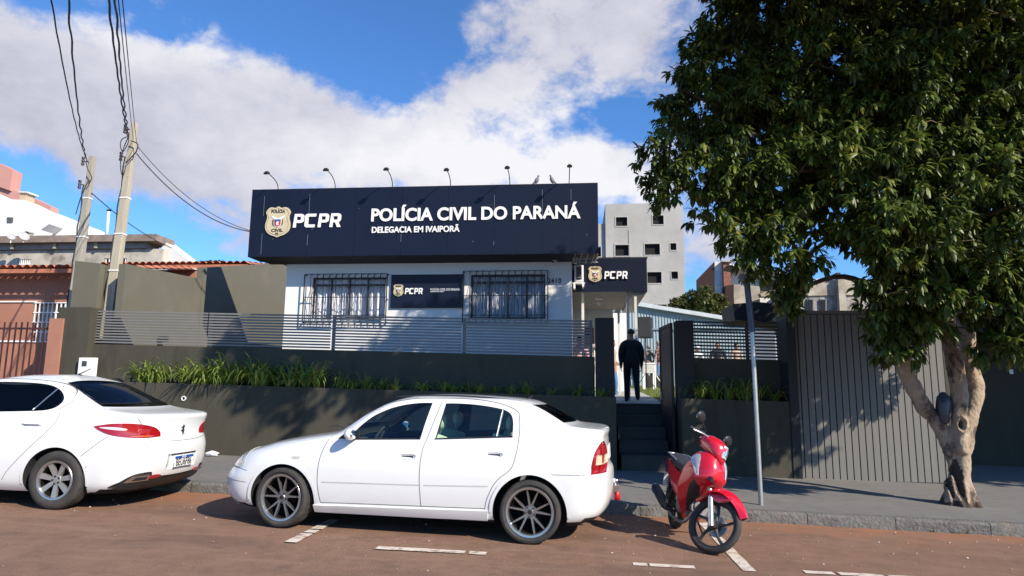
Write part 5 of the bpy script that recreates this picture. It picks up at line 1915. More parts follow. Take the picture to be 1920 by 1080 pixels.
# wrap-round tail lamps: laid on with rays aimed at the corner
def corner_patch(bvh, poly, s, off, skirt, m, name, parent, yaw):
    """Outline given in (distance along the corner plane, z); projected along a diagonal."""
    c = Vector((.62, s * .62, 0))
    d = Vector((-math.cos(yaw), -s * math.sin(yaw), 0))
    t = Vector((-math.sin(yaw) * 1.0, s * math.cos(yaw), 0)) * -1
    bm = bmesh.new()
    bm.faces.new([bm.verts.new((p[0], p[1], 0)) for p in poly])
    for k in range(2):
        a, b = min(p[k] for p in poly), max(p[k] for p in poly)
        n = int((b - a) / .03)
        for i in range(1, n + 1):
            no = Vector((1, 0, 0)) if k == 0 else Vector((0, 1, 0))
            bmesh.ops.bisect_plane(bm, geom=bm.verts[:] + bm.edges[:] + bm.faces[:], plane_co=no * lerp(a, b, i / (n + 1)), plane_no=no, dist=1e-6)
    bmesh.ops.triangulate(bm, faces=[f for f in bm.faces if len(f.verts) > 4])
    bm.verts.index_update()
    mb = MB()
    pts, nor = [], []
    for v in bm.verts:
        o = c - d * 3 + t * v.co.x + Vector((0, 0, v.co.y))
        h = bvh.ray_cast(o, d)
        if h[0] is None:
            h = bvh.find_nearest(c + t * v.co.x + Vector((0, 0, v.co.y)))
        n = h[1] if h[1].dot(d) < 0 else -h[1]
        pts.append(h[0] + n * off)
        nor.append(n)
    mb.v = [tuple(p) for p in pts]
    mb.f = [tuple(v.index for v in f.verts) for f in bm.faces]
    idx = {}
    for e in bm.edges:
        if len(e.link_faces) == 1:
            for v in e.verts:
                if v.index not in idx:
                    idx[v.index] = len(mb.v)
                    mb.v.append(tuple(pts[v.index] - nor[v.index] * (off + skirt)))
            a, b = e.verts[0].index, e.verts[1].index
            mb.f.append((a, b, idx[b], idx[a]))
    mb.m = [0] * len(mb.f)
    bm.free()
    return mb.build(name, m, parent, smooth=True, angle=50, fix=False)


for s in (-1, 1):
    # t grows towards the car's side; inner end near the boot lid
    lampo = smooth_closed([(-.335, .935), (-.20, .968), (-.05, .978), (.12, .960), (.25, .925), (.325, .87), (.335, .815), (.15, .808), (-.05, .818), (-.2, .845), (-.29, .89)], 5, corners=(0, 6))
    lp = corner_patch(bvP, lampo, s, .008, .01, M_redlamp, 'taillight', peu, R(38))
    corner_patch(bvP, smooth_closed([(-.29, .925), (-.18, .932), (-.08, .920), (-.06, .908), (-.08, .898), (-.16, .900), (-.25, .910)], 4), s, .011, .002, mat('lamp_white', (.62, .58, .58), .15, coat=1.0), 'lamp_band', lp, R(38))
    corner_patch(bvP, smooth_closed([(.0, .822), (.0, .836), (.20, .832), (.20, .82)], 3), s, .0105, .002, mat('lamp_amber', (.5, .12, .02), .15, coat=1.0), 'lamp_amber_strip', lp, R(38))

rsc = patch(bvP, rs2, 'x', 1, .004, .05, .004).build('rear_screen', M_glass_b, peu, smooth=True, fix=False)
patch(bvP, rs2, 'x', 1, .0014, .05, 0).build('window_backing', MATS['cabin_dark'], rsc, smooth=True, fix=False)
gap_lines(bvP, [[(-.74, 1.04), (-.70, .99), (-.66, .93)], [(.74, 1.04), (.70, .99), (.66, .93)], [(-.60, .83), (-.56, .775), (-.3, .755), (0, .75), (.3, .755), (.56, .775), (.60, .83)]], 'x', 1, 'boot_gap', peu, .006)
gap_lines(bvP, [[(-.70, 1.0), (-.35, 1.012), (0, 1.016), (.35, 1.012), (.70, 1.0)]], 'x', 1, 'boot_crease', peu, .010, mat('crease_grey', (.62, .62, .62), .5))
# plate recess, plate and its writing
patch(bvP, smooth_closed([(-.31, .42), (-.31, .60), (.31, .60), (.31, .42)], 5, corners=(0, 1, 2, 3)), 'x', 1, .002, .04, .002).build('plate_recess', mat('recess_white', (.70, .70, .70), .5), peu, smooth=True, fix=False)
pl = MB().box(.983, .992, -.20, .20, .437, .567).build('number_plate', mat('plate_white', (.74, .74, .72), .4), peu, bevel=.003)
MB().box(.9925, .9945, -.197, .197, .535, .565).build('plate_band', mat('plate_blue', (.01, .07, .32), .4), pl)
text_mesh('plate_lettering', 'BEU6F86', .125, mat('plate_ink', (.02, .02, .025), .5), pl, (.9935, -.172, .449), (R(90), 0, R(90)), depth=.002, bold=.002, width=.335)
text_mesh('plate_country', 'BRASIL', .026, M_white, pl, (.9955, -.05, .542), (R(90), 0, R(90)), depth=.001, width=.09)
patch(bvP, [(-.26, .585), (.26, .585), (.25, .60), (-.25, .60)], 'x', 1, .012, .05, .012).build('plate_lamp_bar', M_trim, peu, fix=False)
# chrome standing-animal emblem
lion = [(.0, .0), (.012, .0), (.015, .025), (.028, .03), (.03, .004), (.042, .0), (.042, .035), (.034, .055), (.048, .048), (.055, .055), (.05, .066), (.036, .075), (.052, .085), (.058, .10), (.048, .118), (.034, .125), (.022, .118), (.012, .10), (-.004, .098), (-.012, .086), (.0, .084), (.012, .082), (.004, .062), (-.012, .055), (-.018, .066), (-.024, .058), (-.014, .040), (.006, .042)]
patch(bvP, [((y - .02) * 1.05, .815 + z * .98) for y, z in lion], 'x', 1, .006, .03, .004).build('emblem', mat('dark_chrome', (.22, .22, .23), .25, metal=.9), peu, fix=False)
gap_lines(bvP, [[(-.04, .802), (.04, .802)]], 'x', 1, 'badge_word_strip', peu, .008, mat('badge_grey', (.55, .55, .55), .4))
# lower diffuser with exhaust trims and reflectors
dif = smooth_closed([(-.80, .25), (-.78, .33), (-.70, .40), (-.52, .415), (-.45, .36), (0, .345), (.45, .36), (.52, .415), (.70, .40), (.78, .33), (.80, .25), (.5, .225), (0, .215), (-.5, .225)], 4)
patch(bvP, dif, 'x', 1, .006, .04, .02).build('diffuser', M_trim, peu, smooth=True, fix=False)
for s in (-1, 1):
    ex = patch(bvP, smooth_closed([(s * .76, .315), (s * .72, .385), (s * .53, .392), (s * .52, .325)], 4, corners=(0, 1, 2, 3)), 'x', 1, .016, .03, .02).build('exhaust_trim', M_chrome, peu, fix=False)
    patch(bvP, smooth_closed([(s * .70, .332), (s * .68, .366), (s * .56, .37), (s * .56, .34)], 4, corners=(0, 1, 2, 3)), 'x', 1, .019, .03, .004).build('exhaust_outlet', M_dark, ex, fix=False)
    patch(bvP, smooth_closed([(s * .50, .335), (s * .49, .375), (s * .36, .372), (s * .36, .345)], 4), 'x', 1, .012, .03, .01).build('reflector', M_redlamp, peu, fix=False)
MB().box(-.62, -.52, -.012, .012, 1.508, 1.524).tube([(-.57, 0, 1.52), (-.40, 0, 1.60)], [.008, .004], 6).build('aerial', M_black, peu)
for cx in (0, -2.71):
    for s in (-1, 1):
        wheel(peu, (cx, s * .80, .325), .325, .222, .215, 'seven', s, .22)
MB().box(-2.3, .5, -.7, .7, .21, .24).build('floor_pan', M_under, peu)
# ================================================================ red motorcycle
M_red = mat('red_bike_paint', (0.52, 0.006, 0.022), 0.25, 0.03, 3, coat=1.0, obj=True)
M_plastic = mat('black_plastic', (0.016, 0.016, 0.017), 0.5, 0.1, 8, obj=True)
M_seat_b = mat('seat_vinyl', (0.030, 0.031, 0.034), 0.5, 0.1, 30, .1, 200, obj=True)
M_silver = mat('silver_fork', (0.60, 0.60, 0.60), 0.3, 0.05, metal=.8, obj=True)
M_engine = mat('engine_alloy', (0.20, 0.20, 0.20), 0.5, 0.3, 14, metal=.6, obj=True)
M_clear = mat('clear_lens', (0.45, 0.46, 0.48), 0.08, 0.25, 30, coat=1.0, metal=.3, obj=True)

HEAD = R(-82.5)
LEAN = R(10)
STEER = R(45)
WB = 1.21
front_contact = Vector((1.228, 6.92, slope(1.228)))
hd = Vector((math.cos(HEAD), math.sin(HEAD), 0))
bike = empty('motorcycle', (0, 0, 0), 0, 'red underbone motorcycle with its front wheel turned, parked facing the street', 'motorcycle')
bo = front_contact - hd * WB
bo.z = slope(bo.x)
pitchm = math.atan2(front_contact.z - bo.z, WB)
bike.matrix_world = Matrix.Translation(bo) @ Matrix.Rotation(HEAD, 4, 'Z') @ Matrix.Rotation(-pitchm, 4, 'Y') @ Matrix.Rotation(-LEAN, 4, 'X')
# local: x forward from the rear axle, y to the bike's left, z up.
RF, RR = .268, .262
rake = R(26)
sa = Vector((-math.sin(rake), 0, math.cos(rake)))       # steering axis, upwards
sp0 = Vector((WB - .04, 0, RF)) + Vector((.0, 0, 0))
ST = Matrix.Translation(sp0) @ Matrix.Rotation(STEER, 4, sa) @ Matrix.Translation(-sp0)


def bdone(mb, name, m, parent=bike, mtx=None, smooth=True, angle=40, solid=0.0, fix=True):
    if mtx is not None:
        mb.v = [tuple(mtx @ Vector(v)) for v in mb.v]
    o = mb.build(name, m, parent, fix=fix)
    me = o.data
    if solid:
        b_ = bmesh.new()
        b_.from_mesh(me)
        bmesh.ops.solidify(b_, geom=b_.faces[:], thickness=solid)
        bmesh.ops.recalc_face_normals(b_, faces=b_.faces)
        b_.to_mesh(me)
        b_.free()
    if smooth:
        for p in me.polygons:
            p.use_smooth = True
        me.set_sharp_from_angle(angle=R(angle))
    return o


def moto_wheel(cx, r_, tw, mtx=None):
    w = empty('wheel')
    w.parent = bike
    c = (cx, 0, r_)
    b = .052
    rr = r_ - b
    prof = [(rr, -tw * .38), (rr + b * .4, -tw * .5), (rr + b * .72, -tw * .42), (r_ - .006, -tw * .26), (r_, -tw * .1), (r_, tw * .1), (r_ - .006, tw * .26), (rr + b * .72, tw * .42), (rr + b * .4, tw * .5), (rr, tw * .38)]
    bdone(MB().lathe(prof, 56, 'y', c), 'tyre', M_tyre, w, mtx, angle=50)
    rim = bdone(MB().lathe([(rr + .004, -tw * .36), (rr - .014, -tw * .34), (rr - .022, -tw * .12), (rr - .022, tw * .12), (rr - .014, tw * .34), (rr + .004, tw * .36)], 56, 'y', c), 'rim', M_plastic, w, mtx)
    mb = MB()
    for k in range(5):
        a = .35 + 2 * math.pi * k / 5
        for dd in (0,):
            p0 = Vector((cx + .03 * math.cos(a), 0, r_ + .03 * math.sin(a)))
            p1 = Vector((cx + (rr - .015) * math.cos(a + .16), 0, r_ + (rr - .015) * math.sin(a + .16)))
            pm = (p0 + p1) / 2 + Vector((-math.sin(a), 0, math.cos(a))) * -.012
            mb.tube([p0, pm, p1], [.024, .015, .017], 8, flat=.8)
    mb.lathe([(0, -.055), (.045, -.055), (.05, 0), (.045, .055), (0, .055)], 20, 'y', c)
    bdone(mb, 'spoke_set', M_plastic, rim, mtx)
    mb = MB()
    mb.lathe([(.035, .052), (.10, .052), (.10, .057), (.035, .057)], 28, 'y', c)
    bdone(mb, 'brake_disc', M_steel, rim, mtx)
    return w


moto_wheel(0, RR, .085)
moto_wheel(WB, RF, .072, ST)
# fork
mb = MB()
for s in (-1, 1):
    a = Vector((WB, s * .075, RF))
    mb.tube([a - sa * .03, a + sa * .25], .026, 12).tube([a + sa * .25, a + sa * .33], .017, 10)
mb.tube([(WB, -.09, RF), (WB, .09, RF)], .014, 10)
bdone(mb, 'fork', M_silver, bike, ST)
mb = MB()
mb.tube([Vector((WB, 0, RF)) + sa * .46, Vector((WB - .05, 0, RF)) + sa * .78], .03, 12).box(WB - .25, WB - .17, -.09, .09, RF + .37, RF + .41)
bdone(mb, 'fork_crown', M_plastic, bike, ST)
# front mudguard
def fender(u, v):
    a = lerp(R(44), R(150), u)
    rr = RF + .050 + .045 * math.sin(min(1, u * 1.1) * 3)
    k = (v - .5) * 2
    wd = lerp(.078, .118, min(1, max(0, (u - .12) / .35))) * (.35 + .65 * min(1, u * 3.2)) * (1 if u < .8 else lerp(1, .8, (u - .8) / .2))
    x = WB + math.cos(a) * (rr - .070 * k * k)
    z = RF + math.sin(a) * (rr - .070 * k * k) - (.03 * (1 - u * 3) if u < .33 else 0)
    return (x + (.05 if u < .01 else .05 * max(0, 1 - u * 3)), wd * k, z)
bdone(MB().sheet(fender, 26, 12), 'front_mudguard', M_red, bike, ST, solid=.006, angle=60)
# mudguard shoulders hugging the fork
mb = MB()
for s in (-1, 1):
    def shoulder(u, v, s=s):
        a = lerp(R(70), R(128), u)
        r1 = RF + .035 - v * .10 * math.sin(math.pi * min(1, .15 + u * .8))
        return (WB + math.cos(a) * r1, s * (.080 + .012 * math.sin(v * 3.1)), RF + math.sin(a) * r1)
    mb.sheet(shoulder, 10, 5)
bdone(mb, 'mudguard_cheek', M_red, bike, ST, solid=.006, angle=60)


def swept(prof, nu=14, nv=24, ex=2.0):
    """Fairing surface: rows of (z, x, half width, sweep back)."""
    fz_ = [r_[0] for r_ in prof]
    fx_ = pchip(fz_, [r_[1] for r_ in prof])
    fw_ = pchip(fz_, [r_[2] for r_ in prof])
    fs_ = pchip(fz_, [r_[3] for r_ in prof])

    def fn(u, v):
        z = lerp(fz_[0], fz_[-1], v)
        k = (u - .5) * 2
        return (fx_(z) - fs_(z) * abs(k) ** ex, fw_(z) * k * (1 - .06 * k * k), z - .02 * k * k)
    return fn, fx_, fw_, fs_


# leg shields: broad curved panel swept back and down
fnL, *_ = swept([(.22, .56, .085, .03), (.32, .66, .15, .07), (.45, .78, .21, .13), (.58, .87, .235, .18), (.72, .93, .225, .18), (.82, .95, .19, .14), (.88, .94, .15, .10)])
bdone(MB().sheet(fnL, 16, 26), 'leg_shield', M_red, bike, solid=-.012, angle=60)
fnI, *_ = swept([(.24, .54, .07, .03), (.45, .75, .185, .12), (.60, .84, .21, .16), (.80, .91, .16, .12), (.87, .90, .12, .08)])
bdone(MB().sheet(fnI, 14, 20), 'inner_shield', M_plastic, bike, solid=-.01, angle=60)
# black liner behind the front wheel, in the arch of the leg shields
fnB, *_ = swept([(.235, .60, .055, .02), (.32, .70, .105, .04), (.45, .82, .150, .07), (.58, .91, .165, .09), (.66, .955, .14, .08)])
bdone(MB().sheet(fnB, 14, 18), 'wheel_liner', M_plastic, bike, solid=.008, angle=60)
# front cover: the pointed red nose between the winkers
fnC, cx_, cw_, cs_ = swept([(.61, .985, .10, .03), (.645, 1.02, .145, .06), (.69, 1.05, .168, .09), (.76, 1.045, .180, .12), (.84, 1.01, .175, .13), (.90, .965, .14, .12), (.93, .925, .09, .08)], ex=1.8)
bdone(MB().sheet(fnC, 18, 26), 'front_cover', M_red, bike, solid=-.012, angle=60)
# winker lenses on both shoulders of the front cover
for s in (-1, 1):
    def wink(u, v, s=s):
        z = lerp(.70, .905, v)
        wdt = lerp(.02, .075, min(1, v * 1.3)) * (1 if v < .8 else lerp(1, .5, (v - .8) / .2))
        k = lerp(.74, .97, .5) + (u - .5) * wdt / max(.02, cw_(z)) * 1.1 + (.10 * (v - .5))
        return (cx_(z) - cs_(z) * abs(k) ** 1.8 + .016 + .012 * math.sin(u * math.pi), s * (.010 + cw_(z) * k * (1 - .06 * k * k)), z - .02 * k * k)
    bdone(MB().sheet(wink, 8, 16), 'winker', M_clear, bike, solid=.008, angle=60)
# handlebar cowl with headlamp (turns with the bar)
HB = Vector((WB - .345, 0, 1.0))
mb = MB()
n = 18
rows = [(-.13, .06, .045, 1.02), (-.08, .10, .065, 1.02), (0, .125, .08, 1.01), (.07, .12, .092, .985), (.13, .098, .09, .955), (.165, .065, .07, .935), (.18, .02, .03, .925)]
k0 = 0
for (dx, hw, hh, zc) in rows:
    for j in range(n):
        a = 2 * math.pi * j / n
        c_, s_ = math.cos(a), math.sin(a)
        mb.v.append((HB.x + dx - .02 * abs(c_), hw * abs(c_) ** .8 * (1 if c_ > 0 else -1), zc + hh * s_ - (.03 * (1 - abs(c_)) if s_ < 0 else 0)))
for i in range(len(rows) - 1):
    for j in range(n):
        q = (j + 1) % n
        mb.f.append((i * n + j, i * n + q, (i + 1) * n + q, (i + 1) * n + j))
mb.f += [tuple(range(n)), tuple((len(rows) - 1) * n + j for j in range(n))]
mb.m = [0] * len(mb.f)
bdone(mb, 'handlebar_cowl', M_red, bike, ST, angle=60)
def hlamp(u, v):
    a = lerp(-1, 1, u)
    z = lerp(.905, 1.03, v)
    hw = .085 * math.sin(math.pi * min(1, .22 + v * .55)) ** .6
    return (HB.x + .175 - .07 * a * a - .55 * (z - .905) ** 1.2 * .55 + .006, a * hw, z)
hl_ = bdone(MB().sheet(hlamp, 12, 10), 'headlight', M_clear, bike, ST, solid=.01, angle=60)
def hvis(u, v):
    p = hlamp(.5 + (u - .5) * .35, .25 + v * .45)
    return (p[0] + .006, p[1], p[2])
bdone(MB().sheet(hvis, 6, 6), 'headlight_reflector', M_chrome, hl_, ST)
# handlebar, grips, levers, mirrors
mb = MB()
for s in (-1, 1):
    mb.tube(catmull([(HB.x - .03, s * .05, 1.02), (HB.x - .05, s * .17, 1.045), (HB.x - .11, s * .33, 1.03)], 5), .011, 8)
hb = bdone(mb, 'handlebar', M_chrome, bike, ST)
for s in (-1, 1):
    bdone(MB().tube([(HB.x - .068, s * .22, 1.042), (HB.x - .115, s * .345, 1.028)], .017, 10).tube([(HB.x - .055, s * .17, 1.045), (HB.x - .069, s * .222, 1.042)], .024, 10), 'grip', M_plastic, hb, ST)
    bdone(MB().tube(catmull([(HB.x + .0, s * .16, 1.035), (HB.x - .02, s * .24, 1.03), (HB.x - .075, s * .335, 1.018)], 4), .0075, 6), 'lever', M_silver, hb, ST)
    stem = catmull([(HB.x - .045, s * .165, 1.06), (HB.x - .05, s * .20, 1.10), (HB.x - .07, s * .275, 1.15)], 5)
    mr_ = bdone(MB().tube(stem, .0055, 7), 'mirror', M_plastic, bike, ST)
    c_ = Vector((HB.x - .065, s * .315, 1.175))
    bdone(MB().ball(c_, 1, 16, 0, (.022, .075, .055)), 'mirror_shell', M_plastic, mr_, ST)
    bdone(MB().ball(c_ - Vector((.012, 0, 0)), 1, 14, 0, (.014, .066, .047)), 'mirror_glass', M_chrome, mr_, ST)
# spine, seat, side covers, tail
mb = MB()
mb.tube(catmull([(.93, 0, .66), (.78, 0, .52), (.60, 0, .46), (.42, 0, .52)], 5), .075, 12, flat=.9)
bdone(mb, 'centre_cover', M_red)
prof = [(.50, .595, .05, .03), (.44, .65, .085, .05), (.32, .69, .115, .055), (.15, .70, .125, .055), (.0, .725, .125, .052), (-.12, .755, .115, .05), (-.24, .775, .085, .04), (-.30, .775, .03, .02)]
mb = MB()
n = 16
for x, zc, hw, hh in prof:
    for j in range(n):
        a = 2 * math.pi * j / n
        mb.v.append((x, hw * math.copysign(abs(math.cos(a)) ** .7, math.cos(a)), zc + hh * math.copysign(abs(math.sin(a)) ** .8, math.sin(a))))
for i in range(len(prof) - 1):
    for j in range(n):
        q = (j + 1) % n
        mb.f.append((i * n + j, i * n + q, (i + 1) * n + q, (i + 1) * n + j))
mb.f += [tuple(range(n)), tuple((len(prof) - 1) * n + j for j in range(n))]
mb.m = [0] * len(mb.f)
bdone(mb, 'seat', M_seat_b)
for s in (-1, 1):
    def cover(u, v, s=s):
        x = lerp(.52, -.36, u)
        zt = lerp(.60, .735, min(1, u * 1.25))
        zb = lerp(.40, .60, max(0, (u - .35) / .65)) if u > .35 else lerp(.36, .40, u / .35)
        z = lerp(zb, zt, v)
        y = .06 + .075 * math.sin(math.pi * min(1, .18 + .72 * u)) * (.75 + .25 * math.sin(math.pi * v)) + .015 * v
        return (x, s * y, z)
    bdone(MB().sheet(cover, 16, 8), 'side_cover', M_red, solid=.008, angle=60)
mb = MB().ball((-.37, 0, .70), 1, 14, 0, (.05, .085, .045))
bdone(mb, 'tail_lamp', M_redlamp)
mb = MB()
def rfend(u, v):
    a = lerp(R(60), R(195), u)
    return (math.cos(a) * (RR + .06), (v - .5) * .12, RR + math.sin(a) * (RR + .06))
mb.sheet(rfend, 16, 4)
bdone(mb, 'rear_mudguard', M_plastic, solid=.006)
bdone(MB().box(-.40, -.392, -.09, .09, .42, .56), 'number_plate', mat('bike_plate', (.45, .46, .48), .5), smooth=False)
mb = MB().tube(catmull([(.05, .10, .755), (-.2, .12, .80), (-.36, .08, .80), (-.40, 0, .80), (-.36, -.08, .80), (-.2, -.12, .80), (.05, -.10, .755)], 4), .010, 8)
bdone(mb, 'grab_rail', M_silver)
# engine, swing arm, shocks, chain case
mb = MB().box(.36, .66, -.09, .09, .24, .42).tube([(.60, 0, .34), (.80, 0, .37)], [.075, .06], 14).tube([(.46, -.13, .32), (.46, .13, .32)], .085, 20)
for k in range(5):
    mb.tube([(.66 + k * .028, 0, .35), (.672 + k * .028, 0, .352)], .088, 14)
bdone(mb, 'engine', M_engine, angle=35)
mb = MB()
for s in (-1, 1):
    mb.tube([(.40, s * .085, .31), (0, s * .085, RR)], .021, 8)
mb.box(-.02, .42, .075, .105, RR - .01, RR + .09)
bdone(mb, 'swing_arm', M_plastic)
for s in (-1, 1):
    a, b = Vector((-.02, s * .115, RR + .03)), Vector((-.06, s * .115, .60))
    mb = MB().tube([a, b], .012, 8)
    hx = []
    for k in range(70):
        t = .25 + .6 * k / 69
        p = lerp(a, b, t)
        hx.append(p + Vector((math.cos(k * .75) * .026, math.sin(k * .75) * .026, 0)))
    mb.tube(hx, .006, 5)
    bdone(mb, 'shock_absorber', M_plastic)
# exhaust on the right side (-y)
mb = MB().tube(catmull([(.74, -.04, .30), (.66, -.11, .17), (.40, -.15, .17), (.18, -.16, .22)], 5), .018, 8)
ex = bdone(mb, 'exhaust_pipe', M_engine)
mb = MB().tube([(.20, -.165, .225), (.10, -.17, .25), (-.32, -.18, .36), (-.36, -.18, .37)], [.028, .052, .056, .045], 16)
bdone(mb, 'silencer', M_plastic, ex)
bdone(MB().tube([(-.34, -.18, .365), (-.375, -.18, .374)], .046, 16).tube([(-.10, -.215, .31), (-.28, -.222, .355)], [.026, .03], 10, flat=.4), 'silencer_guard', M_chrome, ex)
# foot rests, side stand, brake caliper
for s in (-1, 1):
    bdone(MB().tube([(.46, s * .08, .24), (.46, s * .27, .25)], .016, 8), 'foot_rest', M_plastic)
ca = math.cos(LEAN)
bdone(MB().tube([(.40, .08, .24), (.30, .22, .05), (.27, .255, .035)], .011, 7), 'side_stand', M_plastic)
bdone(MB().box(WB - .11, WB - .03, .045, .085, RF + .04, RF + .12), 'brake_caliper', M_engine, bike, ST, angle=30)
# ================================================================ buildings behind
gz = lambda y: 1.24 + max(0, min(60, y - 15)) * 0.042


def facade_with_holes(mb, x0, x1, z0, z1, y0, y1, holes):
    """Front wall cut into strips round rectangular openings (x0, x1, z0, z1)."""
    xs = sorted({x0, x1} | {h[0] for h in holes} | {h[1] for h in holes})
    for a, b in zip(xs, xs[1:]):
        m_ = (a + b) / 2
        hs = sorted([h for h in holes if h[0] < m_ < h[1]], key=lambda h: h[2])
        z = z0
        for h in hs:
            mb.box(a, b, y0, y1, z, h[2])
            z = h[3]
        mb.box(a, b, y0, y1, z, z1)


# unfinished concrete block of flats
YAp = 62.0
ap = empty('apartment_building', (6, YAp, gz(62)), 0, 'tall unfinished bare concrete apartment block with empty window openings', 'building')
O = Vector(ap.location)
A = lambda x, y: at(x, y, YAp) - O
holes = []
for (xa, ya, xb, yb) in ((1155, 407, 1176, 424), (1224, 404, 1244, 421), (1153, 459, 1181, 480), (1209, 457, 1237, 478), (1257, 456, 1268, 469), (1214, 510, 1240, 531), (1259, 509, 1271, 523), (1206, 571, 1222, 580), (1232, 571, 1250, 580), (1150, 512, 1178, 533), (1120, 461, 1127, 480)):
    p, q = A(xa, yb), A(xb, ya)
    holes.append((p.x, q.x, p.z, q.z))
L0, L1, TOP = A(1135, 400).x, A(1280.5, 400).x, A(1134, 382.5).z
mb = MB()
facade_with_holes(mb, L0, L1, -1, TOP, 0, .25, [h for h in holes if h[0] > L0])
mb.box(L1 - .25, L1, .25, 9, -1, TOP).box(L0, L0 + .25, .25, 9, -1, TOP).box(L0, L1, 8.99, 9.2, -1, TOP)
for h in (3.1, 6.0, 8.9, TOP - .2):
    mb.box(L0 + .25, L1 - .25, .6, 9, h - .1, h + .1)
mb.build('wall', M_conc, ap)
mb = MB()
lo = A(1123, 470)
top_l = A(1130, 418)
facade_with_holes(mb, lo.x - 1.6, L0 - .002, -1, top_l.z, .3, .5, [h for h in holes if h[1] < L0])
mb.build('side_wing', M_conc, ap)
for i, h in enumerate(holes):
    mb = MB()
    e = .08
    for a in ((h[0] - e, h[0], h[2] - e, h[3] + e), (h[1], h[1] + e, h[2] - e, h[3] + e), (h[0], h[1], h[2] - e, h[2]), (h[0], h[1], h[3], h[3] + e)):
        yy = .3 if h[1] < L0 else 0
        mb.box(a[0], a[1], yy - .04, yy - .002, a[2], a[3])
    w = mb.build('window', mat('window_mortar', (.42, .40, .37), .9), ap)
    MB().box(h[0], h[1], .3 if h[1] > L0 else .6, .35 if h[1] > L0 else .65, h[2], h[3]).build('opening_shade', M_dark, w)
for (xa, y0_, y1_) in ((1180, 431, 480), (1153, 456, 480)):
    p, q = A(xa, y1_), A(xa, y0_)
    MB().box(p.x - .04, p.x + .04, -.05, -.003, p.z, q.z).build('drain_pipe', M_conc, ap)

# corrugated shed at the back of the yard
YSh = 28.0
M_corr = mat('blue_grey_sheet', (.27, .34, .37), .5, .05, 2, spec=.4)
sh = empty('metal_shed', (5.5, YSh, gz(28)), 0, 'pale blue corrugated metal shed wall with a sloping roof edge behind the yard', 'shed')
O = Vector(sh.location)
a, b = at(1160, 569, YSh), at(1500, 624, YSh)
n = 900
mb = MB()
for i in range(n):
    x0, x1 = lerp(a.x, b.x, i / n), lerp(a.x, b.x, (i + 1) / n)
    d0, d1 = (.022 * max(-.6, min(.6, math.sin(t * math.pi * 2 / 15))) for t in (i, i + 1))
    z0_, z1_ = lerp(a.z, b.z, i / n), lerp(a.z, b.z, (i + 1) / n)
    mb.add([(x0 - O.x, d0, -.3), (x1 - O.x, d1, -.3), (x1 - O.x, d1, z1_ - O.z), (x0 - O.x, d0, z0_ - O.z)], [(0, 1, 2, 3)])
mb.build('wall', M_corr, sh, fix=False)
mb = MB()
mb.add([(a.x - O.x, -.22, a.z - O.z), (b.x - O.x, -.22, b.z - O.z), (b.x - O.x, 6, b.z - O.z), (a.x - O.x, 6, a.z - O.z), (a.x - O.x, -.22, a.z - O.z + .16), (b.x - O.x, -.22, b.z - O.z + .16), (b.x - O.x, 6, b.z - O.z + .16), (a.x - O.x, 6, a.z - O.z + .16)],
       [(3, 2, 1, 0), (4, 5, 6, 7), (0, 1, 5, 4), (1, 2, 6, 5), (2, 3, 7, 6), (3, 0, 4, 7)])
mb.build('roof', mat('shed_roof', (.50, .54, .55), .5), sh)
zz = at(1240, 617, YSh).z
MB().box(a.x - O.x, b.x - O.x, -.07, -.037, zz - O.z - .035, zz - O.z + .035).build('rail_trim', mat('trim_blue_grey', (.20, .27, .30), .5), sh)
p, q = at(1405, 672, YSh - 1.5), at(1452, 620, YSh - 1.5)
tag(MB().box(0, q.x - p.x, 0, .06, 0, q.z - gz(26.5)).build('roller_door', mat('grey_shutter', (.12, .14, .17), .5), None, (p.x, YSh - 1.5, gz(26.5))), 'grey shutter panel standing in front of the corrugated shed behind the sign post', 'shutter')

# brick and white house with a chimney, right of the flats
YBk = 44.0
M_brick = mat('red_brick', (.20, .075, .05), .9, .3, 6, col2=(.36, .16, .11), c2scale=9)
M_brick_d = mat('dark_brick', (.030, .012, .010), .9, .25, 5)
M_offwhite = mat('offwhite_render', (.62, .61, .58), .85, .04, 1, col2=(.5, .48, .45), c2scale=.7)
M_stain = mat('stained_render', (.40, .355, .28), .9, .18, 1.2, .2, 15, col2=(.24, .20, .15), c2scale=.9, c2lo=.45, c2hi=.68)
bh = empty('brick_house', (17, YBk, gz(44)), 0, 'brick and white house with a square brick chimney behind the street tree', 'house')
O = Vector(bh.location)
K = lambda x, y, d=0: at(x, y, YBk + d) - O


def slab(parent, name, m, pxs, y0, y1, d=0):
    """Wall with the outline of the listed corner points and a real thickness."""
    poly = [(K(x, y, y0).x, K(x, y, y0).z) for x, y in pxs]
    return MB().prism(poly, y0, y1, 'y').build(name, m, parent)


slab(bh, 'side_wall', M_brick_d, [(1307, 524), (1339, 491), (1339, 590), (1308, 590)], .0, .3)
slab(bh, 'white_wall', M_offwhite, [(1340, 490), (1356, 493), (1356, 590), (1340, 590)], .1, .4)
ch = slab(bh, 'chimney', M_brick, [(1356, 489), (1370, 490), (1372, 560), (1358, 560)], -.3, .6)
slab(bh, 'chimney_cap', mat('cap_concrete', (.4, .36, .3), .9), [(1354, 488.3), (1371.5, 488.8), (1371.5, 491), (1354, 490.5)], -.45, .75)
slab(bh, 'gable_wall', M_offwhite, [(1371, 497), (1400, 500), (1485, 515), (1485, 600), (1373, 600)], .5, 5)
slab(bh, 'roof_edge', M_offwhite, [(1368, 494), (1392, 498), (1490, 513), (1490, 516), (1392, 502), (1368, 497)], -.6, 5.5)
slab(bh, 'terrace_wall', M_stain, [(1376, 533), (1425, 537), (1425, 600), (1376, 600)], -1.2, -.8)
slab(bh, 'pier', M_brick_d, [(1360, 536), (1375, 533), (1378, 600), (1360, 600)], -2.0, -1.0)
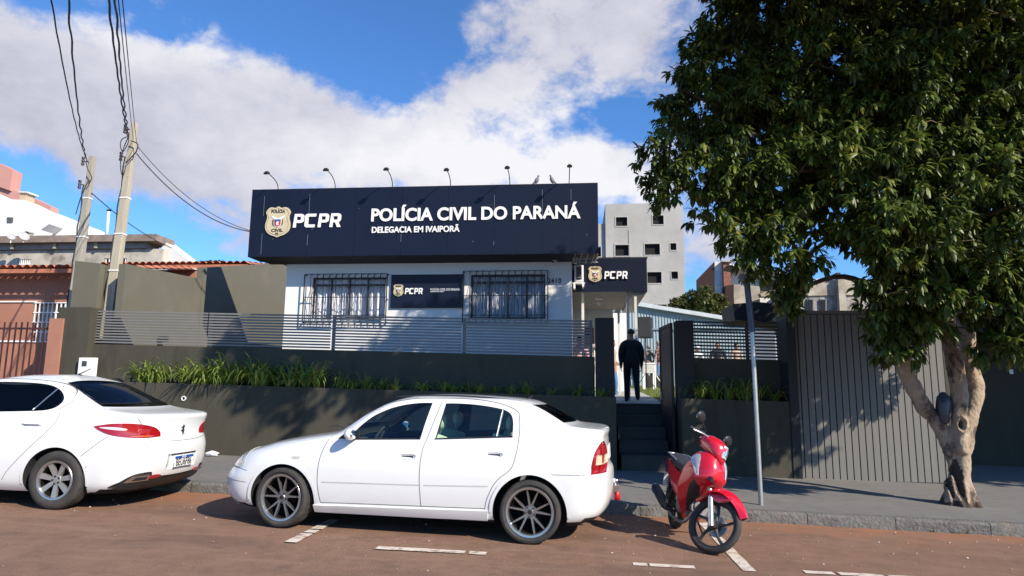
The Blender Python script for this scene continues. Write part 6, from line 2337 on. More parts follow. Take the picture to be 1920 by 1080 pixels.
slab(bh, 'porch_shade', mat('porch_brown', (.15, .10, .065), .9), [(1425, 525), (1478, 524), (1478, 545), (1425, 548)], .3, .45)
slab(bh, 'terrace_roof', mat('straw_roof', (.33, .27, .17), .9), [(1425, 550), (1480, 534), (1480, 556), (1428, 556)], -2.2, -1.6)
w = slab(bh, 'window', mat('hall_pane', (.35, .40, .45), .2), [(1343, 508), (1351, 508), (1351, 535), (1343, 535)], .05, .095)

# stone walled building
st = empty('stone_building', (24, 41, gz(41)), 0, 'low rubble stone building with a stained parapet and metal vent below the tree crown', 'building')
YBk = 41.0
O = Vector(st.location)
M_stone = mat('rubble_stone', (.30, .275, .245), .95, .4, 3.5, .8, 8, col2=(.17, .155, .14), c2scale=3.2, c2lo=.48, c2hi=.6)
slab(st, 'rubble_wall', M_stone, [(1472, 553), (1620, 548), (1750, 548), (1750, 620), (1472, 620)], 0, .5)
slab(st, 'parapet', M_stain, [(1490, 534), (1562, 525), (1750, 520), (1750, 550), (1490, 555)], -.1, 4)
slab(st, 'pillar', M_stain, [(1571, 519), (1583, 519), (1590, 600), (1576, 600)], -.5, -.11)
for xa in (1514, 1538):
    wf = slab(st, 'window', mat('slate_frame', (.16, .17, .19), .7), [(xa, 560), (xa + 12, 560), (xa + 12, 590), (xa, 590)], -.12, -.003)
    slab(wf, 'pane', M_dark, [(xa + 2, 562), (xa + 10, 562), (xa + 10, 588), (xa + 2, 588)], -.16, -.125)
    wf.location = (0, 0, 0)
slab(st, 'roof_vent', M_steel, [(1527, 527), (1530, 522), (1545, 521), (1549, 525)], .5, 1.2)
slab(st, 'chimney_hat', M_graphite, [(1561, 519), (1569, 514), (1569, 511), (1576, 511), (1576, 514), (1583, 518)], -.4, .3)

# ================================================================ buildings on the left
YBk = 24.5
O_grey = empty('grey_building', (-16, YBk, gz(24)), 0, 'weathered grey building with stained walls and two small windows above the red tiled roof', 'building')
O = Vector(O_grey.location)
hs = []
for xa, xb, ya, yb in ((33, 59, 486, 496), (194, 238, 484, 495)):
    p, q = K(xa, yb), K(xb, ya)
    hs.append((p.x, q.x, p.z, q.z))
x0_, x1_ = K(-60, 480).x, K(305, 480).x
mb = MB()
M_grime = mat('grimy_render', (.44, .40, .34), .9, .15, 1.0, .2, 12, col2=(.20, .17, .14), c2scale=.9, c2lo=.47, c2hi=.62, c3=((.55, .50, .43), .5, .55, .7))
facade_with_holes(mb, x0_, x1_, -1, K(0, 470).z, 0, .25, hs)
mb.build('wall', M_grime, O_grey)
for h in hs:
    mb = MB()
    for k in range(7):
        x = lerp(h[0], h[1], (k + .5) / 7)
        mb.box(x - .015, x + .015, .02, .05, h[2], h[3])
    mb.box(h[0], h[1], .015, .055, h[2], h[2] + .04)
    w = mb.build('window', M_white_wall, O_grey)
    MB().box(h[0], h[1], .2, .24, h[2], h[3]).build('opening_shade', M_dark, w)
M_band = mat('grey_band', (.27, .255, .24), .9, .2, 2, col2=(.16, .13, .11), c2scale=2, c2lo=.5, c2hi=.7)
mb = MB()
zt, zb = K(0, 452).z, K(0, 469.5).z
mb.box(x0_, x1_ - .7, -.12, .8, zb + .002, lerp(zb, zt, .6))
mb.build('grey_band', M_band, O_grey)
mb = MB()
mb.box(x0_, x1_ - .12, -.35, .9, lerp(zb, zt, .6) + .002, zt + .12)
mb.build('roof_slab', mat('mossy_slab', (.22, .17, .14), .95, .3, 3), O_grey)
for xa in (30, 109, 186):
    p = K(xa, 460)
    MB().box(p.x - .06, p.x + .06, -.2, -.121, zb + .01, lerp(zb, zt, .6)).build('stub_post', M_stain, O_grey)
p = [(K(x, y, .3).x, K(x, y, .3).z) for x, y in ((303, 449), (355, 489), (355, 502), (303, 502))]
MB().prism(p, .3, 1.2, 'y').build('lean_to_gable', M_offwhite, O_grey)

YBk = 33.0
wb = empty('white_building', (-24, YBk, gz(33)), 0, 'bright white stepped building behind the grey one at the far left', 'building')
O = Vector(wb.location)
slab(wb, 'upper_wall', M_white_wall, [(-60, 340), (0, 367), (10, 373), (45, 375), (80, 392), (80, 520), (-60, 520)], 0, 1.0)
slab(wb, 'stair_wall', M_white_wall, [(80.5, 397), (97, 397), (148, 418), (148, 520), (80.5, 520)], .0, 1.0)
slab(wb, 'lower_block', M_white_wall, [(148.5, 421), (165, 424), (175, 429), (174, 443), (236, 441), (255, 451), (255, 520), (148.5, 520)], .3, 1.2)
w = slab(wb, 'window', mat('dark_pane', (.10, .10, .10), .3), [(13, 407), (24, 407.5), (23, 417), (13, 417)], -.05, -.003)
slab(wb, 'canopy', M_white_wall, [(74, 429), (88, 418.5), (92, 420), (76, 431)], -1.0, -.003)
pc = slab(wb, 'chimney', mat('tan_render', (.48, .36, .25), .9), [(37, 361), (50, 361), (48, 376), (37, 376)], .4, 1.0)
slab(wb, 'chimney_cap', M_offwhite, [(35, 358), (51.5, 359), (51.5, 361.5), (35, 360.5)], .3, 1.1)
fl = at(200, 446, 27)
o = empty('flue_pipe', fl, 0, 'tall thin white flue pipe with a black cap above the grey building roof', 'flue pipe')
ft = at(203, 394, 27) - fl
MB().tube([(0, 0, -.1), (ft.x * .5, 0, ft.z * .97)], .055, 12).build('pipe', M_white, o, smooth=True)
MB().lathe([(0, .05), (.10, 0), (.07, -.05), (0, -.05)], 14, 'z', (ft.x * .5, 0, ft.z)).build('cap', M_black, o)

YBk = 40.0
pk = empty('pink_building', (-30, YBk, gz(40)), 0, 'pink building rising behind the white one at the left edge', 'building')
O = Vector(pk.location)
M_pink = mat('pink_paint', (.52, .26, .22), .85, .04, 1)
slab(pk, 'tower', M_pink, [(-60, 290), (0, 306), (24, 319), (18, 357), (-60, 330)], 0, .8)
slab(pk, 'parapet', M_pink, [(-60, 325), (18, 354), (60, 370), (95, 387), (95, 420), (-60, 420)], .2, .9)

for (x, y, lb) in ((20, 447, 'small grey satellite dish seen edge on, farther left on the grey roof'), (44, 446, 'larger grey satellite dish on the grey roof beside the hooded chimney')):
    p = at(x, y + 6, 23.6)
    o = empty('satellite_dish', p, 0, lb, 'satellite dish', 'satellite dishes on the grey building')
    big = x > 30
    mt = Matrix.Translation((0, 0, .20)) @ Matrix.Rotation(R(62), 4, 'Z') @ Matrix.Rotation(R(-30), 4, 'X')
    r_ = .20 if big else .15
    mb = MB().lathe([(0, .05), (r_ * .5, .035), (r_, 0), (r_ * .98, -.008), (r_ * .5, .027), (0, .042)], 24, 'y', mtx=mt)
    mb.build('dish', mat('dish_grey', (.36, .36, .37), .5), o, smooth=True)
    MB().tube([(0, 0, -.05), (0, 0, .18)], .02, 8).tube([mt @ Vector((0, .04, -r_ * .8)), mt @ Vector((0, -.16, 0))], .008, 6).build('mount', M_white, o)
p = at(50, 445, 24.2)
o = empty('hooded_chimney', p, 0, 'small brick vent chimney with a hooded cap on the grey building roof', 'chimney')
MB().box(-.10, .10, 0, .2, -.1, .16).build('stack', M_stain, o)
MB().prism([(-.16, .20), (0, .30), (.16, .22), (.14, .18), (0, .24), (-.14, .17)], -.05, .25, 'y').box(-.10, -.07, .0, .2, .161, .205).box(.07, .10, 0, .2, .161, .205).build('hood', M_offwhite, o)
# ================================================================ people
M_skin = mat('skin', (.36, .19, .125), .6, .05, 20, obj=True)
M_hair = mat('dark_hair', (.012, .010, .009), .7, .2, 60, obj=True)
M_hair_g = mat('grey_hair', (.28, .27, .26), .8, .2, 60, obj=True)
M_shoe = mat('dark_shoe', (.02, .018, .017), .5, obj=True)


def cloth(name, c):
    return mat('cloth_' + name, c, .85, .12, 14, .15, 60, obj=True)


def person(loc, rz, label, top, legs, hair, height=1.72, stride=0.0, arms='down', build=1.0, cap=None, group=None, coat=1.0):
    """One continuous skinned figure, facing local -y; hair is a child."""
    k = height / 1.74
    V, E, Rr = [], [], []

    def add(p, r_, parent=None):
        V.append(Vector(p))
        Rr.append(r_)
        if parent is not None:
            E.append((parent, len(V) - 1))
        return len(V) - 1
    b = build
    lw_ = 1.0 if coat == 1 else 1.2
    pel = add((0, 0, .96), (.145 * b * coat, .105 * b * coat))
    wst = add((0, -.005, 1.10), (.135 * b * coat ** 2, .10 * b * coat ** 2), pel)
    chs = add((0, .0, 1.28), (.155 * b, .115 * b), wst)
    shd = add((0, .012, 1.41), (.125 * b, .085 * b), chs)
    nck = add((0, .0, 1.50), (.052, .052), shd)
    hd0 = add((0, -.015, 1.575), (.068, .080), nck)
    hd1 = add((0, -.018, 1.655), (.074, .090), hd0)
    hd2 = add((0, -.008, 1.725), (.050, .060), hd1)
    add((0, -.115, 1.615), (.012, .012), hd0)            # nose
    seg = {}
    for s in (-1, 1):
        st = stride * s
        hip = add((s * .095, 0, .90), (.092 * b * lw_, .095 * b * lw_), pel)
        kn = add((s * .105, -st * .24 - .02, .50 + abs(st) * .01), (.060 * lw_, .064 * lw_), hip)
        an = add((s * .11, -st * .34 + (.10 if st < 0 else 0) + .02, .095 + (.06 if st < 0 else 0)), (.040 * lw_ ** 2, .044 * lw_ ** 2), kn)
        toe = add((s * .125, V[an].y - .14, .045 + (.03 if st < 0 else 0)), (.040, .030), an)
        so = add((s * .185 * b, .015, 1.405), (.066 * b * coat, .062 * b * coat), shd)
        if arms == 'down':
            el = add((s * .232 * b, .04 + st * .06, 1.13), (.050 * b * coat, .050 * b * coat), so)
            wr = add((s * .225 * b, -.04 + st * .16, .88), (.034 * coat, .030 * coat), el)
            hv = Vector((0, -.03, -.09))
        elif arms == 'bent':
            el = add((s * .265 * b, .07, 1.14), (.050 * b, .050 * b), so)
            wr = add((s * .20 * b, -.13, 1.03), (.034, .030), el)
            hv = Vector((-s * .05, -.075, -.01))
        else:  # folded in front
            el = add((s * .25 * b, .0, 1.12), (.050 * b, .050 * b), so)
            wr = add((s * .06, -.19, 1.02), (.032, .030), el)
            hv = Vector((-s * .085, -.03, -.02))
        pm = add(V[wr] + hv * .55, (.036, .018), wr)
        sd = Vector((0, 1, 0)) if arms == 'down' else Vector((0, 0, 1))
        for f in range(4):
            base_ = V[pm] + sd * (.030 - .020 * f) + hv * .28
            f0 = add(base_, (.0095, .0095), pm)
            f1 = add(base_ + hv * (.42 + .06 * (f in (1, 2))) + Vector((-s * .012, -.01, 0)), (.0085, .0085), f0)
            add(V[f1] + hv * .3 + Vector((-s * .02, -.012, 0)), (.007, .007), f1)
        t0 = add(V[wr] + hv * .35 - sd * -.045, (.012, .012), pm)
        add(V[t0] + hv * .4 + Vector((-s * .02, -.01, 0)), (.009, .009), t0)
        seg[s] = (hip, kn, an, toe, so, el, wr)
    me = bpy.data.meshes.new('person')
    me.from_pydata([v * k for v in V], E, [])
    o = bpy.data.objects.new('person', me)
    COL.objects.link(o)
    md = o.modifiers.new('skin', 'SKIN')
    md.use_smooth_shade = True
    for i, sv in enumerate(me.skin_vertices[0].data):
        sv.radius = (Rr[i][0] * k, Rr[i][1] * k)
        sv.use_root = (i == 0)
    o.modifiers.new('sub', 'SUBSURF').levels = 2
    bpy.context.view_layer.update()
    out = bpy.data.meshes.new_from_object(o.evaluated_get(bpy.context.evaluated_depsgraph_get()))
    bpy.data.objects.remove(o)
    out.materials.clear()
    for m_ in (M_skin, top, legs, M_shoe):
        out.materials.append(m_)
    Vk = [v * k for v in V]
    zw = .93 * k
    zn = 1.485 * k
    wr_pts = [(Vk[seg[s][5]], Vk[seg[s][6]]) for s in (-1, 1)]

    def near_hand(p):
        for e_, w_ in wr_pts:
            d = (w_ - e_).normalized()
            if (p - w_).dot(d) > -.005 and (p - w_).length < .26:
                return True
        return False
    for p in out.polygons:
        c = p.center
        p.use_smooth = True
        if near_hand(c) and c.z < 1.2 * k and (arms != 'down' or abs(c.x) > .175 * k):
            p.material_index = 0
        elif c.z > zn:
            p.material_index = 0
        elif c.z > zw or (abs(c.x) > .205 * k * b and c.z > .72 * k):
            p.material_index = 1
        elif c.z < .11 * k:
            p.material_index = 3
        else:
            p.material_index = 2
    o = bpy.data.objects.new('person', out)
    COL.objects.link(o)
    o.location = loc
    o.rotation_euler = (0, 0, rz)
    tag(o, label, 'person', group)
    mb = MB()
    c = Vector((0, .004, 1.668)) * k
    n = 18
    for i in range(10):
        th = lerp(0, R(112), i / 9)
        for j in range(n):
            w = 2 * math.pi * j / n
            front = max(0, -math.sin(w))
            t2 = th * (1 - .42 * front)
            q = Vector((math.sin(t2) * math.cos(w) * .088, math.sin(t2) * math.sin(w) * .104, math.cos(t2) * .096)) * k
            mb.v.append(tuple(c + q))
    for i in range(9):
        for j in range(n):
            q = (j + 1) % n
            mb.f.append((i * n + j, (i + 1) * n + j, (i + 1) * n + q, i * n + q))
            mb.m.append(0)
    mb.build('cap' if cap else 'hair', cap or hair, o, smooth=True)
    return o


c_black = cloth('black', (.010, .010, .012))
c_blackj = cloth('black_trousers', (.008, .008, .010))
c_jean = cloth('jeans', (.08, .19, .36))
c_brown = cloth('brown', (.16, .05, .035))
c_plaid = cloth('plaid', (.19, .15, .14))
c_white = cloth('white', (.72, .72, .70))
c_dark = cloth('navy', (.022, .022, .032))
c_beige = cloth('beige', (.42, .31, .24))
c_pink = cloth('pink', (.50, .30, .34))

person((1.19, 15.45, 1.275), R(180), 'person in dark clothes walking up the steps, seen from behind', c_black, c_blackj, M_hair, 1.63, .5, 'down', 1.10, coat=1.26)
G = 'people standing in the yard'
ZG = lambda y: 1.265 + max(0, y - 15) * .042
p = at(1236, 700, 27)
person((p.x, 27, ZG(27)), R(70), 'person in brown jacket and blue jeans standing side on by the pale shed', c_brown, c_jean, M_hair_g, 1.76, .15, 'bent', 1.05, group=G)
p = at(1217, 700, 27.3)
person((p.x, 27.3, ZG(27)), R(20), 'grey haired person in a checked top left of the brown jacket', c_plaid, c_dark, M_hair_g, 1.62, 0, 'folded', 1.0, group=G)
p = at(1308, 660, 25)
person((p.x, 25, ZG(25)), R(10), 'person in white behind the shade-darkened slatted fence, nearest its left pillar', c_white, c_dark, M_hair_g, 1.5, 0, 'folded', group=G, cap=c_white)
p = at(1346, 660, 24.5)
person((p.x, 24.5, ZG(24.5)), R(-15), 'person in dark jacket with joined hands behind the shade-darkened slatted fence', c_dark, c_dark, M_hair, 1.62, 0, 'folded', 1.15, group=G)
p = at(1381, 660, 24.8)
person((p.x, 24.8, ZG(24.8)), R(25), 'person in beige top behind the shade-darkened slatted fence, beside the sign post', c_beige, c_dark, M_hair, 1.60, 0, 'folded', group=G)
p = at(1148, 680, 18.6)
person((p.x, 18.6, 1.30), R(60), 'person in pale top and jeans half hidden by the left gate pillar', c_beige, c_jean, M_hair, 1.62, .2, 'bent', group=G)
p = at(1087, 640, 17.6)
person((p.x, 17.6, 1.30), R(15), 'person in pink top under the navy canopy, seen through the fence', c_pink, c_dark, M_hair, 1.62, 0, 'folded', group=G)
p = at(1104, 640, 18.2)
person((p.x, 18.2, 1.30), R(-30), 'person in pale patterned top behind the pink one under the canopy', cloth('patterned', (.38, .30, .30)), c_dark, M_hair, 1.74, 0, 'bent', group=G)

# ---------------------------------------------------------------- things in the yard
p = at(1212, 720, 22)
o = empty('loudspeaker', (p.x, 22, ZG(22)), R(-14), 'black loudspeaker on a thin pole in front of the pale shed', 'loudspeaker')
za, zb_ = at(1212, 634, 22).z - ZG(22), at(1212, 595, 22).z - ZG(22)
MB().box(-.205, .205, -.18, .18, za, zb_).build('cabinet', mat('speaker_black', (.022, .023, .025), .6), o, bevel=.02)
MB().box(-.18, .18, -.19, -.181, za + .03, zb_ - .03).build('grille', mat('speaker_grille', (.035, .036, .038), .7, .3, 200), o)
mb = MB().tube([(0, 0, .1), (0, 0, za)], .018, 8)
for k in range(3):
    a = R(90 + 120 * k)
    mb.tube([(0, 0, .6), (math.cos(a) * .4, math.sin(a) * .4, .01)], .012, 6)
mb.build('stand', M_black, o)
p, q = at(1206, 731, 23.2), at(1228, 681, 23.2)
o = empty('table', ((p.x + q.x) / 2, 23.2, ZG(23.2)), 0, 'small white table beside the loudspeaker stand', 'table')
w, h = (q.x - p.x) / 2, q.z - ZG(23.2)
MB().box(-w - .04, w, -.3, .3, h - .035, h).build('table_top', M_white, o, bevel=.006)
MB().box(-w - .02, w - .06, -.28, -.262, h - .34, h - .036).build('apron', mat('table_grey', (.5, .5, .48), .6), o)
for sx, sy in ((-1, -1), (1, -1), (1, 1), (-1, 1)):
    MB().box(sx * (w - .03) - .02, sx * (w - .03) + .02, sy * .25 - .02, sy * .25 + .02, 0, h - .036).build('leg', M_white, o)
o = empty('handrail', (at(1234, 720, 21.5).x, 21.5, ZG(21.5)), 0, 'bare metal tube handrail beside the white table', 'handrail')
O = Vector(o.location)
H = lambda x, y, d=0: at(x, y, 21.5 + d) - O
MB().tube([H(1213, 656), H(1240, 656), H(1242, 690), H(1241, 723)], .02, 8).build('rail', M_steel, o)
MB().tube([H(1231, 705), H(1230, 664), H(1240, 657)], .018, 8).build('brace', M_steel, o)
MB().tube([H(1231, 705), H(1243, 723)], .018, 8).build('foot_strut', M_steel, o)
p, q = at(1208, 723, 25), at(1246, 704, 25)
tag(MB().box(0, q.x - p.x, 0, .5, 0, q.z - p.z + .05).build('stage_block', M_graphite, None, (p.x, 25, p.z - .05), bevel=.01), 'low black platform block behind the white table', 'platform')
# crumpled carrier bag lying at the foot of the front wall
mb = MB()
p = Vector((-6.55, 11.9, slope(-6.55) + .16))
n = 14
for i in range(6):
    f = i / 5
    for j in range(n):
        w = 2 * math.pi * j / n
        r_ = .09 * math.sin(math.pi * (.12 + .82 * f)) * (1 + .35 * noise.noise(Vector((math.cos(w) * 2, math.sin(w) * 2, f * 4))))
        mb.v.append((r_ * math.cos(w) * 1.3, r_ * math.sin(w), .10 * f))
for i in range(5):
    for j in range(n):
        q = (j + 1) % n
        mb.f.append((i * n + j, i * n + q, (i + 1) * n + q, (i + 1) * n + j))
mb.f += [tuple(range(n)), tuple(5 * n + j for j in range(n))]
mb.m = [0] * len(mb.f)
tag(mb.build('carrier_bag', M_white, None, p), 'small crumpled white carrier bag at the foot of the olive wall', 'bag')
# ================================================================ plants and trees
import numpy as np
def leaf_mat(name, c1, c2, c3, rough=.38, spec=.5, clumps=False):
    mt = bpy.data.materials.new(name)
    mt.use_nodes = True
    nt = mt.node_tree
    N, L = nt.nodes, nt.links
    b = N['Principled BSDF']
    b.inputs['Roughness'].default_value = rough
    b.inputs['Specular IOR Level'].default_value = spec
    oi = N.new('ShaderNodeNewGeometry')
    r_ = N.new('ShaderNodeValToRGB')
    cr = r_.color_ramp
    cr.elements[0].color = (*c1, 1)
    cr.elements[1].color = (*c3, 1)
    e = cr.elements.new(.55)
    e.color = (*c2, 1)
    e2 = cr.elements.new(.78)
    e2.color = (*c2, 1)
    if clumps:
        # look of sunlit sprays put into the leaf colour as brighter patches
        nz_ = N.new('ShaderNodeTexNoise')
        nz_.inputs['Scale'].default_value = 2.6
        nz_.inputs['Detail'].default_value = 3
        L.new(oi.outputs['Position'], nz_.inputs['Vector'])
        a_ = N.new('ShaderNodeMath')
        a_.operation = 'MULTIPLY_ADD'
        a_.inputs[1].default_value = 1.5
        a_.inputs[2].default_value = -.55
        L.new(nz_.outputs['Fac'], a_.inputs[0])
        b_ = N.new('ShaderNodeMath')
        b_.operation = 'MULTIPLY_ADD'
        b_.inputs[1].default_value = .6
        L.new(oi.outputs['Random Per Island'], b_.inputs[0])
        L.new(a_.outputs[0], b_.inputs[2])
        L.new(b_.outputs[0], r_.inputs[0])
    else:
        L.new(oi.outputs['Random Per Island'], r_.inputs[0])
    L.new(r_.outputs[0], b.inputs['Base Color'])
    tl = N.new('ShaderNodeBsdfTranslucent')
    L.new(r_.outputs[0], tl.inputs[0])
    ms = N.new('ShaderNodeMixShader')
    ms.inputs[0].default_value = .22
    L.new(b.outputs[0], ms.inputs[1])
    L.new(tl.outputs[0], ms.inputs[2])
    L.new(ms.outputs[0], N['Material Output'].inputs[0])
    return mt


M_leaf_strap = leaf_mat('strappy_leaf', (.11, .17, .028), (.19, .26, .042), (.36, .31, .11), .5, .4)


def strappy_mesh(seed):
    rg = random.Random(seed)
    mb = MB()
    for i in range(38):
        a = rg.uniform(0, 2 * math.pi)
        ln = rg.uniform(.30, .74)
        lean = rg.uniform(.55, 1.45)
        w = rg.uniform(.012, .020)
        d = Vector((math.cos(a), math.sin(a) * .8, 0))
        s = Vector((-d.y, d.x, 0)).normalized()
        b = d * rg.uniform(0, .05)
        p, th = b, R(rg.uniform(62, 88))
        n = 7
        rows = []
        for k in range(n + 1):
            t = k / n
            wd = w * (1 - t ** 2.2) * (.7 + .3 * min(1, t * 5)) + .0006
            up_ = Vector((0, 0, -.35 * wd))
            rows.append((p - s * wd, p + up_, p + s * wd))
            th -= lean * R(165) / n * (.25 + 1.1 * t)
            p = p + (d * math.cos(th) + Vector((0, 0, math.sin(th)))) * ln / n
        for k in range(n):
            q = len(mb.v)
            mb.v += [tuple(v) for v in rows[k] + rows[k + 1]]
            mb.f += [(q, q + 1, q + 4, q + 3), (q + 1, q + 2, q + 5, q + 4)]
            mb.m += [0, 0]
    me = mb.build('strappy_plant', M_leaf_strap, smooth=True, fix=False)
    return me


protos = [strappy_mesh(s) for s in range(7)]
PG = 'strappy plants on the planter ledge'
used_p = set()


def place_plant(x, y, z, sc, label, i):
    k = i % 7
    if k in used_p:
        o = protos[k].copy()
        COL.objects.link(o)
    else:
        o = protos[k]
        used_p.add(k)
    o.location = (x, y, z)
    o.rotation_euler = (0, 0, rg_.uniform(0, 6.28))
    o.scale = (sc, sc, sc * rg_.uniform(.75, 1.15))
    tag(o, label, 'plant', PG)


rg_ = random.Random(21)
xs_p = []
x = -8.25
i = 0
while x < .52:
    big = (1.12 if x < -4.7 else .78 if x < -3 else .62) + .45 * max(0, noise.noise(Vector((x * .9, 2, 5)))) + (.25 if -7.2 < x < -5.4 else 0)
    if x < -4.6:
        lb = 'bright sunlit strappy plant clump on the ledge behind the gap between the white cars'
    elif x < -1.2:
        lb = 'strappy plant clump half in tree shade on the ledge above the older white sedan roof'
    else:
        lb = 'dark shaded strappy plant clump on the ledge near the steps'
    place_plant(x, YW + rg_.uniform(.14, .30), fz(x, 1.39), big, lb, i)
    if rg_.random() < .6:
        place_plant(x + rg_.uniform(-.1, .1), YW + rg_.uniform(.06, .14), fz(x, 1.40), big * .85, lb, i + 3)
    i += 1
    x += rg_.choice([.17, .24, .30, .46])
x = 2.15
while x < 3.55:
    place_plant(x, YW + rg_.uniform(.08, .30), fz(x, 1.40), rg_.uniform(.85, 1.1), 'dark strappy plant clump on the ledge between the steps and the grey gate', i)
    i += 1
    x += rg_.uniform(.20, .3)

# ---------------------------------------------------------------- leaves by the thousand
def leaf_cloud(name, tips, m, parent, L_=(.13, .20), W_=.028, per=(7, 11), seed=0, droop=1.0):
    """Whorls of long leaves hanging round each twig tip (position, direction)."""
    g = np.random.default_rng(seed)
    P, D = [], []
    for (p, d) in tips:
        n = g.integers(per[0], per[1] + 1)
        for _ in range(n):
            P.append(p)
            D.append(d)
    P, D = np.array(P), np.array(D)
    n = len(P)
    ang = g.uniform(0, 2 * np.pi, n)
    ex = np.cross(D, np.array([0.31, .17, .93]))
    ex /= np.linalg.norm(ex, axis=1, keepdims=True) + 1e-9
    ey = np.cross(D, ex)
    out = ex * np.cos(ang)[:, None] + ey * np.sin(ang)[:, None]
    start = P - D * (g.uniform(0, .09, n))[:, None]
    d0 = out * g.uniform(.55, 1.0, n)[:, None] + D * g.uniform(.1, .8, n)[:, None]
    d0 /= np.linalg.norm(d0, axis=1, keepdims=True)
    ln = g.uniform(L_[0], L_[1], n)
    w = W_ * g.uniform(.75, 1.2, n)
    grav = np.array([0, 0, -1.0])
    rows = []
    p = start
    d = d0
    bend = droop * g.uniform(.30, .75, n)
    for k in range(4):
        rows.append((p, d.copy()))
        d = d + grav * bend[:, None] * .62
        d /= np.linalg.norm(d, axis=1, keepdims=True)
        p = p + d * (ln / 3)[:, None]
    side = np.cross(d0, grav)
    side /= np.linalg.norm(side, axis=1, keepdims=True) + 1e-9
    side += g.normal(0, .35, (n, 3))
    side /= np.linalg.norm(side, axis=1, keepdims=True)
    nrm = [np.cross(side, r_[1]) for r_ in rows]
    v = np.empty((n, 8, 3))
    v[:, 0] = rows[0][0]
    for i, wf in ((1, .95), (2, .80)):
        c = rows[i][0]
        v[:, 3 * i - 2] = c - side * (w * wf)[:, None] + nrm[i] * (w * .28)[:, None]
        v[:, 3 * i - 1] = c
        v[:, 3 * i] = c + side * (w * wf)[:, None] + nrm[i] * (w * .28)[:, None]
    v[:, 7] = rows[3][0]
    F = np.array([[0, 2, 1, -1], [0, 3, 2, -1], [1, 2, 5, 4], [2, 3, 6, 5], [4, 5, 7, -1], [5, 6, 7, -1]])
    loops, starts, tots = [], [], []
    base = (np.arange(n) * 8)[:, None]
    lens = [3, 3, 4, 4, 3, 3]
    per_leaf = np.concatenate([f[:l] for f, l in zip(F, lens)])
    loops = (base + per_leaf[None, :]).ravel()
    tot = np.tile(lens, n)
    st = np.concatenate([[0], np.cumsum(tot)[:-1]])
    me = bpy.data.meshes.new(name)
    me.vertices.add(n * 8)
    me.vertices.foreach_set('co', v.ravel())
    me.loops.add(len(loops))
    me.loops.foreach_set('vertex_index', loops.astype(np.int32))
    me.polygons.add(len(tot))
    me.polygons.foreach_set('loop_start', st.astype(np.int32))
    me.update(calc_edges=True)
    me.polygons.foreach_set('use_smooth', np.ones(len(tot), dtype=bool))
    me.materials.append(m)
    me.update()
    return link_mesh(name, me, parent)


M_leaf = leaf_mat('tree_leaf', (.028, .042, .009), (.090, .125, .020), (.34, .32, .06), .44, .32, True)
M_bark = mat('pale_bark', (.33, .25, .175), .85, .28, 9, 1.0, 26, obj=True, stretch=(1, 1, .6), col2=(.085, .055, .04), c2scale=4.5, c2lo=.50, c2hi=.60, c3=((.50, .44, .36), 6, .58, .75))
M_bark_d = mat('dark_bark', (.06, .040, .028), .9, .4, 7, 1.0, 20, obj=True, stretch=(1, 1, .4))

TY = 9.95
tree = empty('street_tree', (5.12, TY, slope(5.1) + .14), 0, 'leafy street tree with three pale limbs and a hollow at its base, on the pavement', 'tree', 'street trees')
TO = Vector(tree.location)
t_ = lambda x, y, d=0.0: at(x, y, TY + d) - TO
limbs = [
    ([t_(1803, 962), t_(1804, 930), t_(1803, 880), t_(1804, 835), t_(1806, 800)], [.205, .138, .112, .110, .112]),
    ([t_(1797, 905, .03), t_(1786, 860, .03), t_(1762, 802, .02), t_(1735, 765, .0), t_(1712, 725, -.03), t_(1695, 685, -.08), t_(1690, 640, -.12), t_(1672, 560, -.2), t_(1640, 470, -.3), t_(1590, 380, -.4)], [.075, .085, .095, .105, .105, .108, .105, .10, .085, .05]),
    ([t_(1802, 850, -.06), t_(1800, 800, -.09), t_(1800, 745, -.10), t_(1792, 690, -.08), t_(1782, 640, -.04), t_(1772, 580, .0), t_(1760, 500, .1), t_(1730, 380, .2), t_(1700, 250, .3), t_(1670, 100, .3)], [.09, .10, .105, .105, .105, .105, .10, .09, .07, .045]),
    ([t_(1810, 850, .05), t_(1817, 795, .10), t_(1829, 745, .14), t_(1828, 720, .16), t_(1816, 660, .2), t_(1812, 590, .25), t_(1822, 500, .3), t_(1850, 370, .3), t_(1880, 230, .2), t_(1900, 100, .1)], [.09, .095, .10, .105, .105, .11, .10, .09, .07, .045]),
]
mb = MB()
for pts, rr in limbs:
    c = catmull(pts, 4)
    rad = []
    for i in range(len(c)):
        f = i / 4
        a = min(int(f), len(rr) - 2)
        rad.append(lerp(rr[a], rr[a + 1], f - a) * (1 + .05 * math.sin(i * 1.7)))
    mb.tube(c, rad, 14)
bx = t_(1803, 955)
for a in range(6):      # root flares
    w = 2 * math.pi * a / 6 + .3
    d = Vector((math.cos(w), math.sin(w), 0))
    c = Vector((bx.x, 0, 0))
    mb.tube([c + d * .06 + Vector((0, 0, bx.z + .42)), c + d * .13 + Vector((0, 0, bx.z + .18)), c + d * .19 + Vector((0, 0, bx.z + .03)), c + d * .24 + Vector((0, 0, bx.z - .08))], [.07, .08, .075, .05], 8)
me = mesh_of(mb)
o = bpy.data.objects.new('tmp', me)
COL.objects.link(o)
md = o.modifiers.new('r', 'REMESH')
md.mode = 'VOXEL'
md.voxel_size = .022
md2 = o.modifiers.new('s', 'SMOOTH')
md2.iterations = 4
bpy.context.view_layer.update()
tm = bpy.data.meshes.new_from_object(o.evaluated_get(bpy.context.evaluated_depsgraph_get()))
bpy.data.objects.remove(o)
hol = [(t_(1806, 905, -.2), .30, .042), (t_(1791, 900, -.2), .24, .02)]
knot = t_(1808, 797, -.24)
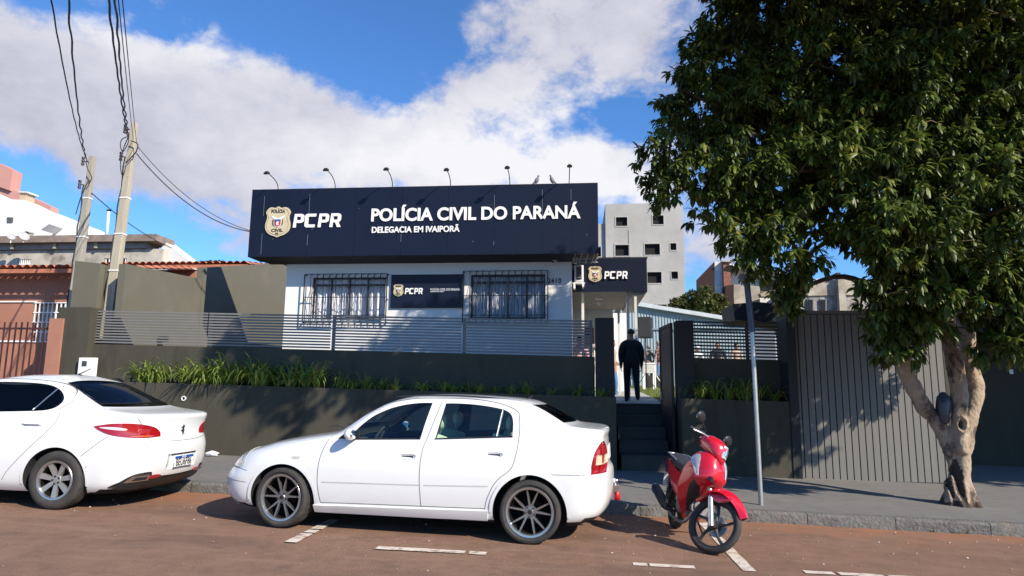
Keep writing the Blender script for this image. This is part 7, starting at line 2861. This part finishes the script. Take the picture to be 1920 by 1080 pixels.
for v in tm.vertices:
    n = v.normal
    k = noise.noise(v.co * 5) * .016 + noise.noise(v.co * 16) * .009 + .006 * math.sin(v.co.z * 55 + 4 * noise.noise(v.co * 3)) * max(0, noise.noise(v.co * 2 + Vector((4, 4, 4)))) + .010 * noise.noise(Vector((v.co.x * 9, v.co.y * 9, v.co.z * 1.6)))
    p = v.co + n * k
    if v.co.y < 0.05:
        for c, hh, ww in hol:
            q = ((v.co.x - c.x) / ww) ** 2 + ((v.co.z - c.z) / hh) ** 2
            if q < 3:
                p += Vector((0, .13 * math.exp(-q * 1.6), 0))
        q = math.hypot((v.co.x - knot.x) / .055, (v.co.z - knot.z) / .095)
        if q < 2:
            p += Vector((0, .07 * math.exp(-(q * 1.5) ** 2) - .035 * math.exp(-((q - 1) * 3.2) ** 2), 0))
    v.co = p
tm.materials.clear()
tm.materials.append(M_bark)
tm.materials.append(M_bark_d)
for p in tm.polygons:
    c = p.center
    p.use_smooth = True
    p.material_index = 0
    if c.y < .05:
        for h, hh, ww in hol:
            if ((c.x - h.x) / (ww * 1.15)) ** 2 + ((c.z - h.z) / hh) ** 2 < 1 + .35 * noise.noise(c * 14):
                p.material_index = 1
        if math.hypot((c.x - knot.x) / .03, (c.z - knot.z) / .06) < 1:
            p.material_index = 1
    if c.z < t_(1803, 938).z + .05 * noise.noise(c * 9):
        p.material_index = 1
trunk = link_mesh('trunk', tm, tree)

# crown: overlapping masses of twigs (photo x, y, radius, depth) turned into world ellipsoids
lobes = [(1290, 305, 95, 9.1), (1325, 190, 105, 9.5), (1375, 90, 110, 9.7), (1440, -20, 140, 9.9), (1410, 250, 150, 9.2), (1385, 370, 85, 9.0), (1440, 420, 75, 8.9), (1415, 470, 40, 9.0), (1500, 490, 42, 9.1), (1492, 545, 30, 9.1), (1530, 120, 170, 9.6),
         (1520, 320, 130, 8.9), (1640, 330, 130, 8.7), (1660, 60, 180, 9.9), (1650, 200, 150, 9.1), (1650, 480, 75, 8.9), (1640, 560, 55, 9.1), (1675, 620, 50, 9.3), (1740, 420, 130, 8.6), (1740, 535, 78, 8.9), (1765, 230, 170, 9.0), (1800, 60, 190, 9.8),
         (1860, 400, 130, 8.7), (1850, 525, 92, 8.8), (1900, 600, 65, 8.9), (1920, 240, 170, 9.2), (1940, 480, 120, 9.0), (1960, 60, 180, 9.8), (1620, -60, 120, 10.0), (1780, -60, 130, 10.0), (1930, -60, 130, 10.0), (1960, 590, 70, 8.9), (1700, 600, 45, 9.2), (2060, 330, 150, 9.4), (2080, 130, 160, 9.6), (2180, 200, 140, 9.4), (1900, 40, 150, 8.8),
         (1480, 180, 150, 11.0), (1600, 280, 150, 11.3), (1700, 330, 150, 11.5), (1830, 300, 170, 11.4), (1600, 170, 140, 11.2), (1800, 190, 150, 11.2), (1400, -60, 100, 9.6), (1760, 480, 90, 11.0), (1880, 500, 100, 11.0)]
# boughs that reach out over the street, above the picture
over_street = [((1.0, 7.2, 7.7), 1.0), ((2.4, 7.0, 7.9), 1.15), ((.3, 7.6, 7.7), .7), ((3.8, 7.2, 7.8), 1.2), ((5.4, 7.4, 7.6), 1.2), ((3.2, 8.3, 7.7), 1.0)]
gt_ = random.Random(5)
tips = []
twigs = MB()
heads = []
for c, rad in [(at(lx, ly, ld) - TO, lr * ld / FPX) for (lx, ly, lr, ld) in lobes] + [(Vector(p) - TO, r_) for p, r_ in over_street]:
    heads.append((c, rad))
    n = int(43 * (rad ** 2) / .65) + 6
    for i in range(n):
        d = Vector((gt_.gauss(0, 1), gt_.gauss(0, 1), gt_.gauss(0, 1))).normalized()
        r_ = rad * gt_.uniform(.25, 1.0) ** .40
        p = c + Vector((d.x * r_, d.y * r_ * .85, d.z * r_))
        p += Vector((noise.noise(p * 1.7), noise.noise(p * 1.7 + Vector((9, 0, 0))), noise.noise(p * 1.7 + Vector((0, 9, 0))))) * .25
        out = (Vector((d.x, d.y, d.z * .4 + .1)) + Vector((gt_.gauss(0, .25), gt_.gauss(0, .25), gt_.gauss(0, .2)))).normalized()
        # a spray: one bending twig that carries several whorls of leaves
        q0 = p - out * .32
        for j in range(gt_.randint(4, 7)):
            side = Vector((gt_.gauss(0, 1), gt_.gauss(0, 1), gt_.gauss(0, .5))).normalized()
            e = p + side * gt_.uniform(.05, .22) - out * gt_.uniform(-.08, .14) + Vector((0, 0, gt_.uniform(-.14, .03)))
            dirn = (out + side * .6 + Vector((0, 0, gt_.uniform(-.5, .15)))).normalized()
            tips.append((tuple(e), tuple(dirn)))
        if i % 2 == 0:
            twigs.tube([q0 + Vector((0, 0, -.05)), p - out * .1, p + out * .08 + Vector((0, 0, -.04))], [.008, .006, .003], 4, cap=False)
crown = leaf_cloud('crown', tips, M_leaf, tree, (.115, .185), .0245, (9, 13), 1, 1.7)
M_twig = mat('twig_bark', (.12, .085, .055), .9, .2, 10)
# boughs from the limbs into the masses
ends = [limbs[1][0], limbs[2][0], limbs[3][0]]
for c, rad in heads:
    best = min(((p - c).length + (0 if p.z < c.z + .3 else 1.5), k, j) for k, e in enumerate(ends) for j, p in enumerate(e) if j >= 5)
    s = ends[best[1]][best[2]]
    mid = (s + c) / 2 + Vector((0, 0, .25))
    if c.y < -1.2 and c.z > 6.5:      # over the street: the bough climbs through the crown first
        s = limbs[2][0][-1]
        mid = Vector((4.6, 8.9, 8.0)) - TO
    twigs.tube(catmull([s, mid, c, c + (c - mid).normalized() * rad * .5], 5), [lerp(.05, .010, i / 15) for i in range(16)], 7)
twigs.build('branches', M_twig, trunk, smooth=True, fix=False)

# parcel wedged in the fork
p0 = t_(1770, 795, -.05)
p1 = t_(1772, 735, -.05)
mb = MB()
hh = p1.z - p0.z
rows = [(0, .045), (.08, .085), (.35, .115), (.65, .11), (.85, .085), (.95, .04), (1.0, .025)]
n = 16
for f, r_ in rows:
    for j in range(n):
        w = 2 * math.pi * j / n
        rr = r_ * (1 + .12 * math.sin(3 * w + f * 5) + .07 * math.sin(7 * w))
        mb.v.append((rr * math.cos(w) * .85 + .02 * f, rr * math.sin(w), hh * f))
for i in range(len(rows) - 1):
    for j in range(n):
        q = (j + 1) % n
        mb.f.append((i * n + j, i * n + q, (i + 1) * n + q, (i + 1) * n + j))
mb.f += [tuple(range(n)), tuple((len(rows) - 1) * n + j for j in range(n))]
mb.m = [0] * len(mb.f)
o = mb.build('plastic_bag', mat('grey_plastic_bag', (.055, .055, .068), .35, .15, 14, .4, 20), None, p0 + TO, smooth=True)
tag(o, 'dark grey plastic bag wedged in the fork of the street tree', 'bag')

# the next tree of the row, unseen past the right edge, kept to shade the driveway
t2 = empty('street_tree', (14.8, 10.4, slope(14) + .14), R(180), 'next street tree, unseen beyond the right edge, shading the driveway', 'tree', 'street trees')
for ch in [c for c in bpy.data.objects if c.parent == tree]:
    q = ch.copy()
    COL.objects.link(q)
    q.parent = t2
    for g2 in [c for c in bpy.data.objects if c.parent == ch]:
        w = g2.copy()
        COL.objects.link(w)
        w.parent = q

# bush above the shed
M_bush = leaf_mat('bush_leaf', (.06, .075, .02), (.10, .115, .025), (.20, .16, .05), .5, .4)
bc = at(1310, 570, 33)
bush = empty('bush', (bc.x, 33, gz(33)), 0, 'rounded yellow green tree top showing above the shed roof beside the brick house', 'bush')
BO = Vector(bush.location)
tips = []
for (lx, ly, lr) in ((1275, 577, 22), (1300, 568, 26), (1325, 562, 26), (1345, 572, 22), (1312, 585, 30), (1337, 588, 25)):
    c = at(lx, ly, 33 + gt_.uniform(-.4, .4)) - BO
    rad = lr * 33 / FPX
    for i in range(120):
        d = Vector((gt_.gauss(0, 1), gt_.gauss(0, 1), gt_.gauss(0, 1))).normalized()
        p = c + d * rad * gt_.uniform(.3, 1) ** .4
        tips.append((tuple(p), tuple(d)))
leaf_cloud('crown', tips, M_bush, bush, (.14, .26), .06, (6, 9), 3, .6)
MB().tube([(0, 0, -.2), (.1, 0, bc.z - BO.z - .3)], [.12, .06], 8).build('trunk', M_twig, bush)
# far tree tops over the red roof
bc = at(395, 487, 60)
far = empty('distant_tree', (bc.x, 60, gz(60)), 0, 'distant dark tree top just above the red roof left of the sign', 'tree')
tips = []
for i in range(160):
    p = at(395 + gt_.gauss(0, 14), 490 + abs(gt_.gauss(0, 2.5)), 60 + gt_.gauss(0, .5)) - Vector(far.location)
    tips.append((tuple(p), (0, 0, 1)))
leaf_cloud('crown', tips, M_bush, far, (.2, .35), .08, (5, 8), 4, .6)
MB().tube([(0, 0, -.2), (0, 0, bc.z - gz(60))], [.15, .08], 8).build('trunk', M_twig, far)
